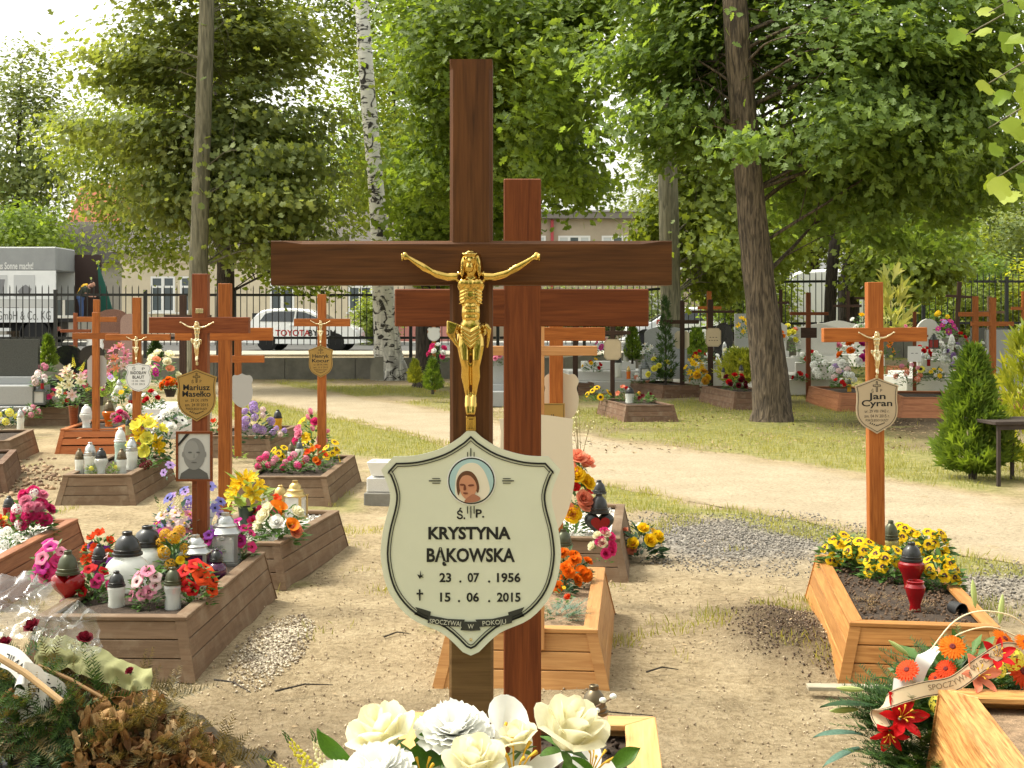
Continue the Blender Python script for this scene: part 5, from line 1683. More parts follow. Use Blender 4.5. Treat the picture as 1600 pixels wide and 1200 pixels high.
def crown_arrays(blobs, ncl, per, spread, lsize, tmpl, flat=0.55, shell=0.5, tilt=0.55, clear=0.0, stem=None):
 """clusters of leaves in ellipsoids; returns arrays and cluster centres"""
 vol = np.array([b[3] * b[4] * b[5] for b in blobs]) ** (2 / 3)
 w = vol / vol.sum()
 C = []
 for b, q in zip(blobs, w):
  k = max(2, int(round(ncl * q)))
  v = NP.normal(size=(k, 3))
  v /= np.linalg.norm(v, axis=1, keepdims=True)
  rr = (shell + (1 - shell) * NP.random((k, 1)) ** 0.5)
  c = np.array(b[:3]) + v * rr * np.array(b[3:6])
  if clear and len(b) < 7:      # keep the stem in view: such clusters grow behind it
   sx = np.interp(c[:, 2], [p[2] for p in stem], [p[0] for p in stem])
   k_ = (np.abs(c[:, 0] - sx) < clear + spread) & (c[:, 1] < 0.5 + spread)
   c[k_, 1] = 0.6 + spread * 1.6 + np.abs(c[k_, 1]) * 0.6
  C.append(c)
 C = np.concatenate(C)
 n = len(C)
 ct = NP.random(n)
 P = np.repeat(C, per, 0) + NP.normal(size=(n * per, 3)) * np.array([1, 1, flat]) * spread * np.repeat(NP.uniform(0.6, 1.3, n), per)[:, None]
 mid = np.array([np.mean([b[k] for b in blobs]) for k in range(3)])
 outw = P - mid
 outw /= np.linalg.norm(outw, axis=1, keepdims=True) + 1e-6
 nn = NP.normal(size=(n * per, 3)) * tilt + outw * 0.75 + np.array([0, 0, 0.75])      # leaves turn outwards and up to the light
 S = lsize * NP.uniform(0.6, 1.3, n * per)
 tint = np.clip(np.repeat(ct, per) * 0.55 + NP.random(n * per) * 0.5, 0, 1)
 V, T, t = scatter_arrays(*tmpl, P, rot_from(nn, NP.uniform(0, 6.28, n * per)), S, tint)
 return V, T, t, C
def tree(name, label, base, trunk, radii, d, blobs, ncl, per, spread, lsize, leafm, bark, tmpl=SIMP, nlimb=26, cat='tree', flat=0.55, shell=0.5, group='trees', seg=12, flare=1.5, tilt=0.55, clear=0.0):
 """base (px, py or None), trunk: list of (px, py) going up at distance d; blobs: (px, py, d, rx, ry px, depth m)"""
 X = (base - 800) * d / F
 g = float(hz(X, d))
 t = thing(name, label, cat, (X, d, g), 0, group)
 o = np.array([X, d, g])
 pts_ = [Vector((0, 0, -0.1)), Vector((0, 0, 0.25))] + [at(px_, py_, d) - Vector(o) for px_, py_ in trunk]
 r0 = radii[0]
 rs = [r0 * flare, r0 * 1.12] + list(radii)
 # finer rings along the stem
 P4 = catmull([(*p, r) for p, r in zip(pts_, rs)], 5)
 mbt = MB().tube([p[:3] for p in P4], [p[3] for p in P4], seg, jit=0.045)
 obj('trunk', mbt.mesh('trunk', bark, angle=0), t)
 B = []
 for (px_, py_, dd, rx, ry, rz_, *k_) in blobs:
  c = at(px_, py_, dd)
  s = F / dd
  B.append((c.x - o[0], c.y - o[1], c.z - o[2], rx / s, rz_, ry / s, *k_))
 V, T, tn, C = crown_arrays(B, ncl, per, spread, lsize, tmpl, flat, shell, tilt, clear, [p[:3] for p in P4])
 co = obj('crown', np_mesh('crown', V, T, leafm, tn), t)
 co['kind'] = 'stuff'
 # limbs from the stem to some of the clusters
 mbl = MB()
 stem_ = [Vector(p[:3]) for p in P4]
 idx = NP.permutation(len(C))[:nlimb]
 for i in idx:
  c = Vector(C[i])
  cand = [p for p in stem_ if p.z < c.z - 0.1 and p.z > max(1.2, 0.62 * c.z)] or [min(stem_, key=lambda p: abs(p.z - c.z + 0.3))]
  hd = (Vector((c.x, c.y, 0)) - Vector((stem_[0].x, stem_[0].y, 0))).length
  q_ = RN.uniform(0.05, 0.4) * hd
  a = min(cand, key=lambda p: abs((c.z - p.z) - q_))
  m_ = a.lerp(c, 0.5) + Vector((RN.uniform(-.2, .2), RN.uniform(-.2, .2), 0.12 * hd))
  r = r0 * RN.uniform(0.07, 0.16)
  pp = catmull([tuple(a), tuple(a.lerp(m_, 0.5) + Vector((0, 0, 0.05))), tuple(m_), tuple(c)], 3)
  mbl.tube(pp, [r * (1 - 0.85 * q / (len(pp) - 1)) for q in range(len(pp))], 6)
  for _ in range(2):
   j = RN.randint(2, len(pp) - 2)
   e = Vector(C[RN.randrange(len(C))])
   p0 = Vector(pp[j])
   e = p0 + (e - p0).normalized() * min((e - p0).length, 1.6)
   mbl.tube([p0, p0.lerp(e, .5) + Vector((0, 0, .08)), e], [r * .35, r * .22, r * .06], 5)
 lo = obj('branches', mbl.mesh('branches', bark, angle=0), t)
 lo['kind'] = 'stuff'
 return t
L_MAP = leaf_mat('red_green_maple_leaves', (0.11, 0.155, 0.048), (0.27, 0.32, 0.12), 0.5, 1.35)
L_LIN = leaf_mat('yellow_green_linden_leaves', (0.10, 0.15, 0.025), (0.26, 0.32, 0.065), 0.48, 1.4)
L_OAK = leaf_mat('oak_leaves', (0.085, 0.145, 0.032), (0.21, 0.30, 0.09), 0.54, 1.6)
L_OAK2 = leaf_mat('light_oak_leaves', (0.09, 0.15, 0.025), (0.20, 0.28, 0.06), 0.54, 1.6)
L_FAR = leaf_mat('far_leaves', (0.10, 0.15, 0.05), (0.26, 0.31, 0.12), 0.4, 1.3)
L_BRI = leaf_mat('bright_yellow_green_leaves', (0.20, 0.28, 0.03), (0.46, 0.46, 0.07), 0.55, 1.5)
L_BIR = leaf_mat('birch_leaves', (0.05, 0.09, 0.018), (0.15, 0.2, 0.05), 0.45, 1.4)
# maple on the left
tree('maple_tree', 'maple with a straight grey trunk and reddish green layered leaves at left', 306, [(308, 520), (310, 420), (316, 230), (322, 60), (326, -120), (330, -320)], [0.21, 0.205, 0.19, 0.17, 0.14, 0.09], 30,
  [(380, 340, 31.5, 130, 60, 1.6), (420, 330, 31, 90, 60, 1.6), (240, 210, 31.5, 140, 55, 1.8), (380, 190, 31.5, 140, 60, 1.8), (320, 80, 32, 190, 60, 2.0), (420, 60, 32, 90, 60, 2), (300, -60, 32, 190, 80, 2.4), (470, 260, 31, 45, 80, 1.6), (300, 300, 32, 100, 60, 1.4), (420, 390, 31, 100, 35, 1.2), (220, 120, 32, 90, 50, 1.5), (370, 265, 31.5, 130, 40, 1.5)],
  470, 76, 0.54, 0.165, L_MAP, BK_GREY, MAPL, 26, flat=0.16, shell=0.1, clear=0.4)
# linden behind it, hanging low over the fence
tree('linden_tree', 'yellow green linden hanging low over the fence at left, dark thin trunk', 354, [(352, 500), (352, 400), (348, 300), (342, 150), (336, 0)], [0.24, 0.23, 0.21, 0.18, 0.1], 36,
  [(140, 220, 36, 85, 60, 2), (210, 310, 36.5, 90, 60, 2), (245, 395, 36, 80, 40, 1.6), (160, 290, 36.5, 50, 60, 1.6), (425, 410, 37, 45, 50, 1.5), (490, 425, 36.5, 65, 40, 1.6), (320, 220, 38, 180, 110, 2.4), (400, 60, 38, 150, 90, 2.4), (540, 110, 40, 60, 130, 1.6), (550, 310, 40, 55, 90, 1.5), (630, 250, 41, 45, 190, 1.6)],
  560, 42, 0.42, 0.17, L_LIN, BK_DARK, SIMP, 26, flat=0.6, shell=0.1, clear=0.6)
# leaning birch
tree('birch_tree', 'leaning white birch with black-patched bark in front of the fence', 612, [(607, 560), (600, 470), (592, 350), (582, 230), (572, 110), (566, 20), (556, -120), (548, -300)], [0.40, 0.30, 0.235, 0.215, 0.205, 0.19, 0.15, 0.07], 37,
  [(560, -140, 38, 190, 110, 2.6), (640, -20, 39, 110, 60, 2), (490, -30, 38.5, 110, 60, 2)], 220, 42, 0.5, 0.14, L_BIR, BK_BIRCH, SIMP, 16, shell=0.2, seg=16, flare=1.25, clear=0.8)
# oak in the centre, behind the big cross
tree('oak_tree', 'bright green oak filling the centre top behind the tall dark cross', 668, [(668, 540), (670, 420), (676, 280), (690, 120), (700, -60), (705, -260)], [0.30, 0.28, 0.26, 0.24, 0.18, 0.1], 33,
  [(680, 250, 29, 45, 80, 1.5), (705, 120, 28, 60, 90, 1.8), (760, 50, 27, 130, 80, 2), (865, 130, 26, 55, 110, 1.6), (870, 250, 27, 50, 50, 1.4), (800, 190, 30, 100, 120, 2.4), (690, 380, 33, 50, 70, 1.8), (700, 10, 29, 120, 60, 2), (740, 300, 34, 90, 90, 2.2), (680, 330, 32, 40, 60, 1.6), (670, 50, 34, 35, 70, 2), (930, 10, 27, 60, 40, 1.5), (910, 300, 31, 40, 30, 1.2), (860, 40, 27, 70, 60, 1.6)],
  700, 54, 0.42, 0.19, L_OAK2, BK_DARK, OAKL, 30, flat=0.5, shell=0.1)
# big oak on the right
tree('oak_tree', 'big oak with a thick dark furrowed trunk standing on the right', 1206, [(1200, 560), (1186, 440), (1172, 300), (1158, 140), (1148, 0), (1140, -160), (1130, -380)], [0.29, 0.255, 0.235, 0.215, 0.20, 0.16, 0.08], 22,
  [(1090, 190, 22.5, 95, 50, 1.2), (1020, 210, 22.5, 60, 55, 1.2), (1060, 50, 23, 90, 70, 1.8), (1150, 30, 23.5, 120, 70, 1.6), (1270, 80, 22, 140, 80, 1.8), (1400, 60, 22, 150, 80, 2), (1540, 60, 22, 100, 80, 2), (1310, 200, 21, 110, 55, 1.4), (1430, 220, 21.5, 100, 65, 1.5), (1245, 195, 20.5, 70, 45, 1), (1510, 170, 22.5, 80, 75, 1.6), (1380, 300, 23, 70, 50, 1.4), (1280, 300, 25, 90, 60, 1.6), (1130, -70, 23, 240, 80, 2.6), (1380, -70, 23, 240, 80, 2.6), (1480, 310, 24, 80, 40, 1.5), (1440, 120, 22.5, 160, 80, 2), (1340, 260, 23, 110, 60, 1.5), (1540, 260, 24, 70, 60, 1.5), (1320, 330, 27, 90, 22, 1.5), (1430, 365, 27, 80, 35, 1.5), (1090, 110, 22.8, 90, 50, 1.3), (980, 110, 23, 45, 50, 1.2), (1168, 222, 19.6, 45, 26, 0.5, 1)],
  860, 56, 0.36, 0.168, L_OAK, BK_OAK, OAKL, 34, flat=0.42, shell=0.1, seg=20, flare=1.35, clear=0.55)
# grey trunk left of it, yellow-green crown
tree('linden_tree', 'tree with a smooth grey green trunk left of the big oak', 1050, [(1049, 520), (1047, 420), (1044, 300), (1040, 160), (1036, 0), (1030, -200)], [0.27, 0.25, 0.245, 0.23, 0.19, 0.1], 33,
  [(1025, 350, 34, 35, 45, 1.6), (1100, 330, 34.5, 65, 80, 2), (1110, 440, 35, 45, 45, 1.5), (1090, 220, 35, 80, 70, 2), (1050, 90, 35, 90, 80, 2.4), (1180, 380, 36, 80, 70, 2), (1125, 400, 32.5, 35, 40, 1)],
  360, 42, 0.40, 0.18, L_LIN, BK_GREY, MAPL, 20, shell=0.12, clear=0.6)
# trees along the fence on the right
tree('maple_tree', 'slim dark-trunked tree in front of the white van', 1296, [(1298, 460), (1302, 400), (1310, 330), (1330, 220), (1340, 100)], [0.16, 0.15, 0.14, 0.12, 0.06], 36,
  [(1340, 320, 37, 90, 40, 1.8), (1320, 220, 38, 140, 80, 2.4), (1400, 150, 38.5, 140, 90, 2.4)], 260, 40, 0.45, 0.18, L_OAK2, BK_DARK, MAPL, 18, shell=0.12, clear=0.4)
tree('maple_tree', 'broad leafy bush-like maple above the white headstones at right', 1326, [(1327, 470), (1330, 420), (1345, 370), (1370, 330)], [0.27, 0.25, 0.2, 0.1], 37,
  [(1410, 400, 35.5, 80, 40, 1.5), (1385, 440, 35, 45, 25, 1.1), (1450, 430, 35.5, 55, 35, 1.2), (1420, 360, 36.5, 85, 40, 1.6)], 190, 44, 0.34, 0.18, L_LIN, BK_DARK, MAPL, 14, shell=0.15)
# farther trees beyond the street
def far_tree(label, px_, d, cx, cy, rx, ry, leafm, r=0.25, n=260, ls=0.30, spread=0.8, name='background_tree'):
 tree(name, label, px_, [(px_, 460), (px_ + 2, 400), ((px_ + cx) / 2, (400 + cy) / 2), (cx, cy), (cx + 3, cy - ry * 0.8)], [r, r * 0.9, r * 0.75, r * 0.5, r * 0.15], d,
   [(cx, cy, d, rx, ry, 3.5), (cx - rx * 0.5, cy + ry * 0.5, d, rx * 0.5, ry * 0.45, 2.5), (cx + rx * 0.5, cy + ry * 0.45, d, rx * 0.55, ry * 0.5, 2.5), (cx + rx * 0.1, cy - ry * 0.6, d, rx * 0.6, ry * 0.5, 2.5)], n, 40, spread, ls, leafm, BK_DARK, SIMP, 22, shell=0.25, group='trees beyond the street')
far_tree('tall pale tree beyond the street at the far left edge', 22, 72, 30, 220, 75, 150, L_FAR, 0.25, 200, 0.32, 0.85)
far_tree('dark low tree above the lorry at the far left', 18, 66, 30, 370, 75, 35, L_OAK2, 0.22, 150, 0.26, 0.7)
far_tree('background tree right of the beige building', 1030, 80, 1040, 330, 90, 110, L_FAR, 0.3, 200, 0.3, 0.8)
far_tree('background tree behind the big oak trunk', 1150, 75, 1160, 330, 90, 120, L_OAK2, 0.3, 200, 0.3, 0.8)
far_tree('background tree behind the white van', 1270, 70, 1270, 330, 100, 100, L_LIN, 0.3, 220, 0.28, 0.75)
far_tree('background tree above the right end of the fence', 1420, 68, 1430, 330, 110, 90, L_FAR, 0.3, 240, 0.28, 0.75)
far_tree('background tree at the far right edge behind the fence', 1560, 62, 1560, 350, 110, 90, L_LIN, 0.3, 260, 0.27, 0.7)
far_tree('background tree beyond the street behind the birch', 640, 78, 615, 190, 85, 170, L_OAK, 0.3, 330, 0.32, 0.8)
far_tree('background tree with a pale crown at the top left behind the maple', 250, 84, 260, 150, 100, 110, L_LIN, 0.3, 200, 0.34, 0.9)
far_tree('background tree beyond the street behind the maple', 450, 80, 450, 280, 100, 100, L_OAK2, 0.3, 130, 0.32, 0.9)
far_tree('background tree beyond the street between the birch and the tall cross', 730, 82, 740, 300, 90, 110, L_OAK, 0.3, 130, 0.32, 0.9)
for bx, by, wh in ((-5.5, -7.0, 'left'), (3.5, -6.0, 'right'), (0.0, -13.0, 'middle')):      # trees at the photographer's back: the golden figure mirrors them
 t = thing('tree_behind_camera', 'dark tree behind the photographer, mirrored in the golden figure, %s one' % wh, 'tree', (bx, by, 0), 0, 'trees behind the camera')
 obj('trunk', MB().tube([(0, 0, -.1), (0.1, 0, 2.5), (0, 0, 6)], [0.3, 0.25, 0.15], 10).mesh('trunk', BK_OAK, angle=0), t)
 V, T, tn, C = crown_arrays([(0, 0, 5.0, 3.4, 2.6, 2.6), (1.5, 0, 3.2, 2.2, 2.0, 1.4), (-1.6, 0, 3.4, 2.2, 2.0, 1.5)], 170, 30, 0.6, 0.30, SIMP)
 obj('crown', np_mesh('crown', V, T, L_OAK, tn), t)['kind'] = 'stuff'
def bush(name, label, px_, py_, d, rx, ry, depth, leafm, n=90, per=42, ls=0.12, spread=0.25, tm=SIMP, group='bushes along the fence'):
 """a shrub growing from the ground, centre of its mass at the pixel"""
 c = at(px_, py_, d)
 s = F / d
 g = float(hz(c.x, d))
 t = thing(name, label, 'bush', (c.x, d, g), 0, group)
 B = [(0, 0, c.z - g, rx / s, depth, ry / s), (-0.4 * rx / s, 0, (c.z - g) * 0.6, 0.6 * rx / s, depth * .7, 0.6 * ry / s), (0.4 * rx / s, 0, (c.z - g) * 0.6, 0.6 * rx / s, depth * .7, 0.6 * ry / s)]
 V, T, tn, C = crown_arrays(B, n, per, spread, ls, tm, 0.7, 0.3)
 V[:, 2] = np.maximum(V[:, 2], 0.03)
 o = obj('foliage', np_mesh('foliage', V, T, leafm, tn), t)
 o['kind'] = 'stuff'
 mbl = MB()
 for i in NP.permutation(len(C))[:12]:
  mbl.tube([(RN.uniform(-.1, .1), RN.uniform(-.1, .1), -0.05), tuple(C[i] * 0.5), tuple(C[i])], [0.035, 0.025, 0.006], 5)
 q = obj('stems', mbl.mesh('stems', BK_DARK, angle=0), t)
 q['kind'] = 'stuff'
 return t
bush('bush', 'dark bush behind the fence right of the white van', 1420, 480, 43, 60, 35, 1.2, L_OAK2, 110, ls=0.14)
bush('bush', 'yellow green bush behind the fence at the right, under the rail', 1530, 470, 42, 75, 40, 1.2, L_LIN, 150, ls=0.14)
bush('bush', 'bright bush behind the fence at the far right edge', 1620, 460, 42, 60, 50, 1.2, L_BRI, 110, ls=0.14)
bush('bush', 'green bush behind the fence between the oak trunk and the van', 1205, 465, 43, 35, 45, 1.2, L_LIN, 90, ls=0.14)
bush('bush', 'tall light bush behind the fence right of the leafy maple', 1490, 405, 46, 60, 60, 1.5, L_LIN, 150, ls=0.17, spread=0.3)
bush('bush', 'tall bright bush behind the fence near the right edge', 1575, 395, 47, 65, 70, 1.5, L_FAR, 160, ls=0.17, spread=0.3)
bush('bush', 'green bush behind the fence left of the oak trunk', 1150, 455, 44, 45, 50, 1.2, L_OAK2, 100, ls=0.14)
bush('bush', 'round dark bush hanging behind the fence beside the right post', 1540, 430, 43, 40, 25, 1.0, L_OAK, 80, ls=0.14)
bush('bush', 'bush beyond the street right of the white lettered car', 585, 500, 58, 30, 45, 1.2, L_LIN, 80, ls=0.18)
for lab, px_, w_ in (('pale hedge beyond the street under the beige building', 940, 130), ('pale hedge beyond the street behind the oak trunk', 1200, 130)):
 bush('hedge', lab, px_, 480, 63, w_, 35, 1.0, L_FAR, 170, ls=0.2, spread=0.35)
# ------------------------------------------------------------------ near branch with big leaves at the top right
tt = thing('tulip_tree', 'bright yellow green branch with big leaves at the top right corner', 'tree', (3.35, 5.6, 0), 0)
obj('trunk', MB().tube(catmull([(0, 0, -0.1), (0.03, 0, 0.6), (0, 0.05, 1.6), (0.05, 0, 2.6), (0.02, 0, 4.2)], 5), [0.11 - 0.0035 * k for k in range(21)], 12, jit=0.04).mesh('trunk', BK_GREY, angle=0), tt)
TULIP = (np.array([(-0.5, 0, 0), (-0.42, -0.34, 0.05), (0.02, -0.46, 0.07), (0.05, -0.30, 0.03), (0.42, -0.26, -0.02), (0.5, -0.10, -0.08), (0.40, 0, -0.10), (0.5, 0.10, -0.08), (0.42, 0.26, -0.02), (0.05, 0.30, 0.03), (0.02, 0.46, 0.07), (-0.42, 0.34, 0.05), (0, 0, -0.03)], float),
   np.array([(12, i, (i + 1) % 12) for i in range(12)]))
tmesh = [np_mesh('leaf', TULIP[0] * np.array([1, 1, q]), TULIP[1], leaf_mat('tulip_leaves', (0.15, 0.27, 0.03), (0.34, 0.40, 0.06), 0.45, 1.1), np.full(12, 0.2 + 0.3 * k)) for k, q in enumerate((1.0, 2.2, -1.0))]
specs = [(1490, 60), (1510, 52), (1540, 22), (1575, 12), (1600, 5), (1535, 55), (1570, 70), (1590, 62), (1560, 120), (1585, 110), (1605, 130), (1540, 140), (1568, 150), (1590, 160), (1610, 180), (1553, 190), (1580, 200), (1600, 215), (1560, 235), (1545, 282), (1565, 290), (1590, 285), (1605, 300), (1580, 305), (1598, 250), (1610, 90), (1612, 40), (1625, 150), (1630, 230), (1640, 290), (1660, 100), (1650, 30), (1680, 180), (1690, 260)]
for py_ in (20, 60, 130, 200, 285):
 e = at(1500 if py_ in (60,) else 1545, py_, 5.4) - tt.location
 s0 = Vector((0, 0, e.z + 0.55))
 obj('branch', MB().tube(catmull([tuple(s0), tuple(s0.lerp(e, .5) + Vector((0, 0, .12))), tuple(e)], 4), [0.011 - 0.0011 * k for k in range(9)], 6).mesh('branch', BK_GREY, angle=0), tt)
for i, (a, b_) in enumerate(specs):
 p = at(a + RN.uniform(-5, 5), b_ + RN.uniform(-5, 5), 5.4 + RN.uniform(-.35, .35)) - tt.location
 rotm = Euler((RN.uniform(0.5, 1.25), RN.uniform(-.5, .5), RN.uniform(-.6, .6))).to_matrix().to_4x4() @ Euler((0, 0, RN.uniform(-2.8, -0.3))).to_matrix().to_4x4()
 sc = RN.uniform(0.075, 0.11)
 obj('leaf', tmesh[i % 3], tt, M=Matrix.Translation(p) @ rotm @ Matrix.Diagonal((sc, sc, sc, 1)))
# ------------------------------------------------------------------ grave boxes
def gp(px_, py_):
 p = pt(px_, py_, 0)
 return (p.x, p.y)
def ext(a, b, L):
 """point b moved so that it lies L from a"""
 a, b = Vector(a), Vector(b)
 q = a + (b - a).normalized() * L
 return (q.x, q.y)
A = gp(951, 1080)
BX_MARI = grave_box('honey-coloured board grave box with orange marigolds behind the big plaque', A, ext(A, gp(959.5, 958), 1.62), 'R', 0.78, W_HONEY, soil=SANDSOIL)
A = gp(303, 1060)
BX_D = grave_box('weathered brown grave box crowded with candles and flowers, second from the left front', A, ext(A, gp(432, 929), 1.85), 'R', 0.80, W_BROWN, h=0.27)
A = gp(446, 917)
BX_ROSE = grave_box('brown grave box with white roses and a bronze lantern', A, ext(A, gp(536.5, 856), 1.55), 'R', 0.78, W_BROWN, soil=PEBW)
A = gp(517.5, 792)
BX_HEN = grave_box('brown grave box full of pansies and begonias in front of the tan plaque cross', A, ext(A, gp(565.6, 747.5), 2.0), 'R', 0.85, W_BROWN)
A = gp(212, 788)
BX_C = grave_box('brown grave box with a row of glass candles and yellow flowers at left', A, ext(A, gp(300, 732), 1.9), 'R', 0.70, W_BROWN)
A = gp(1312, 1065)
BX_JAN = grave_box('amber grave box with yellow pansies and red candles on the right', A, ext(A, gp(1257, 926), 1.9), 'L', 0.76, W_AMBER)
BX_LEFT = grave_box('orange-brown grave box with white pebbles and a pink bouquet at the left edge', (-2.90, 7.55), (-2.97, 9.4), 'R', 0.80, wood('red_brown_boards', (0.19, 0.07, 0.035), (0.34, 0.15, 0.075), 0.6), soil=PEBW)
BX_LIGHT = grave_box('new pale pine grave box with bare soil behind the white bouquet', (0.38, 2.62), (0.49, 4.24), 'R', 0.86, W_PINE, h=0.40, rim=0.085, slope=0.05)
BX_CORNER = grave_box('flamed pine grave box in the bottom right corner beside the wreath', (1.17, 2.75), (1.40, 4.58), 'L', 0.86, W_BURNT, h=0.40, rim=0.10, slope=0.05, soil=SANDSOIL)
A = gp(981, 908)
BX_PEB = grave_box('brown grave box with white pebbles and a heart lantern behind the cream plaque', A, ext(A, gp(986, 848), 1.7), 'R', 0.80, W_BROWN, soil=PEBW)
A = gp(975, 659)
BX_SUN = grave_box('dark grave box with small sunflowers beyond the sandy path', A, ext(A, gp(930, 645), 2.0), 'L', 0.90, W_DARKBOX)
A = gp(1034, 622)
BX_DK1 = grave_box('dark grave box with yellow roses and a small fir beyond the sunflowers', A, ext(A, gp(978, 612), 2.2), 'L', 0.9, W_DARKBOX)
A = gp(1145, 640)
BX_DK2 = grave_box('dark grave box with red flowers left of the oak trunk', A, ext(A, gp(1075, 622), 2.4), 'L', 0.9, W_DARKBOX, h=0.32)
A = gp(932, 617)
BX_DK3 = grave_box('small dark grave box half hidden behind the orange cross', A, ext(A, gp(920, 610), 1.6), 'R', 0.85, W_DARKBOX)
A = gp(1308, 642)
BX_OR1 = grave_box('terracotta grave box with wilted flowers right of the oak trunk', A, ext(A, gp(1240, 618), 2.6), 'L', 1.0, W_BOX_OR, h=0.32)
A = gp(1404, 652)
BX_OR2 = grave_box('terracotta grave box with a pink plant behind the thuja', A, ext(A, gp(1372, 634), 2.2), 'L', 1.1, W_BOX_OR, h=0.34)
A = gp(1545, 655)
BX_OR3 = grave_box('terracotta grave box at the right edge behind the table', A, ext(A, gp(1520, 638), 2.2), 'L', 1.1, W_BOX_OR, h=0.34)
A = gp(1438, 598)
BX_OR4 = grave_box('terracotta grave box far back with a row of candles on the right', A, ext(A, gp(1415, 592), 2.0), 'L', 1.2, W_BOX_OR, h=0.32)
A = gp(190, 707)
BX_PLK = grave_box('bright orange slatted grave box under the cross on the left', A, ext(A, gp(225, 690), 1.7), 'R', 0.80, wood('bright_orange_boards', (0.36, 0.10, 0.03), (0.52, 0.18, 0.06), 0.5), h=0.29, gap=0.016)
A = gp(20, 726)
BX_L2 = grave_box('brown grave box at the left edge with a small yellow bouquet', A, ext(A, gp(72, 697), 1.7), 'R', 0.9, W_BROWN, h=0.27)
A = gp(112, 664)
BX_L3 = grave_box('small brown grave box with heart lantern far back on the left', A, ext(A, gp(135, 654), 1.8), 'R', 0.72, W_BROWN, h=0.28)
A = gp(425, 716)
BX_LIL = grave_box('brown grave box with lilac flowers and a yellow candle', A, ext(A, gp(468, 697), 1.7), 'R', 0.9, W_BROWN)
A = gp(12, 768)
BX_L4 = grave_box('dark brown grave box end cut off by the left edge', A, ext(A, gp(30, 745), 1.6), 'R', 0.85, W_DARKBOX)
pebbles_in(BX_ROSE, 900, 0.026, PEBW)
pebbles_in(BX_LEFT, 1100, 0.028, PEBW)
pebbles_in(BX_PEB, 900, 0.026, PEBW)
pebbles_in(BX_LIGHT, 900, 0.02, mat('soil_clods', (0.05, 0.032, 0.022), 0.95, vary=0.4), 'soil_clods')
pebbles_in(BX_JAN, 900, 0.022, mat('peat_clods', (0.10, 0.06, 0.035), 0.95, vary=0.4), 'peat_clods')
# ------------------------------------------------------------------ crosses
SA = [('S', 'P')]
def oak_lines(n1, n2, d1, d2):
 return [(n1, 0.18, 0.20, 0.66 if len(n1) > 4 else 0.40, 0.004), (n2, 0.02, 0.20, 0.70, 0.004), (d1, -0.14, 0.10, 0.56, 0.0), (d2, -0.25, 0.10, 0.58, 0.0), ('POKÓJ JEGO DUSZY', -0.35, 0.075, 0.52, 0.0)]
def oak_extra(c, s, z0, px_, cx, cy, wpx):
 """small outlined cross, S and P and flourish on a shield plaque"""
 pl_ = [o for o in c.children if o.name.startswith('plaque')][0]
 w = wpx / s
 o = [(-0.02, 0.30), (0.02, 0.30), (0.02, 0.42), (0.09, 0.42), (0.09, 0.465), (0.02, 0.465), (0.02, 0.54), (-0.02, 0.54), (-0.02, 0.465), (-0.09, 0.465), (-0.09, 0.42), (-0.02, 0.42)]
 obj('cross_emblem', ring_strip([(a * w, b_ * w) for a, b_ in o], 0.012 * w, -0.0045, BLACKP, 'cross_emblem'), pl_)
 lettering('Ś', pl_, -0.10 * w, 0.33 * w, 0.10 * w)
 lettering('P', pl_, 0.10 * w, 0.33 * w, 0.10 * w)
 fl_ = MB()
 for sg in (-1, 1):
  for q in range(4):
   a0 = sg * (0.02 + 0.045 * q) * w
   fl_.prism([(a0 - 0.02 * w, (-0.485 + 0.018 * q) * w), (a0 + 0.012 * w, (-0.475 + 0.018 * q) * w), (a0 + 0.02 * w, (-0.445 + 0.018 * q) * w), (a0 - 0.012 * w, (-0.46 + 0.018 * q) * w)], -0.0045, -0.0035)
 obj('flourish', fl_.mesh('flourish', BLACKP, smooth=False), pl_)
# main cross, close to the camera
MAINC, s1, z1 = cross('tall dark brown wooden cross with golden figure and white shield plaque, nearest the camera', 737, 2.2, 98, 412, 429, 1046, 66, 68, W_MAIN, base_z=0.0, depth=0.062, cham=0.0055,
      fig=(737, 412, 208))
obj('lower_post', MB().box((-0.0355, -0.0322, -0.03), (0.0355, 0.0322, HC - (975 - HY) / s1)).mesh('lower_post', wood('tan_lower_post', (0.10, 0.052, 0.018), (0.19, 0.11, 0.045), 0.7), smooth=False, bevel=0.004), MAINC)  # sleeve of paler tan wood around the lower post
pw_ = 276 / s1
mp_ = plaque(MAINC, 'main', pw_, 0.0, -0.062 / 2 - 0.012, HC - (841 - HY) / s1 - z1, PLAQ_M, [], border=False)
oM = [(a * pw_, b_ * pw_) for a, b_ in SH_MAIN]
obj('border_line', ring_strip(inset(oM, 0.034 * pw_), 0.010 * pw_, -0.0042, BLACKP), mp_)
obj('border_line', ring_strip(inset(oM, 0.052 * pw_), 0.004 * pw_, -0.0042, BLACKP), mp_)
u = 1 / s1
def ml(s_, px_, py_, hpx, fit, bold=0.0, m=BLACKP, **k):
 return lettering(s_, mp_, (px_ - 737) * u, (841 - py_) * u, hpx * 1.35 * u, bold=bold * u, fit=fit * u, mat_=m, **k)
ml('KRYSTYNA', 735, 826, 19, 126, 0.9)
ml('BĄKOWSKA', 737, 862, 21, 135, 0.9)
ml('23', 698, 894, 14, 18, 0.5); ml('.', 721, 900, 14, 3.5, 0.6); ml('07', 741, 894, 14, 18, 0.5); ml('.', 765, 900, 14, 3.5, 0.6); ml('1956', 795, 894, 14, 36, 0.5)
ml('15', 698, 924, 14, 16, 0.5); ml('.', 719, 930, 14, 3.5, 0.6); ml('06', 740, 924, 14, 19, 0.5); ml('.', 765, 930, 14, 3.5, 0.6); ml('2015', 795, 924, 14, 36, 0.5)
ml('Ś.', 722, 796, 13, 13, 0.4); ml('P.', 751, 796, 13, 13, 0.4)
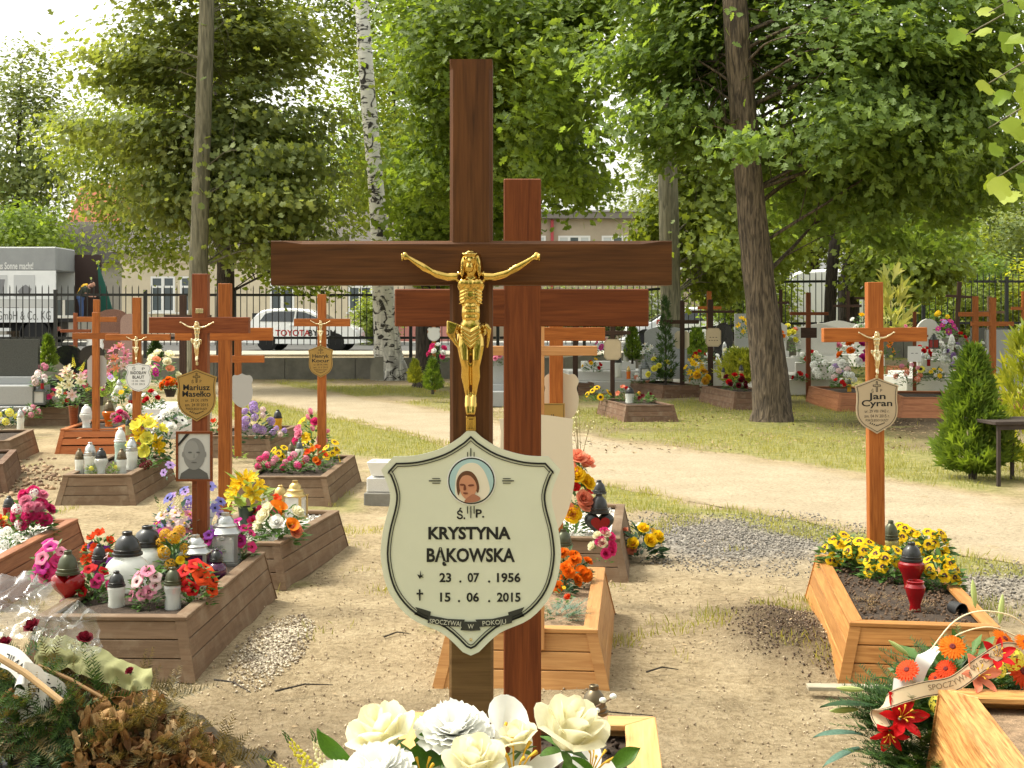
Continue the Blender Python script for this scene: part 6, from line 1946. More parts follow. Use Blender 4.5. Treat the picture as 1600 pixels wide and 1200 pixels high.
def flat(name, outl, m=BLACKP, y=-0.0042, par=None):
 if name == 'medallion_print':
  outl = catmull(outl, 4, True)
 return obj(name, MB().prism([((a - 737) * u, (841 - b_) * u) for a, b_ in outl], y, y + 0.0008).mesh(name, m, smooth=False), par or mp_)
flat('birth_star', [(659, 896), (655, 889), (659, 890.5), (660, 883), (661, 890.5), (665, 889), (662, 891.5), (665, 894), (661, 893)][::1])
flat('death_cross', [(658, 929), (660, 929), (660, 919.5), (664, 920), (664, 917), (660, 917.5), (660, 912), (657.5, 912), (657.5, 917.5), (654, 917), (654, 920), (657.5, 919.5)])
# ribbon banner
BAN = mat('banner_black', (0.035, 0.036, 0.03), 0.5)
flat('banner', [(652, 939), (660, 941), (676, 946), (674, 958), (665, 955), (650, 950), (656, 945)], BAN)
flat('banner', [(819, 939), (815, 946), (819, 953), (805, 957), (796, 959), (794, 947), (810, 942)], BAN)
flat('banner', [(672, 951), (671, 963), (700, 968), (724, 969), (728, 958), (702, 957)], BAN, -0.0052)
flat('banner', [(800, 950), (800, 963), (775, 968), (750, 969), (744, 958), (770, 957)], BAN, -0.0052)
flat('banner', [(727, 961), (721, 974), (737, 975), (752, 974), (747, 961)], BAN, -0.0060)
PALEP = mat('pale_print', (0.55, 0.54, 0.44), 0.5)
for s_, cx_, cy_, f_, rr in (('SPOCZYWAJ', 698, 963, 48, -0.09), ('W', 737, 968, 9, 0), ('POKOJU', 773, 963, 36, 0.09)):
 o = obj('lettering', text_mesh(s_, 10 * u, PALEP, fit=f_ * u, extrude=0.0003), mp_, loc=((cx_ - 737) * u, -0.0068, (841 - cy_) * u))
 o.rotation_euler = (0, -rr, 0) if rr else (0, 0, 0)
 if rr:
  o.rotation_euler = (0, -rr, 0)
# medallion with a generic veiled head, flat print in layers
def disc(cx, cy, rx, ry, n=40, a0=0, a1=6.2832):
 return [(cx + rx * math.cos(a0 + (a1 - a0) * k / n), cy - ry * math.sin(a0 + (a1 - a0) * k / n)) for k in range(n)]
flat('medallion_ring', disc(738, 746, 37.5, 37.5), PLAQ_W, -0.0042)
flat('medallion_ring', disc(738, 746, 35.5, 35.5), BLACKP, -0.0050)
flat('medallion_print', disc(738, 746, 33.5, 33.5), mat('print_sky_blue', (0.36, 0.52, 0.54), 0.4), -0.0058)
flat('medallion_print', [(715, 770), (728, 778), (745, 778), (760, 771), (766, 758), (760, 736), (750, 722), (738, 718), (724, 723), (716, 735), (713, 752)], mat('print_veil', (0.70, 0.64, 0.52), 0.4), -0.0064)
flat('medallion_print', [(718, 768), (715, 752), (718, 739), (727, 731), (738, 732), (746, 741), (750, 755), (747, 764), (740, 748), (732, 740), (724, 742), (722, 756)], mat('print_hair', (0.12, 0.05, 0.025), 0.4), -0.0070)
flat('medallion_print', [(724, 768), (720, 757), (720, 746), (726, 738), (736, 738), (744, 747), (746, 758), (741, 769), (732, 774)], mat('print_face', (0.52, 0.24, 0.14), 0.4), -0.0076)
flat('medallion_print', [(728, 778), (731, 772), (741, 766), (752, 772), (744, 778)], mat('print_neck', (0.36, 0.15, 0.09), 0.4), -0.0080)
for o_ in ([(720, 752), (722, 750), (727, 750.5), (728, 752), (724, 753)], [(733, 753), (735, 751), (741, 751), (742, 753), (737, 754)], [(725, 764), (728, 763), (733, 764), (729, 766)], [(727, 752), (729, 752), (730, 759), (726, 759.5)]):
 flat('medallion_print', o_, mat('print_dark', (0.16, 0.05, 0.03), 0.4), -0.0084)
for a, b_ in ((682, 746), (794, 746)):
 flat('emblem_ray', [(a - 9, b_ - 0.8), (a - 9, b_ + 0.8), (a + 9, b_ + 0.8), (a + 9, b_ - 0.8)][::1], BLACKP)
 flat('emblem_ray', [(a - 4, b_ + 3), (a - 4, b_ + 4), (a + 8, b_ + 4), (a + 8, b_ + 3)] if a < 737 else [(a - 8, b_ + 3), (a - 8, b_ + 4), (a + 4, b_ + 4), (a + 4, b_ + 3)], BLACKP)
 flat('emblem_ray', [(a - 4, b_ - 4), (a - 4, b_ - 3), (a + 8, b_ - 3), (a + 8, b_ - 4)] if a < 737 else [(a - 8, b_ - 4), (a - 8, b_ - 3), (a + 4, b_ - 3), (a + 4, b_ - 4)], BLACKP)
for a in (732, 737, 742):
 flat('emblem_ray', [(a - 0.7, 708 if a != 737 else 696), (a - 0.7, 709), (a + 0.7, 709), (a + 0.7, 708 if a != 737 else 696)] if a == 737 else [(a - 0.6, 702), (a - 0.6, 709), (a + 0.6, 709), (a + 0.6, 702)], BLACKP)
 flat('emblem_ray', [(a - 0.7, 785), (a - 0.7, 803 if a == 737 else 796), (a + 0.7, 803 if a == 737 else 796), (a + 0.7, 785)], BLACKP)
obj('screw', MB().lathe([(0.0028, 0), (0.0024, 0.0012), (0, 0.0014)], 10, 0, Matrix.Rotation(rad(90), 4, 'X')).mesh('screw', GOLD2), mp_, loc=(0, -0.003, (841 - 989) * u))
cross('red-brown wooden cross right behind the tall dark cross', 816, 3.1, 282, 481, 619, 1011, 58, 58, W_RED, base_z=0.30, depth=0.085)
c, s_, z_ = cross('orange-brown cross with golden figure and tan shield plaque on the right', 1369, 7.55, 441, 523, 1288, 1449, 24, 22, W_ORANGE, base_z=0.20, fig=(1369, 522, 56), figm=GOLD2, lean=-0.008,
     pl=('oak', 1369, 632, 68, PLAQ_T, oak_lines('Jan', 'Cyran', 'ur. 29 VIII 1943 r.', 'zm. 04 IV 2015 r.')))
oak_extra(c, s_, z_, 1369, 1369, 632, 68)
c, s_, z_ = cross('rust-brown cross with golden figure and golden shield plaque above the framed portrait', 314, 7.75, 428, 508, 235, 390, 24, 25, W_RUST, base_z=0.20, fig=(311, 506, 52), figm=GOLD2, title=True,
     pl=('oak', 310, 616, 63, PLAQ_G, oak_lines('Mariusz', 'Masełko', 'ur. 29 IX 1979', 'zm. 24 III 2015')))
oak_extra(c, s_, z_, 314, 310, 616, 63)
cross('plain rust-orange cross just right of the golden plaque', 352, 9.0, 443, 522, 275, 426, 19, 20, W_ORANGE, base_z=0.0)
cross('thin orange cross with a blank grey plaque turned away, right of the golden plaque', 372, 15.0, 510, 561, 318, 413, 10, 11, W_ORANGE, base_z=0.15, pl=('round', 379, 610, 34, PLAQ_B, [], dict(border=False, hscale=1.4)))
c, s_, z_ = cross('slim orange cross with figure and tan plaque standing alone before the path', 503, 13.6, 460, 504, 460, 547, 13, 12, W_ORANGE, base_z=0.2, fig=(502, 503, 30), figm=GOLD2,
     pl=('oak', 502, 564, 39, PLAQ_G, oak_lines('Henryk', 'Kocur', 'ur. 08 IX 1941', 'zm. 11 II 2015')))
oak_extra(c, s_, z_, 503, 502, 564, 39)
cross('light orange cross seen from behind with a grey plaque back, on the slatted grave box', 150, 16.7, 488, 525, 114, 186, 10, 10, W_ORANGE, base_z=0.2, pl=('oct', 150, 580, 30, PLAQ_B, [], dict(border=False, back=True, hscale=1.35)))
cross('orange cross with round white plaque behind the light orange cross', 151, 22.0, 468, 499, 121, 182, 9, 8, W_ORANGE, base_z=0.0, pl=('round', 150, 539, 27, PLAQ_W, [('S P', 0.3, 0.12, 0.3, 0), ('JAN', 0.08, 0.2, 0.5, 0), ('NOWAK', -0.12, 0.2, 0.6, 0)][:1]))
cross('orange cross with silver figure and small white shield plaque at left', 214, 14.4, 465, 527, 166, 266, 12, 10, W_ORANGE, base_z=0.15, fig=(215, 528, 31), figm=GOLD2,
  pl=('round', 218, 589, 40, PLAQ_W, [('Ś   P', 0.34, 0.16, 0.5, 0), ('RADOSŁAW', 0.17, 0.17, 0.62, 0.004), ('BLAUT', 0.0, 0.17, 0.46, 0.004), ('15 05 1981', -0.15, 0.11, 0.5, 0), ('15 01 2015', -0.27, 0.11, 0.5, 0)]))
cross('dark brown cross behind the golden plaque cross', 286, 21.0, 461, 495, 258, 330, 10, 6, W_BLACK)
cross('brown cross standing behind the slatted grave box, low arms', 118, 24.0, 489, 517, 95, 142, 6, 5, W_RUST)
c_or, s_, z_ = cross('orange cross half hidden behind the red-brown cross', 869, 7.8, 452, 522, 790, 945, 21, 21, W_ORANGE, base_z=0.0,
  pl=('rect', 858, 648, 48, PLAQ_G, [], dict(border=True, hscale=1.2)))
pl_ = [o for o in c_or.children if o.name.startswith('plaque')][0]
lettering('..ella', pl_, 0.008, -0.012, 0.05)
plaque(c_or, 'round', 56 / s_, 8 / s_, 0.045, HC - (622 - HY) / s_ - z_, PLAQ_C, [], border=False, hscale=1.3)
cross('light tan cross with a blank cream plaque behind the tall crosses', 843, 6.0, 505, 548, 752, 933, 15, 15, W_TAN, base_z=0.2, pl=('cream', 838, 740, 118, PLAQ_C, [], dict(border=False, hscale=1.1)))
# farther crosses, right of the tall cross
cross('dark post-like cross left of the sunflower grave', 899, 28.0, 505, 528, 870, 928, 8, 6, W_BLACK)
cross('dark cross with a pale plaque on the sunflower grave', 957, 24.0, 500, 520, 930, 985, 7, 6, W_BLACK, pl=('oct', 957, 546, 27, PLAQ_T, [('ANNA', 0.1, 0.16, 0.5, 0)][:0]))
cross('dark brown cross with its tan plaque back, on the yellow rose grave', 1066, 28.5, 470, 503, 1036, 1092, 7, 6, W_BLACK, pl=('oct', 1066, 531, 23, PLAQ_C, [], dict(border=False, back=True)))
cross('dark cross with an octagonal tan plaque left of the oak trunk', 1110, 27.5, 468, 487, 1081, 1147, 8, 4, W_BLACK, pl=('oct', 1114, 527, 24, PLAQ_T, [('- - -', 0.0, 0.2, 0.5, 0.01), ('- - - -', -0.2, 0.2, 0.6, 0.01)]))
cross('small orange cross behind the dark cross left of the oak trunk', 1108, 33.0, 455, 481, 1090, 1127, 7, 5, W_ORANGE)
cross('slim reddish cross with a dark board plaque right of the oak trunk', 1263, 27.0, 457, 490, 1234, 1294, 7, 5, W_RED, pl=('rect', 1263, 520, 25, W_BLACK, [], dict(border=False)))
cross('orange cross behind the thuja, left of a matching one', 1524, 26.0, 463, 491, 1498, 1549, 8, 7, W_ORANGE)
cross('grey-brown cross between two orange crosses at right', 1546, 27.5, 463, 488, 1528, 1569, 6, 4, W_BROWN)
cross('orange cross behind the thuja, nearest of the pair at right', 1551, 24.5, 465, 506, 1517, 1583, 9, 7, W_ORANGE)
cross('dark leaning cross near the right end of the fence', 1491, 33.0, 440, 463, 1471, 1518, 6, 4, W_BLACK, lean=0.06)
cross('red cross with white plaque behind the tan plaque cross on the right', 1429, 25.5, 487, 525, 1408, 1450, 5, 4, W_RED, pl=('rect', 1428, 553, 21, PLAQ_W, [('- -', 0.05, 0.2, 0.5, 0.01)], dict(hscale=1.8, border=False)))
cross('orange cross cut off by the right edge', 1600, 27.0, 455, 482, 1580, 1622, 7, 5, W_ORANGE, pl=('oct', 1598, 515, 16, PLAQ_W, [], dict(border=False)))
cross('dark cross in front of the van right of the slim trunk', 1325, 33.0, 455, 478, 1302, 1346, 5, 4, W_BLACK)
cross('dark cross behind the arm of the tan plaque cross', 1362, 34.0, 445, 466, 1336, 1388, 5, 4, W_BLACK)
cross('dark cross just right of the oak trunk, far back', 1220, 34.0, 452, 473, 1206, 1233, 5, 4, W_BLACK)
cross('small cross with a white shield plaque right of the birch', 678, 31.0, 505, 518, 668, 688, 6, 4, W_ORANGE, pl=('round', 678, 522, 20, PLAQ_W, [], dict(border=True)))
# ------------------------------------------------------------------ headstones and stone graves
def headstone(label, px_, py_, d, wpx, hpx, m, kind='arch', th=0.10, base=True, yaw=0.0, base_m=None):
 """(px, py): centre of its foot"""
 P = at(px_, py_, d)
 s = F / d
 w, h = wpx / s, hpx / s
 t = thing('headstone', label, 'headstone', (P.x, P.y, P.z), yaw, 'stone headstones')
 hw = w / 2
 if kind == 'arch':
  o = [(-hw, 0), (hw, 0), (hw, h * 0.78)] + [(hw * math.cos(a), h * 0.78 + h * 0.22 * math.sin(a)) for a in np.linspace(0.25, math.pi - 0.25, 10)] + [(-hw, h * 0.78)]
 elif kind == 'wave':
  o = [(-hw * .9, 0), (hw * .9, 0), (hw, h * 0.7), (hw, h * 0.86)] + [(hw * (1 - 2 * q), h * (0.86 + 0.14 * math.sin(math.pi * q) ** 2 * (1.2 - q))) for q in np.linspace(0.1, 0.9, 9)] + [(-hw, h * 0.92), (-hw, h * 0.7)]
 elif kind == 'heart':
  o = [(a * w, (b_ + 0.5) * h * 0.98 + 0.02 * h) for a, b_ in heart_outline(36)]
 elif kind == 'slant':
  o = [(-hw, 0), (hw, 0), (hw, h), (-hw * 0.3, h), (-hw, h * 0.55)]
 elif kind == 'round':
  o = [(-hw, 0), (hw, 0), (hw, h * 0.5)] + [(hw * math.cos(a), h * 0.5 + h * 0.5 * math.sin(a)) for a in np.linspace(0.05, math.pi - 0.05, 14)] + [(-hw, h * 0.5)]
 else:
  o = [(-hw, 0), (hw, 0), (hw, h), (-hw, h)]
 obj('stone', MB().prism(o, -th / 2, th / 2).mesh('stone', m, smooth=False), t)
 if base:
  obj('plinth', MB().box((-hw * 1.15, -th * 1.3, -max(0.12, 0)), (hw * 1.15, th * 1.3, 0.0)).box((-hw * 1.25, -th * 6, -0.40), (hw * 1.25, th * 1.8, -0.12)).mesh('plinth', base_m or m, smooth=False, bevel=0.006), t)
 return t
headstone('big dark green polished slab headstone at the left edge', 15, 588, 21, 92, 58, STONE_D, 'slab', base_m=STONE_G)
headstone('black heart-shaped headstone at left', 126, 592, 22, 84, 62, STONE_K, 'heart')
headstone('brown rough headstone in front of the fence at left', 176, 545, 31, 48, 62, STONE_R, 'arch')
headstone('second brown rounded headstone in front of the fence at left', 203, 548, 30.5, 28, 58, mat('pinkish_granite', (0.30, 0.20, 0.17), 0.5, vary=0.3, vscale=60), 'arch')
headstone('small grey stone marker with slanted top at the foot of the birch', 589, 594, 34, 20, 37, CONC, 'slant', base=False)
headstone('grey arched headstone left of the dark cross beyond the path', 1040, 562, 30, 66, 52, STONE_G, 'arch')
headstone('black round-topped headstone left of the oak trunk', 1130, 548, 33, 30, 44, STONE_K, 'round')
headstone('speckled grey pillar headstone touching the oak trunk', 1160, 556, 30, 24, 66, STONE_G, 'slab')
headstone('pale curved headstone behind the slim reddish cross', 1275, 556, 28, 66, 52, STONE_W, 'wave')
headstone('pale wavy headstone with a small oval picture behind the curved one', 1306, 545, 32, 58, 46, STONE_W, 'wave')
headstone('narrow pale headstone right of the oak trunk', 1216, 548, 27, 26, 46, STONE_W, 'wave')
headstone('white round-shouldered headstone behind the tan plaque cross', 1450, 552, 28.5, 40, 54, STONE_W, 'round')
headstone('white headstone left of the tan plaque cross post', 1350, 545, 31, 34, 40, STONE_W, 'arch')
headstone('large plain grey headstone behind the bush at right', 1580, 570, 26, 80, 55, STONE_G, 'slab')
headstone('dark grey headstone behind the pair of orange crosses', 1545, 560, 31, 56, 48, STONE_D, 'slab')
headstone('grey headstone far behind the red-brown cross', 770, 600, 26, 50, 50, STONE_G, 'arch')
def slab_grave(label, px_, py_, d, tiers, m):
 P = at(px_, py_, d)
 s = F / d
 t = thing('stone_grave', label, 'grave', (P.x, P.y, float(hz(P.x, d))), 0.08, 'stone headstones')
 z = -0.05
 for (w, dep, h) in tiers:
  obj('slab', MB().box((-w / 2, -dep / 2, z + 0.002), (w / 2, dep / 2, z + h)).mesh('slab', m, smooth=False, bevel=0.012), t)
  z += h
 return t
slab_grave('pale stepped stone grave beyond the orange cross', 950, 600, 31, [(2.3, 1.6, 0.30), (2.0, 1.4, 0.22), (1.2, 0.5, 0.2)], STONE_W)
slab_grave('pale flat stone grave behind the dark cross left of the oak', 1120, 590, 31.5, [(1.7, 1.9, 0.40), (1.4, 1.6, 0.12)], STONE_W)
slab_grave('pale flat stone grave right of the oak trunk', 1240, 585, 29, [(1.8, 1.9, 0.34), (1.5, 1.6, 0.12)], STONE_W)
slab_grave('white stone grave at the back right of the pink bouquet', 1470, 575, 29, [(2.2, 1.8, 0.34), (1.8, 1.5, 0.10)], STONE_W)
slab_grave('low grey stone grave behind the white lily vase at left', 70, 620, 22.5, [(2.0, 1.8, 0.30), (1.7, 1.5, 0.12)], STONE_G)
slab_grave('low pale stone grave behind the small white plaque at left', 268, 640, 19.5, [(0.9, 1.8, 0.36), (0.75, 1.6, 0.10)], STONE_W)
# stone block with a white planter left of the main plaque
P = pt(605, 790, 0)
t = thing('stone_planter', 'grey stone block carrying a white planter left of the big plaque', 'planter', P, rad(-4))
obj('stone_block', MB().box((-0.21, 0, -0.03), (0.42, 0.32, 0.11)).mesh('stone_block', CONC, smooth=False, bevel=0.008), t)
obj('stone_block', MB().box((-0.19, 0.03, 0.112), (0.40, 0.30, 0.24)).mesh('stone_block', STONE_W, smooth=False, bevel=0.008), t)
pm = MB()
o0, o1, o2 = [(-0.15, 0.06), (0.35, 0.06), (0.35, 0.28), (-0.15, 0.28)], [(-0.19, 0.03), (0.40, 0.03), (0.40, 0.31), (-0.19, 0.31)], [(-0.17, 0.05), (0.38, 0.05), (0.38, 0.29), (-0.17, 0.29)]
pm.add([(a, b_, 0.25) for a, b_ in o0] + [(a, b_, 0.38) for a, b_ in o1] + [(a, b_, 0.38) for a, b_ in o2] + [(a, b_, 0.33) for a, b_ in o2],
  [(3, 2, 1, 0)] + [(i, (i + 1) % 4, (i + 1) % 4 + 4, i + 4) for i in range(4)] + [(i + 4, (i + 1) % 4 + 4, (i + 1) % 4 + 8, i + 8) for i in range(4)] + [(i + 8, (i + 1) % 4 + 8, (i + 1) % 4 + 12, i + 12) for i in range(4)] + [(12, 13, 14, 15)])
obj('white_trough', pm.mesh('white_trough', mat('white_glazed', (0.75, 0.75, 0.73), 0.3), smooth=False, bevel=0.006), t)
# ------------------------------------------------------------------ conifers and shrubs
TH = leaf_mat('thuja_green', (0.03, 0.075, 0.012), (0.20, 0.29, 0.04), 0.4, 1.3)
TH2 = leaf_mat('thuja_yellow', (0.11, 0.17, 0.015), (0.46, 0.46, 0.07), 0.4, 1.4)
THD = leaf_mat('conifer_dark', (0.02, 0.05, 0.015), (0.08, 0.14, 0.04), 0.3, 1.2)
SPRAY = (np.array([(0, 0, 0), (0.5, -0.10, 0), (1, 0, 0), (0.5, 0.10, 0), (0.3, 0.02, 0), (0.75, 0.38, 0.03), (0.62, 0.15, 0), (0.3, -0.02, 0), (0.75, -0.38, 0.03), (0.62, -0.15, 0)], float),
   np.array([(0, 1, 2), (0, 2, 3), (4, 6, 5), (7, 8, 9)]))
def conifer(label, base, h, r, m, n=1800, sz=0.09, name='thuja', shape=0.7, group='small conifers', lean=0.0):
 t = thing(name, label, 'conifer', base, 0, group)
 u_ = NP.random(n) ** 1.25
 a = NP.uniform(0, 6.28, n)
 lump = 1 + 0.26 * np.sin(a * 3 + u_ * 9) + 0.20 * np.sin(a * 5 - u_ * 23)
 R_ = r * (1 - u_) ** shape * lump * np.minimum(1, (u_ + 0.06) * 6) * NP.uniform(0.55, 1.0, n)
 P = np.stack([R_ * np.cos(a) + lean * u_ * h, R_ * np.sin(a), 0.04 * h + u_ * h * 0.94], 1)
 D = np.stack([np.cos(a) * 0.8, np.sin(a) * 0.8, 0.75 + u_], 1) + NP.normal(size=(n, 3)) * 0.25
 D /= np.linalg.norm(D, axis=1, keepdims=True)
 S_ = np.cross(D, NP.normal(size=(n, 3)))
 S_ /= np.linalg.norm(S_, axis=1, keepdims=True)
 Rm = np.stack([D, S_, np.cross(D, S_)], 2)
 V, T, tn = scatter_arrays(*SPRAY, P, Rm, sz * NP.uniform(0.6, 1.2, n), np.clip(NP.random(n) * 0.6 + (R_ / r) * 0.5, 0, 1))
 o = obj('foliage', np_mesh('foliage', V, T, m, tn), t)
 o['kind'] = 'stuff'
 obj('stem', MB().tube([(0, 0, -0.05), (0, 0, h * 0.4), (lean * h * 0.7, 0, h * 0.8)], [r * 0.10 + 0.012, r * 0.07 + 0.008, 0.006], 7).mesh('stem', BK_DARK), t)
 return t
def con(label, px_, py_, hpx, wpx, m, d=None, **k):
 P = pt(px_, py_, 0) if d is None else at(px_, py_, d)
 s = F / P.y
 return conifer(label, P, hpx / s, wpx / 2 / s, m, **k)
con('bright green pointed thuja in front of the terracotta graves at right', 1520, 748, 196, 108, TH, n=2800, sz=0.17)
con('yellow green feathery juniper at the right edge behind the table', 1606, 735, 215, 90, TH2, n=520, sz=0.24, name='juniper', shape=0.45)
con('small thuja left of the black heart headstone', 75, 575, 48, 24, TH, d=21.5, n=800, sz=0.10)
con('small yellow green thuja beside the grey lantern at left', 35, 640, 46, 26, TH2, n=800, sz=0.09)
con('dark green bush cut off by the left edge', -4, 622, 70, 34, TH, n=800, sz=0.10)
con('first small golden thuja right of the birch', 648, 600, 34, 20, TH2, d=29, n=700, sz=0.12)
con('second small thuja right of the birch, behind the tall cross', 676, 612, 48, 30, TH, d=27, n=800, sz=0.12)
con('slim dark thuja behind the pink orchids beyond the path', 988, 565, 55, 24, TH, d=30, n=800, sz=0.14)
con('round thuja behind the dark crosses left of the oak', 1088, 558, 42, 26, TH, d=32, n=900, sz=0.14, shape=0.35)
con('thin young fir with open branches on the yellow rose grave', 1040, 598, 130, 24, THD, d=28.5, n=420, sz=0.17, name='young_fir')
con('small thuja left of the golden plaque, in front of the fence', 243, 562, 26, 18, THD, d=31, n=500, sz=0.14)
con('bright ferny shrub left of the oak trunk', 1155, 602, 50, 60, TH2, d=27, n=900, sz=0.2, shape=0.4, name='fern_shrub')
con('pampas-like pale plume plant behind the tan plaque cross', 1392, 540, 100, 30, leaf_mat('plume', (0.25, 0.3, 0.06), (0.5, 0.48, 0.2), 0.4, 1.2), d=30, n=70, sz=0.55, name='plume_plant', shape=0.3)
# dark metal table at the right
P = pt(1622, 752, 0)
t = thing('metal_table', 'dark brown metal table at the right edge beside the thuja', 'table', (P.x, P.y, 0), rad(8))
TBL = mat('rusty_dark_metal', (0.045, 0.032, 0.026), 0.7, vary=0.3, vscale=12)
obj('table_top', MB().box((-0.62, -0.3, 0.60), (0.75, 0.35, 0.635)).mesh('table_top', TBL, smooth=False, bevel=0.004), t)
obj('apron', MB().box((-0.58, -0.27, 0.55), (0.7, -0.24, 0.598)).mesh('apron', TBL, smooth=False), t)
for lx, ly in ((-0.56, -0.25), (0.66, -0.25), (-0.56, 0.28), (0.66, 0.28), (-0.13, 0.28), (-0.02, -0.25)):
 obj('leg', MB().box((lx - 0.016, ly - 0.016, -0.03), (lx + 0.016, ly + 0.016, 0.598)).mesh('leg', TBL, smooth=False), t)
# ------------------------------------------------------------------ candles and flowers, grave by grave
zD = BX_D['zs']
# brown box crowded with candles (left front)
for a in (('tall heart-shaped red glass candle at the front left of the crowded grave', 106, 944, 84, 'heart', 'red', 'green', 0.66),
   ('big round white ribbed glass candle, front one of the pair', 199, 928, 98, 'globe', 'white', 'black', 0.72),
   ('big round white ribbed glass candle, rear one of the pair', 230, 905, 84, 'globe', 'white', 'black', 0.85),
   ('small clear glass candle at the front of the crowded grave, left one', 182, 950, 58, 'jar', 'white', 'black', 0.50),
   ('slim clear glass candle at the front of the crowded grave, right one', 270, 952, 66, 'jar', 'clear', 'green', 0.44),
   ('dark-lidded purple candle behind the heart candle', 155, 905, 55, 'jar', 'purple', 'black', 0.44),
   ('silver square lantern with dark glass on the crowded grave', 306, 905, 70, 'lantern', 'purple', 'silver', 0.62),
   ('tall silver lantern with clear glass at the right of the crowded grave', 352, 882, 82, 'lantern', 'clear', 'silver', 0.56),
   ('small round purple glass candle between the lanterns', 338, 908, 50, 'globe', 'purple', 'black', 0.66)):
 candle(a[0], a[1], a[2], a[3], a[4], a[5], a[6], zD, wratio=a[7])
for a in (('hot pink petunias at the front left corner of the crowded grave', 82, 918, 66, 78, [('petunia', 'hotpink', 8, 25), ('petunia', 'magenta', 4, 22), ('petunia', 'pink', 3, 22)]),
   ('red and green petunia plant between the red heart and white globes', 146, 940, 62, 66, [('petunia', 'red', 5, 19), ('petunia', 'hotpink', 4, 19)]),
   ('pale pink petunias between the two small front candles', 232, 950, 62, 74, [('petunia', 'pink', 8, 22), ('petunia', 'rosewhite', 3, 20)]),
   ('red petunias at the front right rim of the crowded grave', 306, 946, 72, 78, [('petunia', 'scarlet', 7, 25), ('petunia', 'red', 5, 24)]),
   ('yellow and gold wilted begonias in the middle of the crowded grave', 272, 905, 72, 84, [('cluster', 'gold', 7, 22), ('peony', 'yellow', 6, 17)]),
   ('red geranium at the rear left of the crowded grave', 158, 890, 60, 62, [('peony', 'scarlet', 8, 22), ('petunia', 'purple', 2, 16)]),
   ('magenta petunias at the rear right of the crowded grave', 376, 878, 52, 70, [('petunia', 'magenta', 7, 20), ('petunia', 'hotpink', 4, 18)]),
   ('purple and white petunias behind the white globes', 178, 905, 40, 50, [('petunia', 'purple', 3, 17), ('petunia', 'rosewhite', 2, 15)]),
   ('dark purple petunias beside the silver lanterns', 330, 885, 46, 66, [('petunia', 'magenta', 3, 17), ('petunia', 'purple', 3, 16)])):
 bouquet(a[0], a[1], a[2], a[3], a[4], a[5], z=zD, name='petunia_plant', cat='flowers', group='bedding plants on the graves', nleaf=230)
bouquet('tall spray of lilac blue silk flowers in front of the framed portrait', 310, 868, 140, 138, [('anemone', 'blue', 16, 20), ('cluster', 'lilac', 6, 19), ('anemone', 'lilac', 9, 18)], z=zD, leaf=LEAFB, nleaf=190, lsize=0.05)
bouquet('spray of pink and white gladioli behind the gold begonias', 275, 880, 96, 98, [('spike', 'cream', 5, 42), ('daisy', 'pink', 6, 24), ('daisy', 'magenta', 3, 22), ('daisy', 'rosewhite', 5, 20)], z=zD, leaf=LEAFB)
# framed portrait leaning at the cross
P = pt(305, 760, zD)
P = Vector(((305 - 800) * 7.62 / F, 7.60, 0.0))
s = F / 7.6
t = thing('framed_portrait', 'dark wooden frame with a grey portrait photo below the golden plaque', 'picture frame', (P.x, P.y, zD), 0.0)
wf, hf, zf = 57 / s, 78 / s, HC - (752 - HY) / s - zD
fm = MB()
for a, b_ in (((-wf / 2, -0.01, zf), (wf / 2, 0.01, zf + 0.013)), ((-wf / 2, -0.01, zf + hf - 0.013), (wf / 2, 0.01, zf + hf)), ((-wf / 2, -0.01, zf + 0.013), (-wf / 2 + 0.013, 0.01, zf + hf - 0.013)), ((wf / 2 - 0.013, -0.01, zf + 0.013), (wf / 2, 0.01, zf + hf - 0.013))):
 fm.box(a, b_)
obj('frame', fm.mesh('frame', W_RED, smooth=False), t)
obj('stand', MB().box((-0.012, 0.002, 0), (0.012, 0.012, zf)).mesh('stand', W_RED, smooth=False), t)
ph = obj('photo', MB().box((-wf / 2 + 0.012, -0.004, zf + 0.012), (wf / 2 - 0.012, 0.004, zf + hf - 0.012)).mesh('photo', mat('photo_paper', (0.50, 0.50, 0.47), 0.35), smooth=False), t)
def flat2(name, c, rx, rz, m, y, par, n=26):
 return obj(name, MB().prism([(c[0] + rx * math.cos(k * 6.2832 / n), c[1] + rz * math.sin(k * 6.2832 / n)) for k in range(n)], y, y + 0.0008).mesh(name, m, smooth=False), par)
G1, G2, G3 = (mat('photo_grey_%d' % k, (v, v, v * 0.95), 0.4) for k, v in enumerate((0.09, 0.20, 0.25)))
zc = zf + hf * 0.55
obj('printed_shoulders', MB().prism([(-wf * .40, zf + 0.014), (wf * .40, zf + 0.014), (wf * .36, zf + hf * .16), (wf * .15, zf + hf * .26), (-wf * .15, zf + hf * .26), (-wf * .36, zf + hf * .16)], -0.0052, -0.0044).mesh('printed_shoulders', G1, smooth=False), ph)
flat2('printed_head', (0, zc), wf * 0.30, hf * 0.32, G2, -0.0060, ph)
flat2('printed_head', (-wf * 0.07, zc + 0.02), wf * 0.20, hf * 0.20, G3, -0.0068, ph)
obj('printed_nose', MB().prism([(-wf * .03, zc - hf * .08), (wf * .03, zc - hf * .08), (0.0, zc + hf * .03)], -0.0076, -0.0069).mesh('printed_nose', G2, smooth=False), ph)
for sg in (-1, 1):
 flat2('printed_ear', (sg * wf * 0.30, zc - hf * 0.01), wf * 0.035, hf * 0.06, G2, -0.0059, ph, 10)
for sg in (-1, 1):
 flat2('printed_eye', (sg * wf * 0.11, zc + hf * 0.03), wf * 0.055, hf * 0.018, G1, -0.0076, ph, 12)
flat2('printed_mouth', (0, zc - hf * 0.17), wf * 0.08, hf * 0.012, G1, -0.0076, ph, 12)
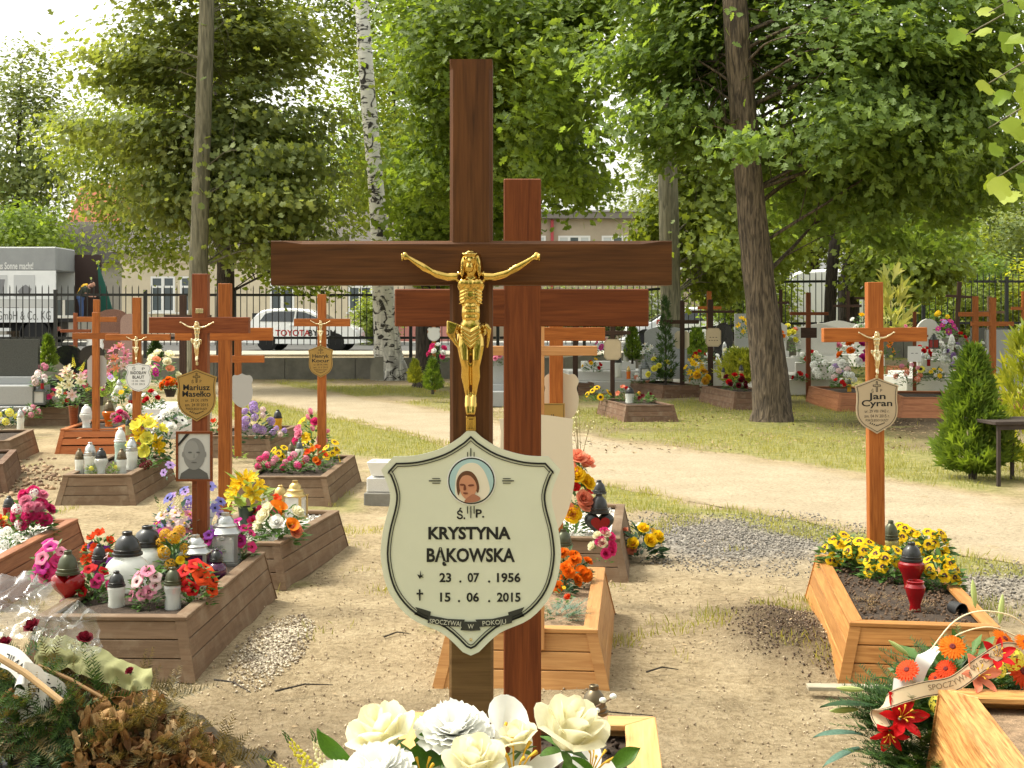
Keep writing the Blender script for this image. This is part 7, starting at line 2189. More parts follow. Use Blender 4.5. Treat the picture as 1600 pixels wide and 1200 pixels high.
obj('mourning_band', MB().prism([(-wf / 2 + .014, zf + hf * .76), (-wf / 2 + .014, zf + hf * .70), (-wf * .12, zf + hf - .014), (-wf * .22, zf + hf - .014)], -0.0085, -0.0077).mesh('mourning_band', BLACKP, smooth=False), ph)
# white paper cone with ribbon beside it
P = pt(318, 862, zD)
t = thing('memorial_ribbon', 'white ribbon with black letters hanging in the lilac blue spray', 'ribbon', P, rad(12))
obj('ribbon_strip', MB().add([(-0.03, -0.14, 0.02), (0.02, -0.14, 0.02), (0.05, -0.15, 0.20), (0.10, -0.13, 0.32), (0.055, -0.13, 0.33), (0.0, -0.15, 0.20)], [(0, 1, 2, 5), (5, 2, 3, 4)]).mesh('ribbon_strip', PLAQ_W, smooth=True), t)
o = obj('lettering', text_mesh('ODPOC', 0.042, BLACKP, fit=0.13), t, loc=(0.012, -0.152, 0.115))
o.rotation_euler = (0, rad(-76), 0)
# box with white roses and lantern
zR = BX_ROSE['zs']
candle('bronze square lantern with pagoda lid on the white rose grave', 461, 812, 62, 'lantern', 'clear', 'gold', zR, wratio=0.52)
candle('yellow wax jar candle behind the bronze lantern', 438, 800, 42, 'jar', 'yellow', 'gold', zR, wratio=0.56)
bouquet('bunch of white and peach roses with orange callas beside the bronze lantern', 440, 846, 84, 62, [('rose', 'cream', 4, 27), ('calla', 'orange', 2, 34), ('rose', 'salmon', 1, 24), ('rose', 'white', 1, 22)], z=zR, leaf=LEAFG)
bouquet('deep red flowers left of the white roses', 408, 838, 40, 48, [('peony', 'hotpink', 3, 22), ('peony', 'red', 4, 20)], z=zR)
bouquet('pink-red dahlias behind the white roses', 425, 812, 46, 36, [('gerbera', 'hotpink', 4, 24), ('peony', 'scarlet', 2, 18)], z=zR)
bouquet('yellow lilies in a dark vase right of the rust cross', 386, 838, 66, 104, [('lily', 'yellow', 5, 34), ('lily', 'lemon', 3, 32), ('daisy', 'white', 1, 22)], z=zR, leaf=LEAFY, lsize=0.13, nleaf=40, vase=(14, 46, mat('dark_green_vase', (0.03, 0.05, 0.04), 0.3)))
# left edge box
zL = BX_LEFT['zs']
bouquet('pink silk bouquet with white edges on the pebble grave at left', 52, 838, 70, 80, [('carnation', 'hotpink', 12, 22), ('carnation', 'pink', 4, 20), ('cluster', 'white', 3, 20)], z=zL)
bouquet('white gypsophila plant on the pebbles at the left edge', 12, 858, 46, 34, [('cluster', 'white', 5, 18)], z=zL)
bouquet('red and yellow flowers behind the pink bouquet at the left edge', 10, 832, 46, 28, [('peony', 'scarlet', 4, 18), ('daisy', 'yellow', 2, 13), ('peony', 'dustred', 2, 14)], z=zL)
candle('dark-lidded candle behind the pink bouquet at the left edge', 14, 815, 40, 'jar', 'red', 'black', zL, wratio=0.5)
# box with the row of glass candles
zC = BX_C['zs']
for a in (('clear glass candle with bronze lid, leftmost in the row', 124, 741, 40, 'jar', 'white', 'bronze', 0.38), ('white printed glass candle with silver lid, second in the row', 141, 741, 50, 'jar', 'white', 'silver', 0.42),
   ('white angel-shaped candle with black lid in the row', 158, 742, 42, 'urn', 'white', 'black', 0.52), ('clear glass candle with bronze lid, right in the row', 190, 741, 40, 'jar', 'white', 'bronze', 0.42),
   ('pale green tall candle with white lid behind the row', 188, 722, 54, 'jar', 'teal', 'white', 0.36), ('white patterned glass candle with silver lid at the right of the row', 206, 735, 52, 'jar', 'white', 'silver', 0.38)):
 candle(a[0], a[1], a[2], a[3], a[4], a[5], a[6], zC, wratio=a[7])
bouquet('small green heather pot between the candles, left one', 143, 742, 18, 18, [('cluster', 'lemon', 1, 8)], z=zC, leaf=LEAFY, nleaf=120)
bouquet('small green heather pot between the candles, right one', 176, 742, 18, 22, [('cluster', 'lemon', 1, 8)], z=zC, leaf=LEAFY, nleaf=120)
bouquet('big yellow silk flower bunch right of the glass candles', 232, 728, 58, 84, [('peony', 'lemon', 6, 26), ('lily', 'yellow', 5, 28)], z=zC, leaf=LEAFG)
bouquet('white anemone bouquet left of the golden plaque', 266, 722, 70, 100, [('anemone', 'white', 8, 20), ('rose', 'white', 3, 18), ('calla', 'cream', 2, 20)], z=zC, leaf=LEAFD)
bouquet('small purple sedum plant beside the yellow flowers', 230, 735, 36, 20, [('cluster', 'maroon', 3, 14)], z=zC, leaf=LEAFG)
bouquet('single lilac silk flower leaning left of the portrait', 262, 752, 22, 34, [('anemone', 'lilac', 2, 16)], z=zC, leaf=LEAFB, nleaf=24)
# slatted orange box and behind it
zP = BX_PLK['zs']
bouquet('tall vase of white and yellow lilies with buds left of the light orange cross', 115, 668, 64, 112, [('lily', 'cream', 6, 22), ('lily', 'rosewhite', 3, 20), ('spike', 'lemon', 4, 18)], d=17.6, vase=(8, 34, W_RUST), leaf=LEAFG, lsize=0.09)
candle('white heart-shaped porcelain lantern on the small brown grave', 93, 635, 30, 'heart', 'white', 'white', d=21, wratio=0.8)
candle('grey house-shaped lantern beside the small thuja', 62, 632, 34, 'lantern', 'clear', 'grey', d=20.5, wratio=0.56)
candle('white porcelain jug candle left of the light orange cross', 135, 668, 36, 'urn', 'white', 'white', d=17.2, wratio=0.6)
candle('terracotta striped vase candle right of the light orange cross', 170, 668, 42, 'urn', 'orange', 'bronze', d=17.4, wratio=0.5)
bouquet('pink lily bouquet behind the white shield plaque cross', 186, 600, 44, 72, [('lily', 'pink', 6, 18), ('lily', 'salmon', 3, 16), ('lily', 'rosewhite', 2, 16)], d=20)
bouquet('magenta and white flowers below the pink lilies', 176, 622, 44, 42, [('daisy', 'magenta', 4, 12), ('daisy', 'lilac', 2, 11), ('daisy', 'white', 2, 11)], d=19, leaf=LEAFY, lsize=0.14)
bouquet('cream and peach rose bouquet between the white and golden plaques', 254, 608, 56, 66, [('rose', 'cream', 8, 17), ('calla', 'salmon', 2, 16)], d=19)
bouquet('purple orchids beside the white shield plaque', 240, 592, 22, 26, [('daisy', 'magenta', 4, 12)], d=18.6)
bouquet('orange marigold pot left of the golden plaque', 266, 620, 34, 30, [('marigold', 'orange', 6, 12), ('marigold', 'scarlet', 2, 11)], d=18.2, vase=(10, 12, mat('dark_pot', (0.03, 0.022, 0.02), 0.6)))
bouquet('white chrysanthemums low on the left behind the yellow flowers', 203, 655, 44, 24, [('cluster', 'white', 5, 14)], d=16.2)
bouquet('pink carnations in front of the white shield plaque post', 188, 664, 34, 24, [('carnation', 'pink', 4, 12), ('carnation', 'hotpink', 2, 11)], d=16.0)
bouquet('red and pink flowers beside the white heart lantern', 80, 638, 40, 34, [('peony', 'hotpink', 4, 11), ('peony', 'salmon', 2, 10)], d=21)
bouquet('pale pink flowers in front of the dark slab headstone', 66, 605, 40, 26, [('cluster', 'rosewhite', 4, 13), ('cluster', 'white', 2, 12)], d=20.4)
bouquet('pink flowers at the foot of the small thuja by the black heart', 74, 582, 30, 14, [('cluster', 'pink', 4, 9)], d=21.2)
bouquet('yellow and white primula bunch on the brown grave at the left edge', 12, 668, 42, 34, [('cluster', 'lemon', 4, 14), ('daisy', 'white', 3, 11)], d=18.5, leaf=LEAFD)
candle('clear glass candle on the brown grave at the left edge', 32, 672, 34, 'jar', 'white', 'silver', d=18.3)
candle('dark red candle right of the white shield plaque post', 205, 640, 26, 'jar', 'red', 'grey', d=17)
candle('white round candle behind the terracotta vase', 186, 615, 22, 'globe', 'white', 'silver', d=18)
candle('black lidded candle in the corner of the candle row grave', 200, 680, 26, 'jar', 'smoke', 'black', d=15.2)
# pansy box before the slim orange cross
zH = BX_HEN['zs']
for a in (('pink begonias at the front left of the pansy grave', 420, 738, 46, 34, [('cluster', 'hotpink', 4, 13), ('cluster', 'pink', 3, 12)]),
   ('pink begonias at the front middle of the pansy grave', 462, 740, 52, 34, [('cluster', 'pink', 4, 13), ('cluster', 'hotpink', 3, 12)]),
   ('red and orange primulas on the pansy grave', 492, 738, 44, 44, [('peony', 'scarlet', 5, 14), ('peony', 'orange', 3, 13)]),
   ('yellow pansies at the right rim of the pansy grave', 518, 730, 34, 44, [('pansy', 'yellow', 6, 14)]),
   ('yellow pansies at the rear left of the pansy grave', 438, 722, 34, 28, [('pansy', 'yellow', 4, 14)]),
   ('yellow pansies in the middle of the pansy grave', 478, 716, 30, 30, [('pansy', 'yellow', 4, 13)])):
 bouquet(a[0], a[1], a[2], a[3], a[4], a[5], z=zH, name='bedding_plant', group='bedding plants on the graves')
bouquet('pink tulips and roses in front of the slim orange cross', 490, 712, 64, 76, [('tulip', 'pink', 5, 16), ('rose', 'pink', 3, 17), ('rose', 'hotpink', 2, 16), ('daisy', 'yellow', 2, 18)], z=zH, leaf=LEAFG)
candle('white candle with bronze lid in the middle of the pansy grave', 455, 725, 34, 'jar', 'white', 'bronze', zH)
candle('white stone egg candle behind the pansies', 468, 722, 34, 'urn', 'white', 'grey', zH)
# lilac box
zI = BX_LIL['zs']
bouquet('lilac bouquet on the brown grave behind the pansies', 400, 690, 58, 66, [('cluster', 'lilac', 9, 16), ('cluster', 'rosewhite', 2, 12)], z=zI, leaf=LEAFD)
candle('yellow glass candle right of the lilac bouquet', 434, 672, 32, 'jar', 'yellow', 'black', zI, wratio=0.46)
bouquet('small red flowers left of the lilac bouquet', 336, 680, 34, 26, [('peony', 'scarlet', 4, 11)], z=zI)
bouquet('pale lilac sprig at the right end of the lilac grave', 436, 684, 30, 18, [('cluster', 'lilac', 3, 11), ('cluster', 'rosewhite', 1, 9)], z=zI)
bouquet('green leafy weed in front of the lilac grave', 370, 722, 34, 34, [('cluster', 'lemon', 1, 4)], z=0, leaf=LEAFY, nleaf=70, name='leafy_weed', group='weeds')
# marigold box
zM = BX_MARI['zs']
for lab, px_, py_, n_ in (('orange marigold plant at the rear of the honey box', 884, 905, 5), ('orange marigold plant in the middle of the honey box', 903, 918, 6), ('orange marigold plant at the front of the honey box', 880, 930, 5)):
 bouquet(lab, px_, py_, 56, 52, [('marigold', 'orange', n_, 21)], z=zM, leaf=LEAFD, nleaf=130, name='marigold_plant', group='bedding plants on the graves', lsize=0.05)
bouquet('single red tulip in front of the marigolds', 880, 950, 24, 46, [('tulip', 'scarlet', 1, 26), ('daisy', 'yellow', 1, 7)], z=zM, leaf=LEAFG, nleaf=30)
FIRB = leaf_mat('blue_fir_needles', (0.05, 0.10, 0.075), (0.16, 0.25, 0.18), 0.25, 1.0)
P = pt(872, 968, zM)
t = thing('fir_sprigs', 'blue green fir sprigs lying in the honey box', 'fir sprigs', P)
q = obj('sprigs', needle_mesh('sprigs', 46, 0.16, 0.05, 0.11, FIRB, 22), t)
q['kind'] = 'stuff'
# new pine box
zB = BX_LIGHT['zs']
candle('tall glass candle with an olive domed lid beside the pale pine rim', 928, 1180, 110, 'jar', 'clear', 'bronze', zB, wratio=0.42)
P = Vector(((858 - 800) * 4.6 / F, 4.75, 0.0))
candle('silver square lantern with red glass behind the red-brown cross', 858, 1090, 100, 'lantern', 'red', 'silver', base=(0.13, 4.85, 0.0), wratio=0.6)
# pebble box behind the cream plaque
zQ = BX_PEB['zs']
candle('black heart lantern with a red heart beside the cream plaque', 936, 842, 72, 'heart', 'smoke', 'black', zQ, wratio=0.66, yaw=0.1)
candle('black domed candle behind the black heart lantern', 936, 800, 50, 'jar', 'smoke', 'black', zQ, wratio=0.5)
candle('olive-lidded candle at the front left of the pebble grave', 880, 888, 62, 'jar', 'smoke', 'green', zQ - 0.02, wratio=0.5)
bouquet('peach and red rose bouquet hidden half behind the cream plaque', 896, 838, 62, 132, [('rose', 'salmon', 6, 30), ('rose', 'yellow', 6, 28), ('peony', 'red', 7, 22)], z=zQ, leaf=LEAFG)
bouquet('row of yellow and crimson roses along the pebble grave', 942, 880, 34, 58, [('rose', 'cream', 4, 18), ('rose', 'hotpink', 6, 20)], z=zQ, leaf=LEAFG, nleaf=40)
bouquet('yellow and peach rose spray lying on the ground right of the pebble grave', 1002, 872, 78, 60, [('rose', 'yellow', 4, 22), ('daisy', 'gold', 2, 20), ('rose', 'salmon', 2, 18), ('daisy', 'white', 1, 15)], z=0, leaf=LEAFD, nleaf=200)
P = pt(900, 735, 0)
t = thing('tall_weed', 'tall thin weed with pale seed heads beside the sandy path', 'weed', P, 0, 'weeds')
for k in range(7):
 e = Vector((RN.uniform(-.05, .16), RN.uniform(-.1, .1), RN.uniform(.35, .85)))
 st = obj('stem', MB().tube([(0.01 * k, 0, 0), tuple(e * .5 + Vector((.02, 0, .03))), tuple(e)], [0.004, 0.003, 0.002], 5).mesh('stem', mat('dry_stem', (0.22, 0.17, 0.08), 0.8)), t)
 for q in range(4):
  w_ = e * (1 - 0.09 * q) + Vector((RN.uniform(-.04, .04), 0, 0))
  c_ = MB(); ell(c_, w_, (0.008, 0.008, 0.008), n=6); obj('seed_head', c_.mesh('seed_head', petal_mat('cream')), st)
# pansy box on the right
zJ = BX_JAN['zs']
for lab, px_, py_ in (('yellow pansies at the left rear of the amber grave', 1312, 888), ('yellow pansies in front of the cross post', 1345, 895), ('yellow pansies behind the tall glass candle', 1410, 872), ('yellow pansies at the right rear of the amber grave', 1452, 880), ('yellow pansies right of the red candles', 1468, 922), ('yellow pansies left of the red candles', 1382, 908)):
 bouquet(lab, px_, py_, 76, 60, [('pansy', 'yellow', 9, 22), ('peony', 'yellow', 3, 15)], z=zJ, leaf=LEAFG, nleaf=260, name='pansy_plant', group='bedding plants on the graves', lsize=0.065)
candle('tall glass candle with olive lid beside the post of the tan plaque cross', 1392, 885, 72, 'jar', 'smoke', 'green', zJ, wratio=0.36)
candle('tall red amphora candle with black lid, rear one', 1424, 925, 78, 'urn', 'red', 'black', zJ, wratio=0.54)
P = pt(1430, 957, zJ)
t = thing('grave_candle', 'small red glass candle without lid in front of the tall red one', 'grave candle', P, 0, 'grave candles')
s = F / P.y
obj('glass_body', MB().lathe([(a / s, b_ / s) for a, b_ in ((9, 0), (9, 5), (8, 12), (12, 24), (15, 34), (16, 40), (13, 45), (14, 49), (12, 50), (11, 46), (13, 38), (9, 20))], 20).mesh('glass_body', GLC['red']), t)
P = pt(1487, 957, zJ)
t = thing('flower_pot', 'small black plastic pot lying on its side on the peat', 'pot', (P.x, P.y, P.z + 0.03), rad(20))
obj('pot', MB().lathe([(0.028, 0), (0.036, 0.075), (0.033, 0.075), (0.026, 0.004), (0.0, 0.004)], 16, 0, Matrix.Rotation(rad(95), 4, 'X')).mesh('pot', DARKPL), t)
t = thing('dry_grass_heap', 'brown dry moss and roots on the amber grave', 'dry moss', pt(1390, 950, zJ))
q = obj('roots', needle_mesh('roots', 130, 0.30, 0.03, 0.07, leaf_mat('dry_moss', (0.12, 0.07, 0.03), (0.36, 0.24, 0.11), 0.2, 1.0), 10, 0.0), t)
q['kind'] = 'stuff'
# sunflower and dark boxes beyond the path
zS = BX_SUN['zs']
for lab, px_, py_, w_, h_, sp in (('row of small sunflowers on the dark grave', 935, 628, 50, 26, [('sunflower', 'yellow', 5, 12)]), ('orange-red flowers in the middle of the sunflower grave', 975, 628, 26, 28, [('peony', 'salmon', 3, 11), ('peony', 'red', 2, 9)]), ('dark red leafy plant at the right of the sunflower grave', 1005, 630, 44, 20, [('peony', 'maroon', 4, 9), ('cluster', 'gold', 1, 7)])):
 bouquet(lab, px_, py_, w_, h_, sp, z=zS)
candle('white square candle on the sunflower grave', 984, 630, 26, 'jar', 'white', 'black', zS, wratio=0.6)
for lab, px_, py_, w_, h_, sp, d_ in (('yellow rose bush beside the young fir', 1030, 598, 46, 40, [('rose', 'lemon', 6, 11)], 28.6), ('bright yellow daffodil bunch right of the dark cross', 1085, 596, 40, 44, [('lily', 'yellow', 8, 13), ('daisy', 'yellow', 3, 11)], 28.2),
  ('gold marigold pots in a row left of the oak', 1094, 602, 40, 24, [('marigold', 'gold', 4, 12), ('marigold', 'yellow', 2, 11)], 27.0), ('dark red roses at the right of the dark grave by the oak', 1148, 612, 44, 28, [('rose', 'maroon', 7, 10), ('rose', 'red', 3, 10)], 25.6),
  ('purple orchid spray behind the pale plaque beyond the path', 945, 560, 40, 46, [('daisy', 'magenta', 7, 9), ('daisy', 'pink', 3, 8)], 29.5), ('small white and orange flowers on the dark grave beyond the sunflowers', 1000, 600, 34, 18, [('cluster', 'white', 3, 8), ('cluster', 'salmon', 2, 8)], 29.2),
  ('yellow daffodils against the oak trunk', 1160, 530, 22, 40, [('lily', 'yellow', 6, 11)], 29.5), ('pale yellow roses behind the black headstone', 1146, 556, 34, 14, [('rose', 'cream', 5, 8)], 30),
  ('red flowers behind the round thuja', 1090, 562, 30, 14, [('peony', 'red', 4, 8)], 30.5),
  ('grey withered flowers on the terracotta grave, left part', 1290, 596, 60, 36, [('cluster', 'white', 6, 13), ('cluster', 'lilac', 2, 12)], 26), ('grey withered flowers on the terracotta grave, right part', 1318, 606, 46, 34, [('cluster', 'rosewhite', 4, 12), ('cluster', 'white', 3, 12)], 25.2),
  ('red flowers at the left end of the terracotta grave', 1250, 596, 24, 16, [('peony', 'red', 4, 10)], 26.6), ('red flowers at the right end of the terracotta grave', 1312, 606, 30, 14, [('peony', 'red', 3, 10)], 24.8),
  ('mixed purple orange and white bouquet left of the tan plaque cross', 1335, 590, 60, 62, [('carnation', 'white', 4, 14), ('carnation', 'magenta', 3, 14), ('carnation', 'orange', 3, 14)], 25.5),
  ('yellow and white rose bunch right of the oak trunk', 1235, 552, 32, 46, [('rose', 'lemon', 5, 11), ('rose', 'white', 3, 10), ('rose', 'salmon', 1, 10)], 28), ('orange flowers on the narrow pale headstone', 1218, 532, 18, 20, [('peony', 'orange', 4, 8)], 26.8),
  ('bushy green plant right of the tan plaque cross post', 1395, 590, 44, 60, [('cluster', 'lemon', 1, 6)], 25.5), ('pink leaved shrub on the terracotta grave behind the thuja', 1420, 604, 48, 40, [('cluster', 'salmon', 5, 10), ('cluster', 'pink', 3, 9)], 24.5),
  ('yellow sunflower head behind the thuja', 1443, 590, 18, 22, [('sunflower', 'lemon', 1, 13)], 24.4), ('big purple orchid bouquet behind the thuja', 1478, 530, 46, 36, [('daisy', 'magenta', 9, 11), ('daisy', 'lilac', 3, 9)], 28),
  ('lilac and white flowers left of the thuja top', 1492, 568, 34, 36, [('carnation', 'lilac', 4, 9), ('carnation', 'white', 4, 9)], 27), ('white flowers in front of the white round-shouldered headstone', 1472, 566, 30, 34, [('rose', 'white', 6, 9)], 27.6),
  ('yellow potted flowers on the wall behind the graves', 1468, 500, 34, 14, [('cluster', 'yellow', 3, 9)], 32), ('white rose bunch far behind the tan plaque cross', 1345, 520, 36, 30, [('rose', 'white', 4, 8), ('rose', 'yellow', 2, 9)], 30.5),
  ('red flower beside the thuja top', 1502, 545, 20, 30, [('peony', 'red', 3, 9)], 26.5), ('yellow roses right of the thuja', 1530, 556, 22, 22, [('rose', 'yellow', 2, 9), ('rose', 'white', 2, 8)], 26),
  ('pink roses on the small grave right of the birch', 685, 566, 34, 30, [('rose', 'hotpink', 5, 11), ('rose', 'white', 3, 9)], 28.5), ('pink and white flowers low behind the two tall crosses', 776, 574, 26, 34, [('rose', 'pink', 4, 9), ('rose', 'white', 3, 9)], 26)):
 bouquet(lab, px_, py_, w_, h_, sp, d=d_)
for lab, px_, py_, h_, k_, g_, l_, d_ in (('orange glass candle beyond the sunflowers', 982, 592, 20, 'jar', 'orange', 'gold', 29), ('tall white glass candle beyond the sunflowers', 965, 590, 40, 'jar', 'white', 'black', 29.3), ('white glass candle behind the pale plaque', 978, 565, 28, 'jar', 'white', 'grey', 30),
  ('clear square lantern left of the young fir', 1008, 594, 30, 'lantern', 'clear', 'grey', 28.6), ('white candle by the black headstone', 1132, 556, 22, 'jar', 'white', 'silver', 31), ('dark candle on the red rose grave', 1158, 592, 22, 'jar', 'smoke', 'black', 25.8),
  ('second dark candle on the red rose grave', 1130, 592, 18, 'jar', 'smoke', 'black', 26), ('yellow box candle at the corner of the terracotta grave', 1327, 612, 20, 'jar', 'yellow', 'green', 24.8),
  ('red lantern with hearts on the white stone grave', 1459, 545, 24, 'lantern', 'red', 'black', 27.5), ('red glass candle on the far terracotta grave', 1451, 572, 18, 'jar', 'red', 'silver', 27), ('round clear glass candle on the far terracotta grave', 1477, 570, 26, 'globe', 'clear', 'silver', 27), ('white glass candle on the far terracotta grave', 1441, 572, 22, 'jar', 'white', 'silver', 27),
  ('white candle near the thuja top', 1487, 550, 28, 'urn', 'white', 'white', 27.5), ('red glass candle left of the black heart headstone', 66, 608, 16, 'jar', 'red', 'black', 20.2)):
 candle(lab, px_, py_, h_, k_, g_, l_, d=d_)
# more flowers between the far stones
for lab, px_, py_, w_, h_, sp, d_ in (('white and red flowers at the foot of the pale curved headstone', 1268, 568, 40, 24, [('cluster', 'white', 4, 10), ('peony', 'red', 3, 9)], 27.4),
  ('pink carnations before the pale wavy headstone', 1306, 552, 34, 22, [('carnation', 'pink', 5, 9), ('carnation', 'white', 2, 8)], 29), ('orange lilies behind the tan plaque cross post', 1385, 560, 30, 34, [('lily', 'orange', 5, 11)], 27.5),
  ('red roses in front of the round-shouldered headstone', 1440, 562, 30, 22, [('rose', 'red', 5, 9), ('rose', 'white', 2, 8)], 28), ('yellow and white daisies before the far terracotta grave', 1462, 596, 40, 24, [('daisy', 'yellow', 4, 9), ('daisy', 'white', 4, 8)], 25),
  ('blue and white flowers right of the far candles', 1498, 580, 30, 26, [('cluster', 'lilac', 3, 10), ('cluster', 'white', 3, 9)], 26), ('pink flowers on the white stone grave at the back', 1410, 530, 30, 22, [('rose', 'pink', 5, 8)], 29.5),
  ('white lilies by the grey arched headstone', 1012, 566, 28, 34, [('lily', 'white', 5, 11)], 29.6), ('red and yellow flowers on the pale stepped grave', 925, 582, 34, 22, [('peony', 'red', 3, 9), ('peony', 'yellow', 3, 8)], 30),
  ('white bouquet behind the daffodil bunch', 1112, 575, 34, 24, [('rose', 'white', 5, 9), ('rose', 'cream', 2, 9)], 30.8), ('pink roses below the grey plaque back at left', 140, 612, 36, 34, [('rose', 'pink', 5, 11), ('rose', 'hotpink', 3, 10)], 20),
  ('white and yellow flowers beside the terracotta vase', 190, 632, 36, 30, [('daisy', 'white', 5, 10), ('daisy', 'yellow', 3, 9)], 18), ('red roses below the cream rose bouquet', 238, 640, 40, 30, [('rose', 'red', 5, 10), ('rose', 'white', 3, 9)], 17.5),
  ('white chrysanthemum ball right of the white anemones', 284, 660, 40, 34, [('cluster', 'white', 5, 14), ('daisy', 'lilac', 2, 9)], 15.5), ('pale pink flowers at the left before the thuja', 48, 655, 34, 24, [('cluster', 'pink', 4, 10), ('cluster', 'white', 2, 9)], 19.4),
  ('red and white flowers on the small grave behind the lily vase', 108, 632, 34, 22, [('peony', 'red', 3, 9), ('cluster', 'white', 3, 9)], 20.6)):
 bouquet(lab, px_, py_, w_, h_, sp, d=d_)
# ------------------------------------------------------------------ ribbons with lettering
def ribbon(parent, name, pts_, width, wdir, m, text=None, tsize=0.05, tfit=None, tpos=0.5, tm=BLACKP, edge=None, flip=False):
 """a band along a smooth curve; letters bent along with it"""
 C = [Vector(p) for p in catmull(pts_, 10)]
 n = len(C)
 cum = [0.0]
 for i in range(1, n):
  cum.append(cum[-1] + (C[i] - C[i - 1]).length)
 L = cum[-1]
 wd = [Vector(w) for w in catmull([tuple(w) for w in (wdir if isinstance(wdir, list) else [wdir] * len(pts_))], 10)]
 def frame(d_):
  d_ = min(max(d_, 0), L - 1e-6)
  i = max(k for k in range(n) if cum[k] <= d_)
  i = min(i, n - 2)
  f = (d_ - cum[i]) / max(1e-9, cum[i + 1] - cum[i])
  p = C[i].lerp(C[i + 1], f)
  t_ = (C[i + 1] - C[i]).normalized()
  w_ = wd[i].lerp(wd[i + 1], f)
  w_ = (w_ - t_ * w_.dot(t_)).normalized()
  return p, t_, w_, t_.cross(w_)
 vs, fs = [], []
 for i in range(n):
  p, t_, w_, nn = frame(cum[i])
  vs += [p - w_ * width / 2, p + w_ * width / 2]
 for i in range(n - 1):
  fs.append((2 * i, 2 * i + 2, 2 * i + 3, 2 * i + 1))
 o = obj(name, MB().add(vs, fs).mesh(name, m, angle=0), parent)
 if edge:
  for sg in (-1, 1):
   vs, fs = [], []
   for i in range(n):
    p, t_, w_, nn = frame(cum[i])
    e = 0.0015
    for q in (0.80, 0.90):
     for z_ in (e, -e):
      vs.append(p + w_ * width / 2 * q * sg + nn * z_)
   for i in range(n - 1):
    a = 4 * i
    fs += [(a, a + 4, a + 6, a + 2), (a + 1, a + 3, a + 7, a + 5)]
   obj('ribbon_edge', MB().add(vs, fs).mesh('ribbon_edge', edge, angle=0), o)
 if text:
  me = text_mesh(text, tsize, tm, fit=tfit, extrude=0.0)
  co = np.zeros(len(me.vertices) * 3, np.float32)
  me.vertices.foreach_get('co', co)
  co = co.reshape(-1, 3)
  out = []
  for x_, y_, z_ in co:
   p, t_, w_, nn = frame(L * tpos + (-x_ if flip else x_))
   out.append(p + w_ * z_ + nn * (-0.002 if nn.y > 0 else 0.002))
  me.vertices.foreach_set('co', np.array([tuple(v) for v in out], np.float32).ravel())
  me.update()
  obj('lettering', me, o)
 return o
# ------------------------------------------------------------------ white bouquet at the bottom
BY = 1.86
sB = F / BY
def bp_(px_, py_, dy=0.0):
 return at(px_, py_, BY + dy)
g0 = Vector((bp_(700, 1200).x, BY + 0.02, 0.0))
t = thing('white_bouquet', 'bouquet of white roses, carnations and lilies at the bottom centre', 'flowers', g0)
PW = 'white'
def wf(kind, col, px_, py_, size_px, dirv, dy=0.0):
 flower(kind, col, t, bp_(px_, py_, dy) - g0, dirv, size_px / sB)
wf('rose', 'cream', 606, 1172, 122, (-0.3, -0.25, 0.92), 0.02)
wf('rose', 'cream', 880, 1168, 128, (0.3, -0.30, 0.9), -0.02)
wf('rose', 'cream', 742, 1212, 100, (0.0, -0.35, 0.93), -0.08)
wf('rose', 'cream', 815, 1172, 74, (-0.3, -0.1, 0.95), 0.03)
wf('carnation', 'white', 708, 1152, 128, (0, -0.3, 0.95), 0.03)
wf('carnation', 'white', 592, 1216, 120, (-0.1, -0.3, 0.95), -0.06)
wf('carnation', 'white', 525, 1224, 80, (-0.3, -0.3, 0.9), -0.02)
wf('lily', 'white', 806, 1196, 190, (0.1, -0.2, 0.95), 0.0)
wf('lily', 'white', 930, 1196, 140, (0.4, -0.1, 0.9), 0.03)
wf('lily', 'white', 660, 1216, 150, (-0.2, -0.2, 0.9), -0.02)
wf('lily', 'white', 760, 1224, 150, (0.0, -0.4, 0.9), -0.06)
wf('calla', 'white', 785, 1150, 90, (0.3, 0.0, 0.95), 0.06)
wf('spike', 'lemon', 478, 1192, 70, (-0.55, -0.1, 0.8), 0.0)
wf('spike', 'lemon', 446, 1208, 55, (-0.8, -0.1, 0.6), 0.02)
wf('spike', 'cream', 505, 1200, 70, (-0.3, 0.1, 0.9), 0.04)
# broad leaves
LG = mat('rose_leaf_green', (0.07, 0.17, 0.015), 0.4, translucent=0.45, vary=0.2, vscale=20)
for (px_, py_, L_, ang, tilt) in ((652, 1150, 62, -0.9, 0.5), (640, 1188, 80, 0.25, 0.3), (690, 1194, 60, 0.9, 0.2), (545, 1186, 70, 2.4, 0.4), (880, 1192, 60, -0.4, 0.2), (960, 1196, 50, 0.6, 0.3)):
 mbl = MB()
 petal(mbl, 0, 0.0, 1.0, 0.30, 0.0, 0.25, -0.3, 0.25, nu=8, nv=5, tip=0.97)
 L2 = L_ / sB
 M = Matrix.Translation(bp_(px_, py_, 0.01) - g0) @ Euler((rad(60), -ang, 0)).to_matrix().to_4x4() @ Matrix.Diagonal((L2, L2, L2, 1))
 obj('leaf', mbl.mesh('leaf', LG, angle=0), t, M=M)
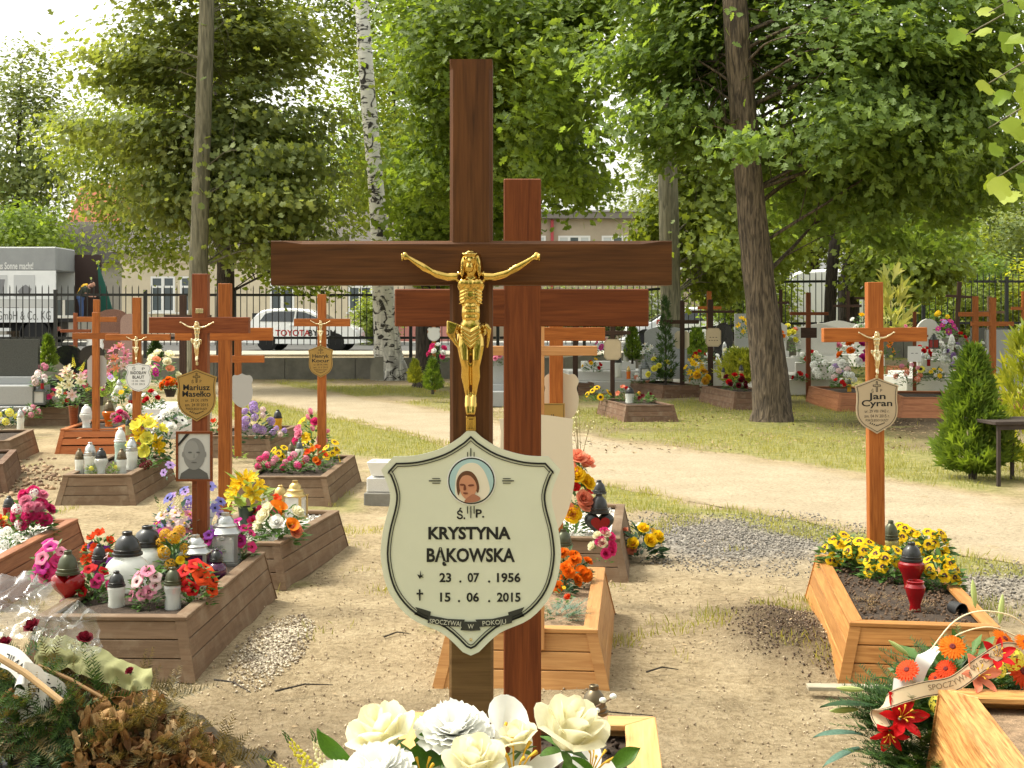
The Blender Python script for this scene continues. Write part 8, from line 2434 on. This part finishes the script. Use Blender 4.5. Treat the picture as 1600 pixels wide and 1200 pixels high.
# pussy willow twig at the right
mbt = MB().tube([bp_(900, 1135) - g0, bp_(925, 1108) - g0, bp_(958, 1090) - g0], [0.0016, 0.0014, 0.001], 5)
tw = obj('willow_twig', mbt.mesh('willow_twig', mat('twig_brown', (0.12, 0.07, 0.04), 0.8)), t)
for a, b_ in ((932, 1110), (942, 1094), (958, 1088)):
 q = MB(); ell(q, bp_(a, b_) - g0, (0.005, 0.004, 0.004)); obj('catkin', q.mesh('catkin', PLAQ_W), tw)
obj('foliage', clump_mesh(200, 0.20, 0.10, 0.06, LEAFG), t, loc=(0, 0, bp_(700, 1330).z))
mbs = MB()
for k in range(18):
 a = k * 2.4
 top_ = Vector((0.20 * math.cos(a) * RN.random(), 0.10 * math.sin(a), bp_(700, 1240).z))
 mbs.tube([(0.05 * math.cos(a), 0.05 * math.sin(a), 0.30), tuple(top_)], 0.004, 5)
obj('stems', mbs.mesh('stems', LEAFG), t)['kind'] = 'stuff'
obj('vase', MB().lathe([(0.11, 0), (0.12, 0.02), (0.09, 0.15), (0.12, 0.45), (0.15, 0.62), (0.14, 0.62), (0.11, 0.45)], 24).mesh('vase', mat('grey_zinc', (0.3, 0.3, 0.3), 0.4, 0.6)), t)
# ------------------------------------------------------------------ wreath on the corner box, bottom right
FIR = leaf_mat('fir_needles', (0.015, 0.045, 0.012), (0.08, 0.15, 0.04), 0.25, 1.1)
WY = 4.75
def wp(px_, py_, dy=0.0):
 return at(px_, py_, WY + dy)
w0 = Vector((wp(1480, 1200).x, WY, 0.0))
t = thing('funeral_wreath', 'funeral wreath of fir with orange gerberas, red lilies and a printed ribbon', 'wreath', w0)
mbase = needle_mesh('fir_branches', 300, 0.30, 0.16, 0.15, FIR, 34, 0.25)
co = obj('fir_branches', mbase, t, loc=(wp(1440, 1150).x - w0.x, -0.02, 0.14)); co['kind'] = 'stuff'
co = obj('fir_branches', needle_mesh('fir_branches', 240, 0.30, 0.14, 0.15, FIR, 34, 0.35), t, loc=(wp(1530, 1090).x - w0.x, 0.10, 0.24)); co['kind'] = 'stuff'
co = obj('fir_branches', needle_mesh('fir_branches', 260, 0.24, 0.12, 0.14, FIR, 34, 0.1), t, loc=(wp(1425, 1150).x - w0.x, -0.22, 0.06)); co['kind'] = 'stuff'
co = obj('leaf_mass', clump_mesh(190, 0.30, 0.24, 0.10, LEAFG), t, loc=(wp(1520, 1100).x - w0.x, 0.08, 0.22)); co['kind'] = 'stuff'
def wfl(kind, col, px_, py_, size, dirv, dy=0.0):
 flower(kind, col, t, wp(px_, py_, dy) - w0, dirv, size / (F / WY))
for px_, py_, sz, dv in ((1488, 1012, 44, (-.2, -.7, .7)), (1568, 1000, 42, (.1, -.6, .8)), (1478, 1046, 34, (-.1, -.8, .5)), (1594, 1050, 56, (.1, -.9, .4)), (1418, 1048, 40, (-.9, -.5, .3)), (1535, 1040, 36, (0, -.8, .6)), (1600, 1005, 34, (0.1, -.6, .8)), (1462, 1060, 24, (-.3, -.7, .5))):
 wfl('gerbera', 'scarlet' if px_ % 4 else 'orange', px_, py_, sz, (dv[0] + RN.uniform(-.5, .5), dv[1], dv[2] + RN.uniform(-.1, .6)), -0.15)
for px_, py_, sz, dv in ((1412, 1118, 62, (.1, -.8, .5)), (1532, 1052, 54, (.2, -.8, .4)), (1390, 1150, 46, (-.2, -.7, -.3)), (1560, 1022, 44, (-.1, -.7, .6))):
 wfl('lily', 'red' if px_ != 1532 else 'salmon', px_, py_, sz * 1.25, dv, -0.24)
for px_, py_, sz, dv in ((1468, 1100, 36, (0, -.8, .4)), (1475, 1116, 30, (.1, -.8, .3)), (1582, 1030, 40, (0, -.7, .6)), (1560, 1048, 26, (0, -.7, .6))):
 wfl('cluster', 'lemon', px_, py_, sz, dv, -0.18)
for px_, py_, sz, dv in ((1350, 1078, 44, (-1, -.1, .1)), (1342, 1108, 48, (-1, -.2, .0)), (1420, 1024, 40, (-.8, -.1, .6)), (1562, 975, 46, (.1, 0, 1)), (1524, 950, 44, (-.1, 0, 1))):
 # pale lily buds
 q = MB()
 q.lathe([(0.01, 0), (0.07, 0.15), (0.11, 0.5), (0.08, 0.8), (0.02, 1.0)], 8)
 d_ = Vector(dv).normalized()
 obj('lily_bud', q.mesh('lily_bud', mat('bud_green_white', (0.50, 0.58, 0.22), 0.5, translucent=0.3)), t, M=Matrix.Translation(wp(px_, py_, -0.05) - w0) @ d_.to_track_quat('Z', 'Y').to_matrix().to_4x4() @ Matrix.Diagonal((sz / (F / WY),) * 3 + (1,)))
for px_, py_, L_, dv, mm in ((1380, 1110, 105, (-1, -.2, .25), LEAFD), (1350, 1150, 90, (-.9, -.3, .2), LEAFB), (1480, 1058, 80, (-.8, -.3, .35), LEAFG), (1500, 1030, 60, (-.6, -.3, .5), LEAFG), (1345, 1170, 70, (-1, -.3, -.2), LEAFB), (1590, 1075, 50, (.3, -.5, .2), LEAFD)):
 q = MB()
 petal(q, 0, 0.0, 1.0, 0.16, 0.0, 0.1, -0.25, 0.2, nu=7, nv=3, tip=0.98)
 d_ = Vector(dv).normalized()
 M = d_.to_track_quat('X', 'Z').to_matrix().to_4x4()
 obj('long_leaf', q.mesh('long_leaf', mm, angle=0), t, M=Matrix.Translation(wp(px_, py_, -0.05) - w0) @ M @ Matrix.Diagonal((L_ / (F / WY),) * 3 + (1,)))
WHR = mat('white_satin', (0.76, 0.74, 0.70), 0.45, translucent=0.2)
CRR = mat('cream_satin', (0.64, 0.52, 0.34), 0.45, translucent=0.2)
loc = lambda px_, py_, dy=0: tuple(wp(px_, py_, dy) - w0)
ribbon(t, 'ribbon', [loc(1600, 1020, -.12), loc(1570, 1016, -.22), loc(1530, 1040, -.24), loc(1490, 1068, -.24), loc(1440, 1078, -.24), loc(1395, 1092, -.22), loc(1372, 1112, -.18), loc(1382, 1136, -.22)], 0.052,
  [(0, .5, 1), (.1, .4, 1), (.5, .3, 1), (.3, .2, 1), (.1, .2, 1), (.3, .2, 1), (1, .2, .5), (1, .2, .1)], CRR, 'SPOCZYWAJ W POKOJU', 0.026, 0.30, 0.42, mat('faded_ink', (0.16, 0.11, 0.06), 0.6), edge=mat('ink_brown', (0.05, 0.03, 0.02), 0.6), flip=True)
ribbon(t, 'white_ribbon', [loc(1468, 1010, -.05), loc(1445, 1030, -.12), loc(1430, 1062, -.14), loc(1412, 1074, -.16), loc(1395, 1072, -.15)], 0.055, [(1, .2, .3), (1, .2, .3), (1, .2, .3), (.5, .2, 1), (.2, .2, 1)], WHR)
for arc in ([(1455, 1015), (1490, 972), (1530, 955), (1580, 962), (1610, 985)], [(1462, 1018), (1500, 990), (1550, 980), (1600, 1000)], [(1480, 1070), (1530, 1062), (1580, 1052), (1610, 1056)], [(1430, 1170), (1450, 1160), (1480, 1152)]):
 obj('raffia', MB().tube(catmull([loc(a, b_, -.12) for a, b_ in arc], 6), 0.0028, 5).mesh('raffia', mat('raffia_cream', (0.72, 0.62, 0.40), 0.6)), t)
# board lying behind the wreath
P = pt(1310, 1072, 0)
tag(obj('loose_board', MB().box((-0.16, -0.03, 0), (0.34, 0.03, 0.018)).mesh('loose_board', mat('bleached_wood', (0.34, 0.30, 0.22), 0.85, vary=0.2), smooth=False, bevel=0.002), None, loc=(P.x, P.y - 0.1, 0.012), rot=(0.03, 0, -0.06)), 'bleached loose board lying before the amber grave', 'board')
# ------------------------------------------------------------------ heap of wilted wreaths at the bottom left
HYD = 4.75
def hp(px_, py_, dy=0.0):
 return at(px_, py_, HYD + dy)
h0 = Vector((hp(90, 1200).x, HYD, 0.0))
t = thing('wilted_wreath', 'wilted brown wreath with dry leaves heaped at the bottom left', 'wreath', h0)
DFIR = leaf_mat('dying_fir_needles', (0.05, 0.045, 0.018), (0.22, 0.165, 0.06), 0.25, 1.0)
def hump(px_):
 """top of the heap in photo rows"""
 return float(np.interp(px_, [-80, 0, 60, 140, 200, 250, 300, 350, 390], [1010, 1000, 1005, 1040, 1045, 1070, 1110, 1160, 1215]))
# body of the heap under the branches
vs, fs = [], []
for i in range(9):
 for j in range(24):
  a = math.pi * i / 8
  px_ = -120 + 520 * j / 23
  zt = max(0.02, (HC - (hump(px_) + 35 - HY) * HYD / F))
  vs.append(((px_ - 90) / (F / HYD), -0.42 * math.cos(a), zt * math.sin(a) ** 0.7 + RN.uniform(-.02, .02) - 0.02))
for i in range(8):
 for j in range(23):
  q = i * 24 + j
  fs.append((q, q + 1, q + 25, q + 24))
obj('heap_core', MB().add(vs, fs).mesh('heap_core', mat('dark_decay', (0.05, 0.036, 0.018), 0.95, vary=0.5, vscale=20, bump=1, bscale=30), angle=0), t)
DRY = [mat('dry_leaf_%d' % k, c_, 0.7, translucent=0.3, vary=0.35, vscale=18, spec=0.2) for k, c_ in enumerate(((0.27, 0.14, 0.05), (0.44, 0.26, 0.11), (0.16, 0.08, 0.035), (0.50, 0.34, 0.17)))]
dl = []
for k in range(8):
 q = MB()
 petal(q, 0, -0.5, 0.5, 0.30 + 0.05 * (k % 3), 0.1, 0.0, 0.25 * (1 if k % 2 else -1), 0.9 if k < 4 else -0.7, nu=6, nv=5, ruff=0.06, tip=0.9)
 dl.append(q.mesh('dry_leaf', DRY[k % 4], angle=0))
def on_heap(px_, py_, lift=0.02):
 """a point on the front of the heap seen at this pixel"""
 zt = max(0.02, (HC - (hump(px_) + 35 - HY) * HYD / F))
 z_ = HC - (py_ - HY) * HYD / F
 a_ = math.asin(min(1.0, max(0.0, z_ / zt)) ** (1 / 0.7))
 dy = -0.42 * math.cos(a_) - lift
 return at(px_, py_, HYD + dy) - h0
fbr = [needle_mesh('fir_branch', 16, 0.07, 0.03, 0.13, m_, 24, 0.2) for m_ in (DFIR, FIR, DFIR)]
for k in range(60):
 px_ = RN.uniform(-40, 385)
 p_ = on_heap(px_, hump(px_) + 20 + RN.random() * (1230 - hump(px_)), 0.0)
 o = obj('fir_branch', fbr[1 if px_ < 190 and RN.random() < .6 else 0], t, loc=p_, rot=(RN.uniform(.2, 1.2), RN.uniform(-.4, .4), RN.uniform(0, 6)))
for k in range(520):
 px_ = RN.uniform(120, 365) if k > 45 else RN.uniform(-20, 120)
 top_ = hump(px_)
 py_ = top_ + 15 + RN.random() ** 0.8 * (1225 - top_)
 if px_ < 125 and py_ < 1085 or px_ < 95 and py_ > 1100:
  continue
 sc = RN.uniform(0.03, 0.075)
 obj('dry_leaf', dl[k % 8], t, M=Matrix.Translation(on_heap(px_, py_, RN.uniform(0.01, 0.07))) @ Euler((RN.uniform(0, 6), RN.uniform(0, 6), RN.uniform(0, 6))).to_matrix().to_4x4() @ Matrix.Diagonal((sc, sc * RN.uniform(.5, 1), sc, 1)))
for px_, py_, sz in ((55, 985, 30), (132, 1003, 26), (10, 1010, 24), (205, 1052, 16)):
 flower('rose', 'maroon', t, hp(px_, py_, -0.22) - h0, (RN.uniform(-.5, .5), -.3, .8), sz / (F / HYD))
hl = lambda px_, py_, dy=0: tuple(hp(px_, py_, dy) - h0)
ribbon(t, 'ribbon', [hl(-20, 1020, -.25), hl(20, 1030, -.32), hl(50, 1060, -.36), hl(80, 1076, -.36), hl(92, 1090, -.33), hl(60, 1104, -.38), hl(20, 1092, -.36)], 0.075, [(.5, 0, 1), (.5, .2, 1), (.2, .2, 1), (.1, .2, 1), (.3, 0, 1), (.1, .2, 1), (0, .2, 1)], WHR, 'OSTATNIE POŻEGNANIE', 0.05, 0.46, 0.62, flip=True)
ribbon(t, 'ribbon', [hl(25, 1062, -.30), hl(35, 1052, -.38), hl(52, 1056, -.38), hl(56, 1085, -.38), hl(48, 1120, -.40), hl(58, 1148, -.42)], 0.07, [(.3, 0, 1), (.6, 0, 1), (1, .2, .4), (1, .1, .1), (1, .1, .1), (1, .1, .2)], WHR, 'ŻEGNAMY', 0.05, 0.16, 0.72)
tag(obj('wooden_stick', MB().tube([hp(-30, 1010, -.42), hp(40, 1052, -.46), hp(96, 1096, -.50)], [0.012, 0.011, 0.010], 8).mesh('wooden_stick', mat('peeled_stick', (0.42, 0.28, 0.14), 0.7, vary=0.2))), 'peeled wooden stick lying across the white ribbons', 'stick')
tag(obj('wooden_stick', MB().tube([hp(60, 1040, -.28), hp(110, 1062, -.32), hp(160, 1090, -.36)], [0.007, 0.007, 0.006], 8).mesh('wooden_stick', mat('dark_stick', (0.20, 0.11, 0.04), 0.7, vary=0.2))), 'thin brown stick on the wilted wreath, right of the ribbons', 'stick')
# crumpled clear wrapping and green paper
def crumple(name, label, cat, rows, m, amp, seed, nx=44, ny=22, loc0=None):
 """rows: list of pixel polylines (with depth) from top to bottom"""
 g = [catmull(r, 8) for r in rows]
 vs, fs = [], []
 for i in range(ny):
  v = i / (ny - 1) * (len(g) - 1)
  a = min(int(v), len(g) - 2)
  f = v - a
  for j in range(nx):
   q = j / (nx - 1) * (len(g[0]) - 1)
   b_ = min(int(q), len(g[0]) - 2)
   h_ = q - b_
   def L_(c1, c2, w_):
    return [x1 * (1 - w_) + x2 * w_ for x1, x2 in zip(c1, c2)]
   p = L_(L_(g[a][b_], g[a][b_ + 1], h_), L_(g[a + 1][b_], g[a + 1][b_ + 1], h_), f)
   w_ = hp(p[0], p[1], p[2])
   n1 = float(fbm(np.array(w_.x * 9 + seed), np.array(w_.z * 9 + w_.y * 4), 1.0, seed, 2)) - 0.5
   n2 = abs(float(fbm(np.array(w_.x * 22 + seed), np.array(w_.z * 20), 1.0, seed + 5, 2)) - 0.5)
   vs.append(w_ + Vector((n1 * amp * 0.5, -n2 * amp * 1.6 + n1 * amp, n2 * amp)))
 for i in range(ny - 1):
  for j in range(nx - 1):
   q = i * nx + j
   fs.append((q, q + 1, q + nx + 1, q + nx))
 return tag(obj(name, MB().add(vs, fs).mesh(name, m, angle=0)), label, cat)
def film_mat():
 m = bpy.data.materials.new('clear_film')
 ns, ls = nodes_of(m)
 out = ns['Material Output']
 ns.remove(ns['Principled BSDF'])
 tr = ns.new('ShaderNodeBsdfTransparent'); tr.inputs[0].default_value = (0.93, 0.93, 0.92, 1)
 gl = ns.new('ShaderNodeBsdfGlossy'); gl.inputs['Roughness'].default_value = 0.16
 df = ns.new('ShaderNodeBsdfTranslucent'); df.inputs[0].default_value = (0.85, 0.85, 0.85, 1)
 m1 = ns.new('ShaderNodeMixShader'); m2 = ns.new('ShaderNodeMixShader')
 m1.inputs[0].default_value = 0.09
 ls.new(tr.outputs[0], m1.inputs[1]); ls.new(df.outputs[0], m1.inputs[2])
 m2.inputs[0].default_value = 0.17
 ls.new(m1.outputs[0], m2.inputs[1]); ls.new(gl.outputs[0], m2.inputs[2])
 ls.new(m2.outputs[0], out.inputs['Surface'])
 return m
crumple('plastic_wrap', 'crumpled clear plastic wrap on the wilted wreath', 'plastic wrap',
  [[(-30, 905, .15), (30, 905, .15), (80, 918, .15), (120, 945, .12), (165, 962, .1)], [(-30, 930, 0), (30, 935, 0), (80, 945, 0), (125, 965, 0), (168, 980, 0)], [(-30, 965, -.08), (30, 965, -.1), (80, 970, -.12), (125, 990, -.12), (166, 1010, -.1)], [(-30, 1005, -.12), (30, 1000, -.16), (80, 1010, -.18), (120, 1025, -.18), (162, 1040, -.14)]], film_mat(), 0.15, 3, 80, 42)
crumple('green_wrapping_paper', 'crumpled pale green wrapping paper on the wilted wreath', 'wrapping paper',
  [[(70, 1000, .05), (110, 998, .02), (150, 1010, 0), (200, 1036, -.05), (246, 1045, -.08)], [(60, 1025, -.10), (110, 1025, -.14), (160, 1040, -.16), (205, 1056, -.18), (248, 1058, -.14)], [(60, 1048, -.14), (110, 1050, -.20), (150, 1062, -.22), (200, 1082, -.24), (240, 1078, -.2)]], mat('pale_green_paper', (0.30, 0.30, 0.13), 0.7, translucent=0.25, vary=0.15), 0.07, 17)
crumple('dark_foil', 'dark grey plastic sheet at the foot of the wilted wreath', 'plastic sheet',
  [[(-40, 1110, -.20), (10, 1105, -.26), (60, 1115, -.32), (100, 1140, -.34)], [(-40, 1150, -.30), (10, 1150, -.36), (60, 1160, -.40), (110, 1175, -.40)], [(-40, 1215, -.36), (10, 1215, -.42), (60, 1220, -.44), (115, 1225, -.44)]], mat('black_film', (0.02, 0.021, 0.024), 0.3, spec=0.5), 0.06, 29)
# a few twigs and fallen leaves on the sand
for k, (a, b_, c_, d_) in enumerate(((335, 1062, 392, 1082), (600, 995, 640, 990), (1010, 1050, 1060, 1046), (430, 1080, 520, 1070), (880, 1120, 1020, 1118))):
 p_, e_ = pt(a, b_, 0.012), pt(c_, d_, 0.012)
 tag(obj('twig', MB().tube([p_, p_.lerp(e_, .5) + Vector((0, .02, .012)), e_], [0.005, 0.004, 0.002], 6).mesh('twig', BK_DARK)), ('bent dark twig on the sand right of the wilted wreath', 'thin twig on the sand left of the big plaque', 'thin twig on the sand right of the honey box', 'long thin twig on the sand left of the tall cross', 'long thin twig on the sand behind the pale pine box')[k], 'twig', 'twigs on the sand')
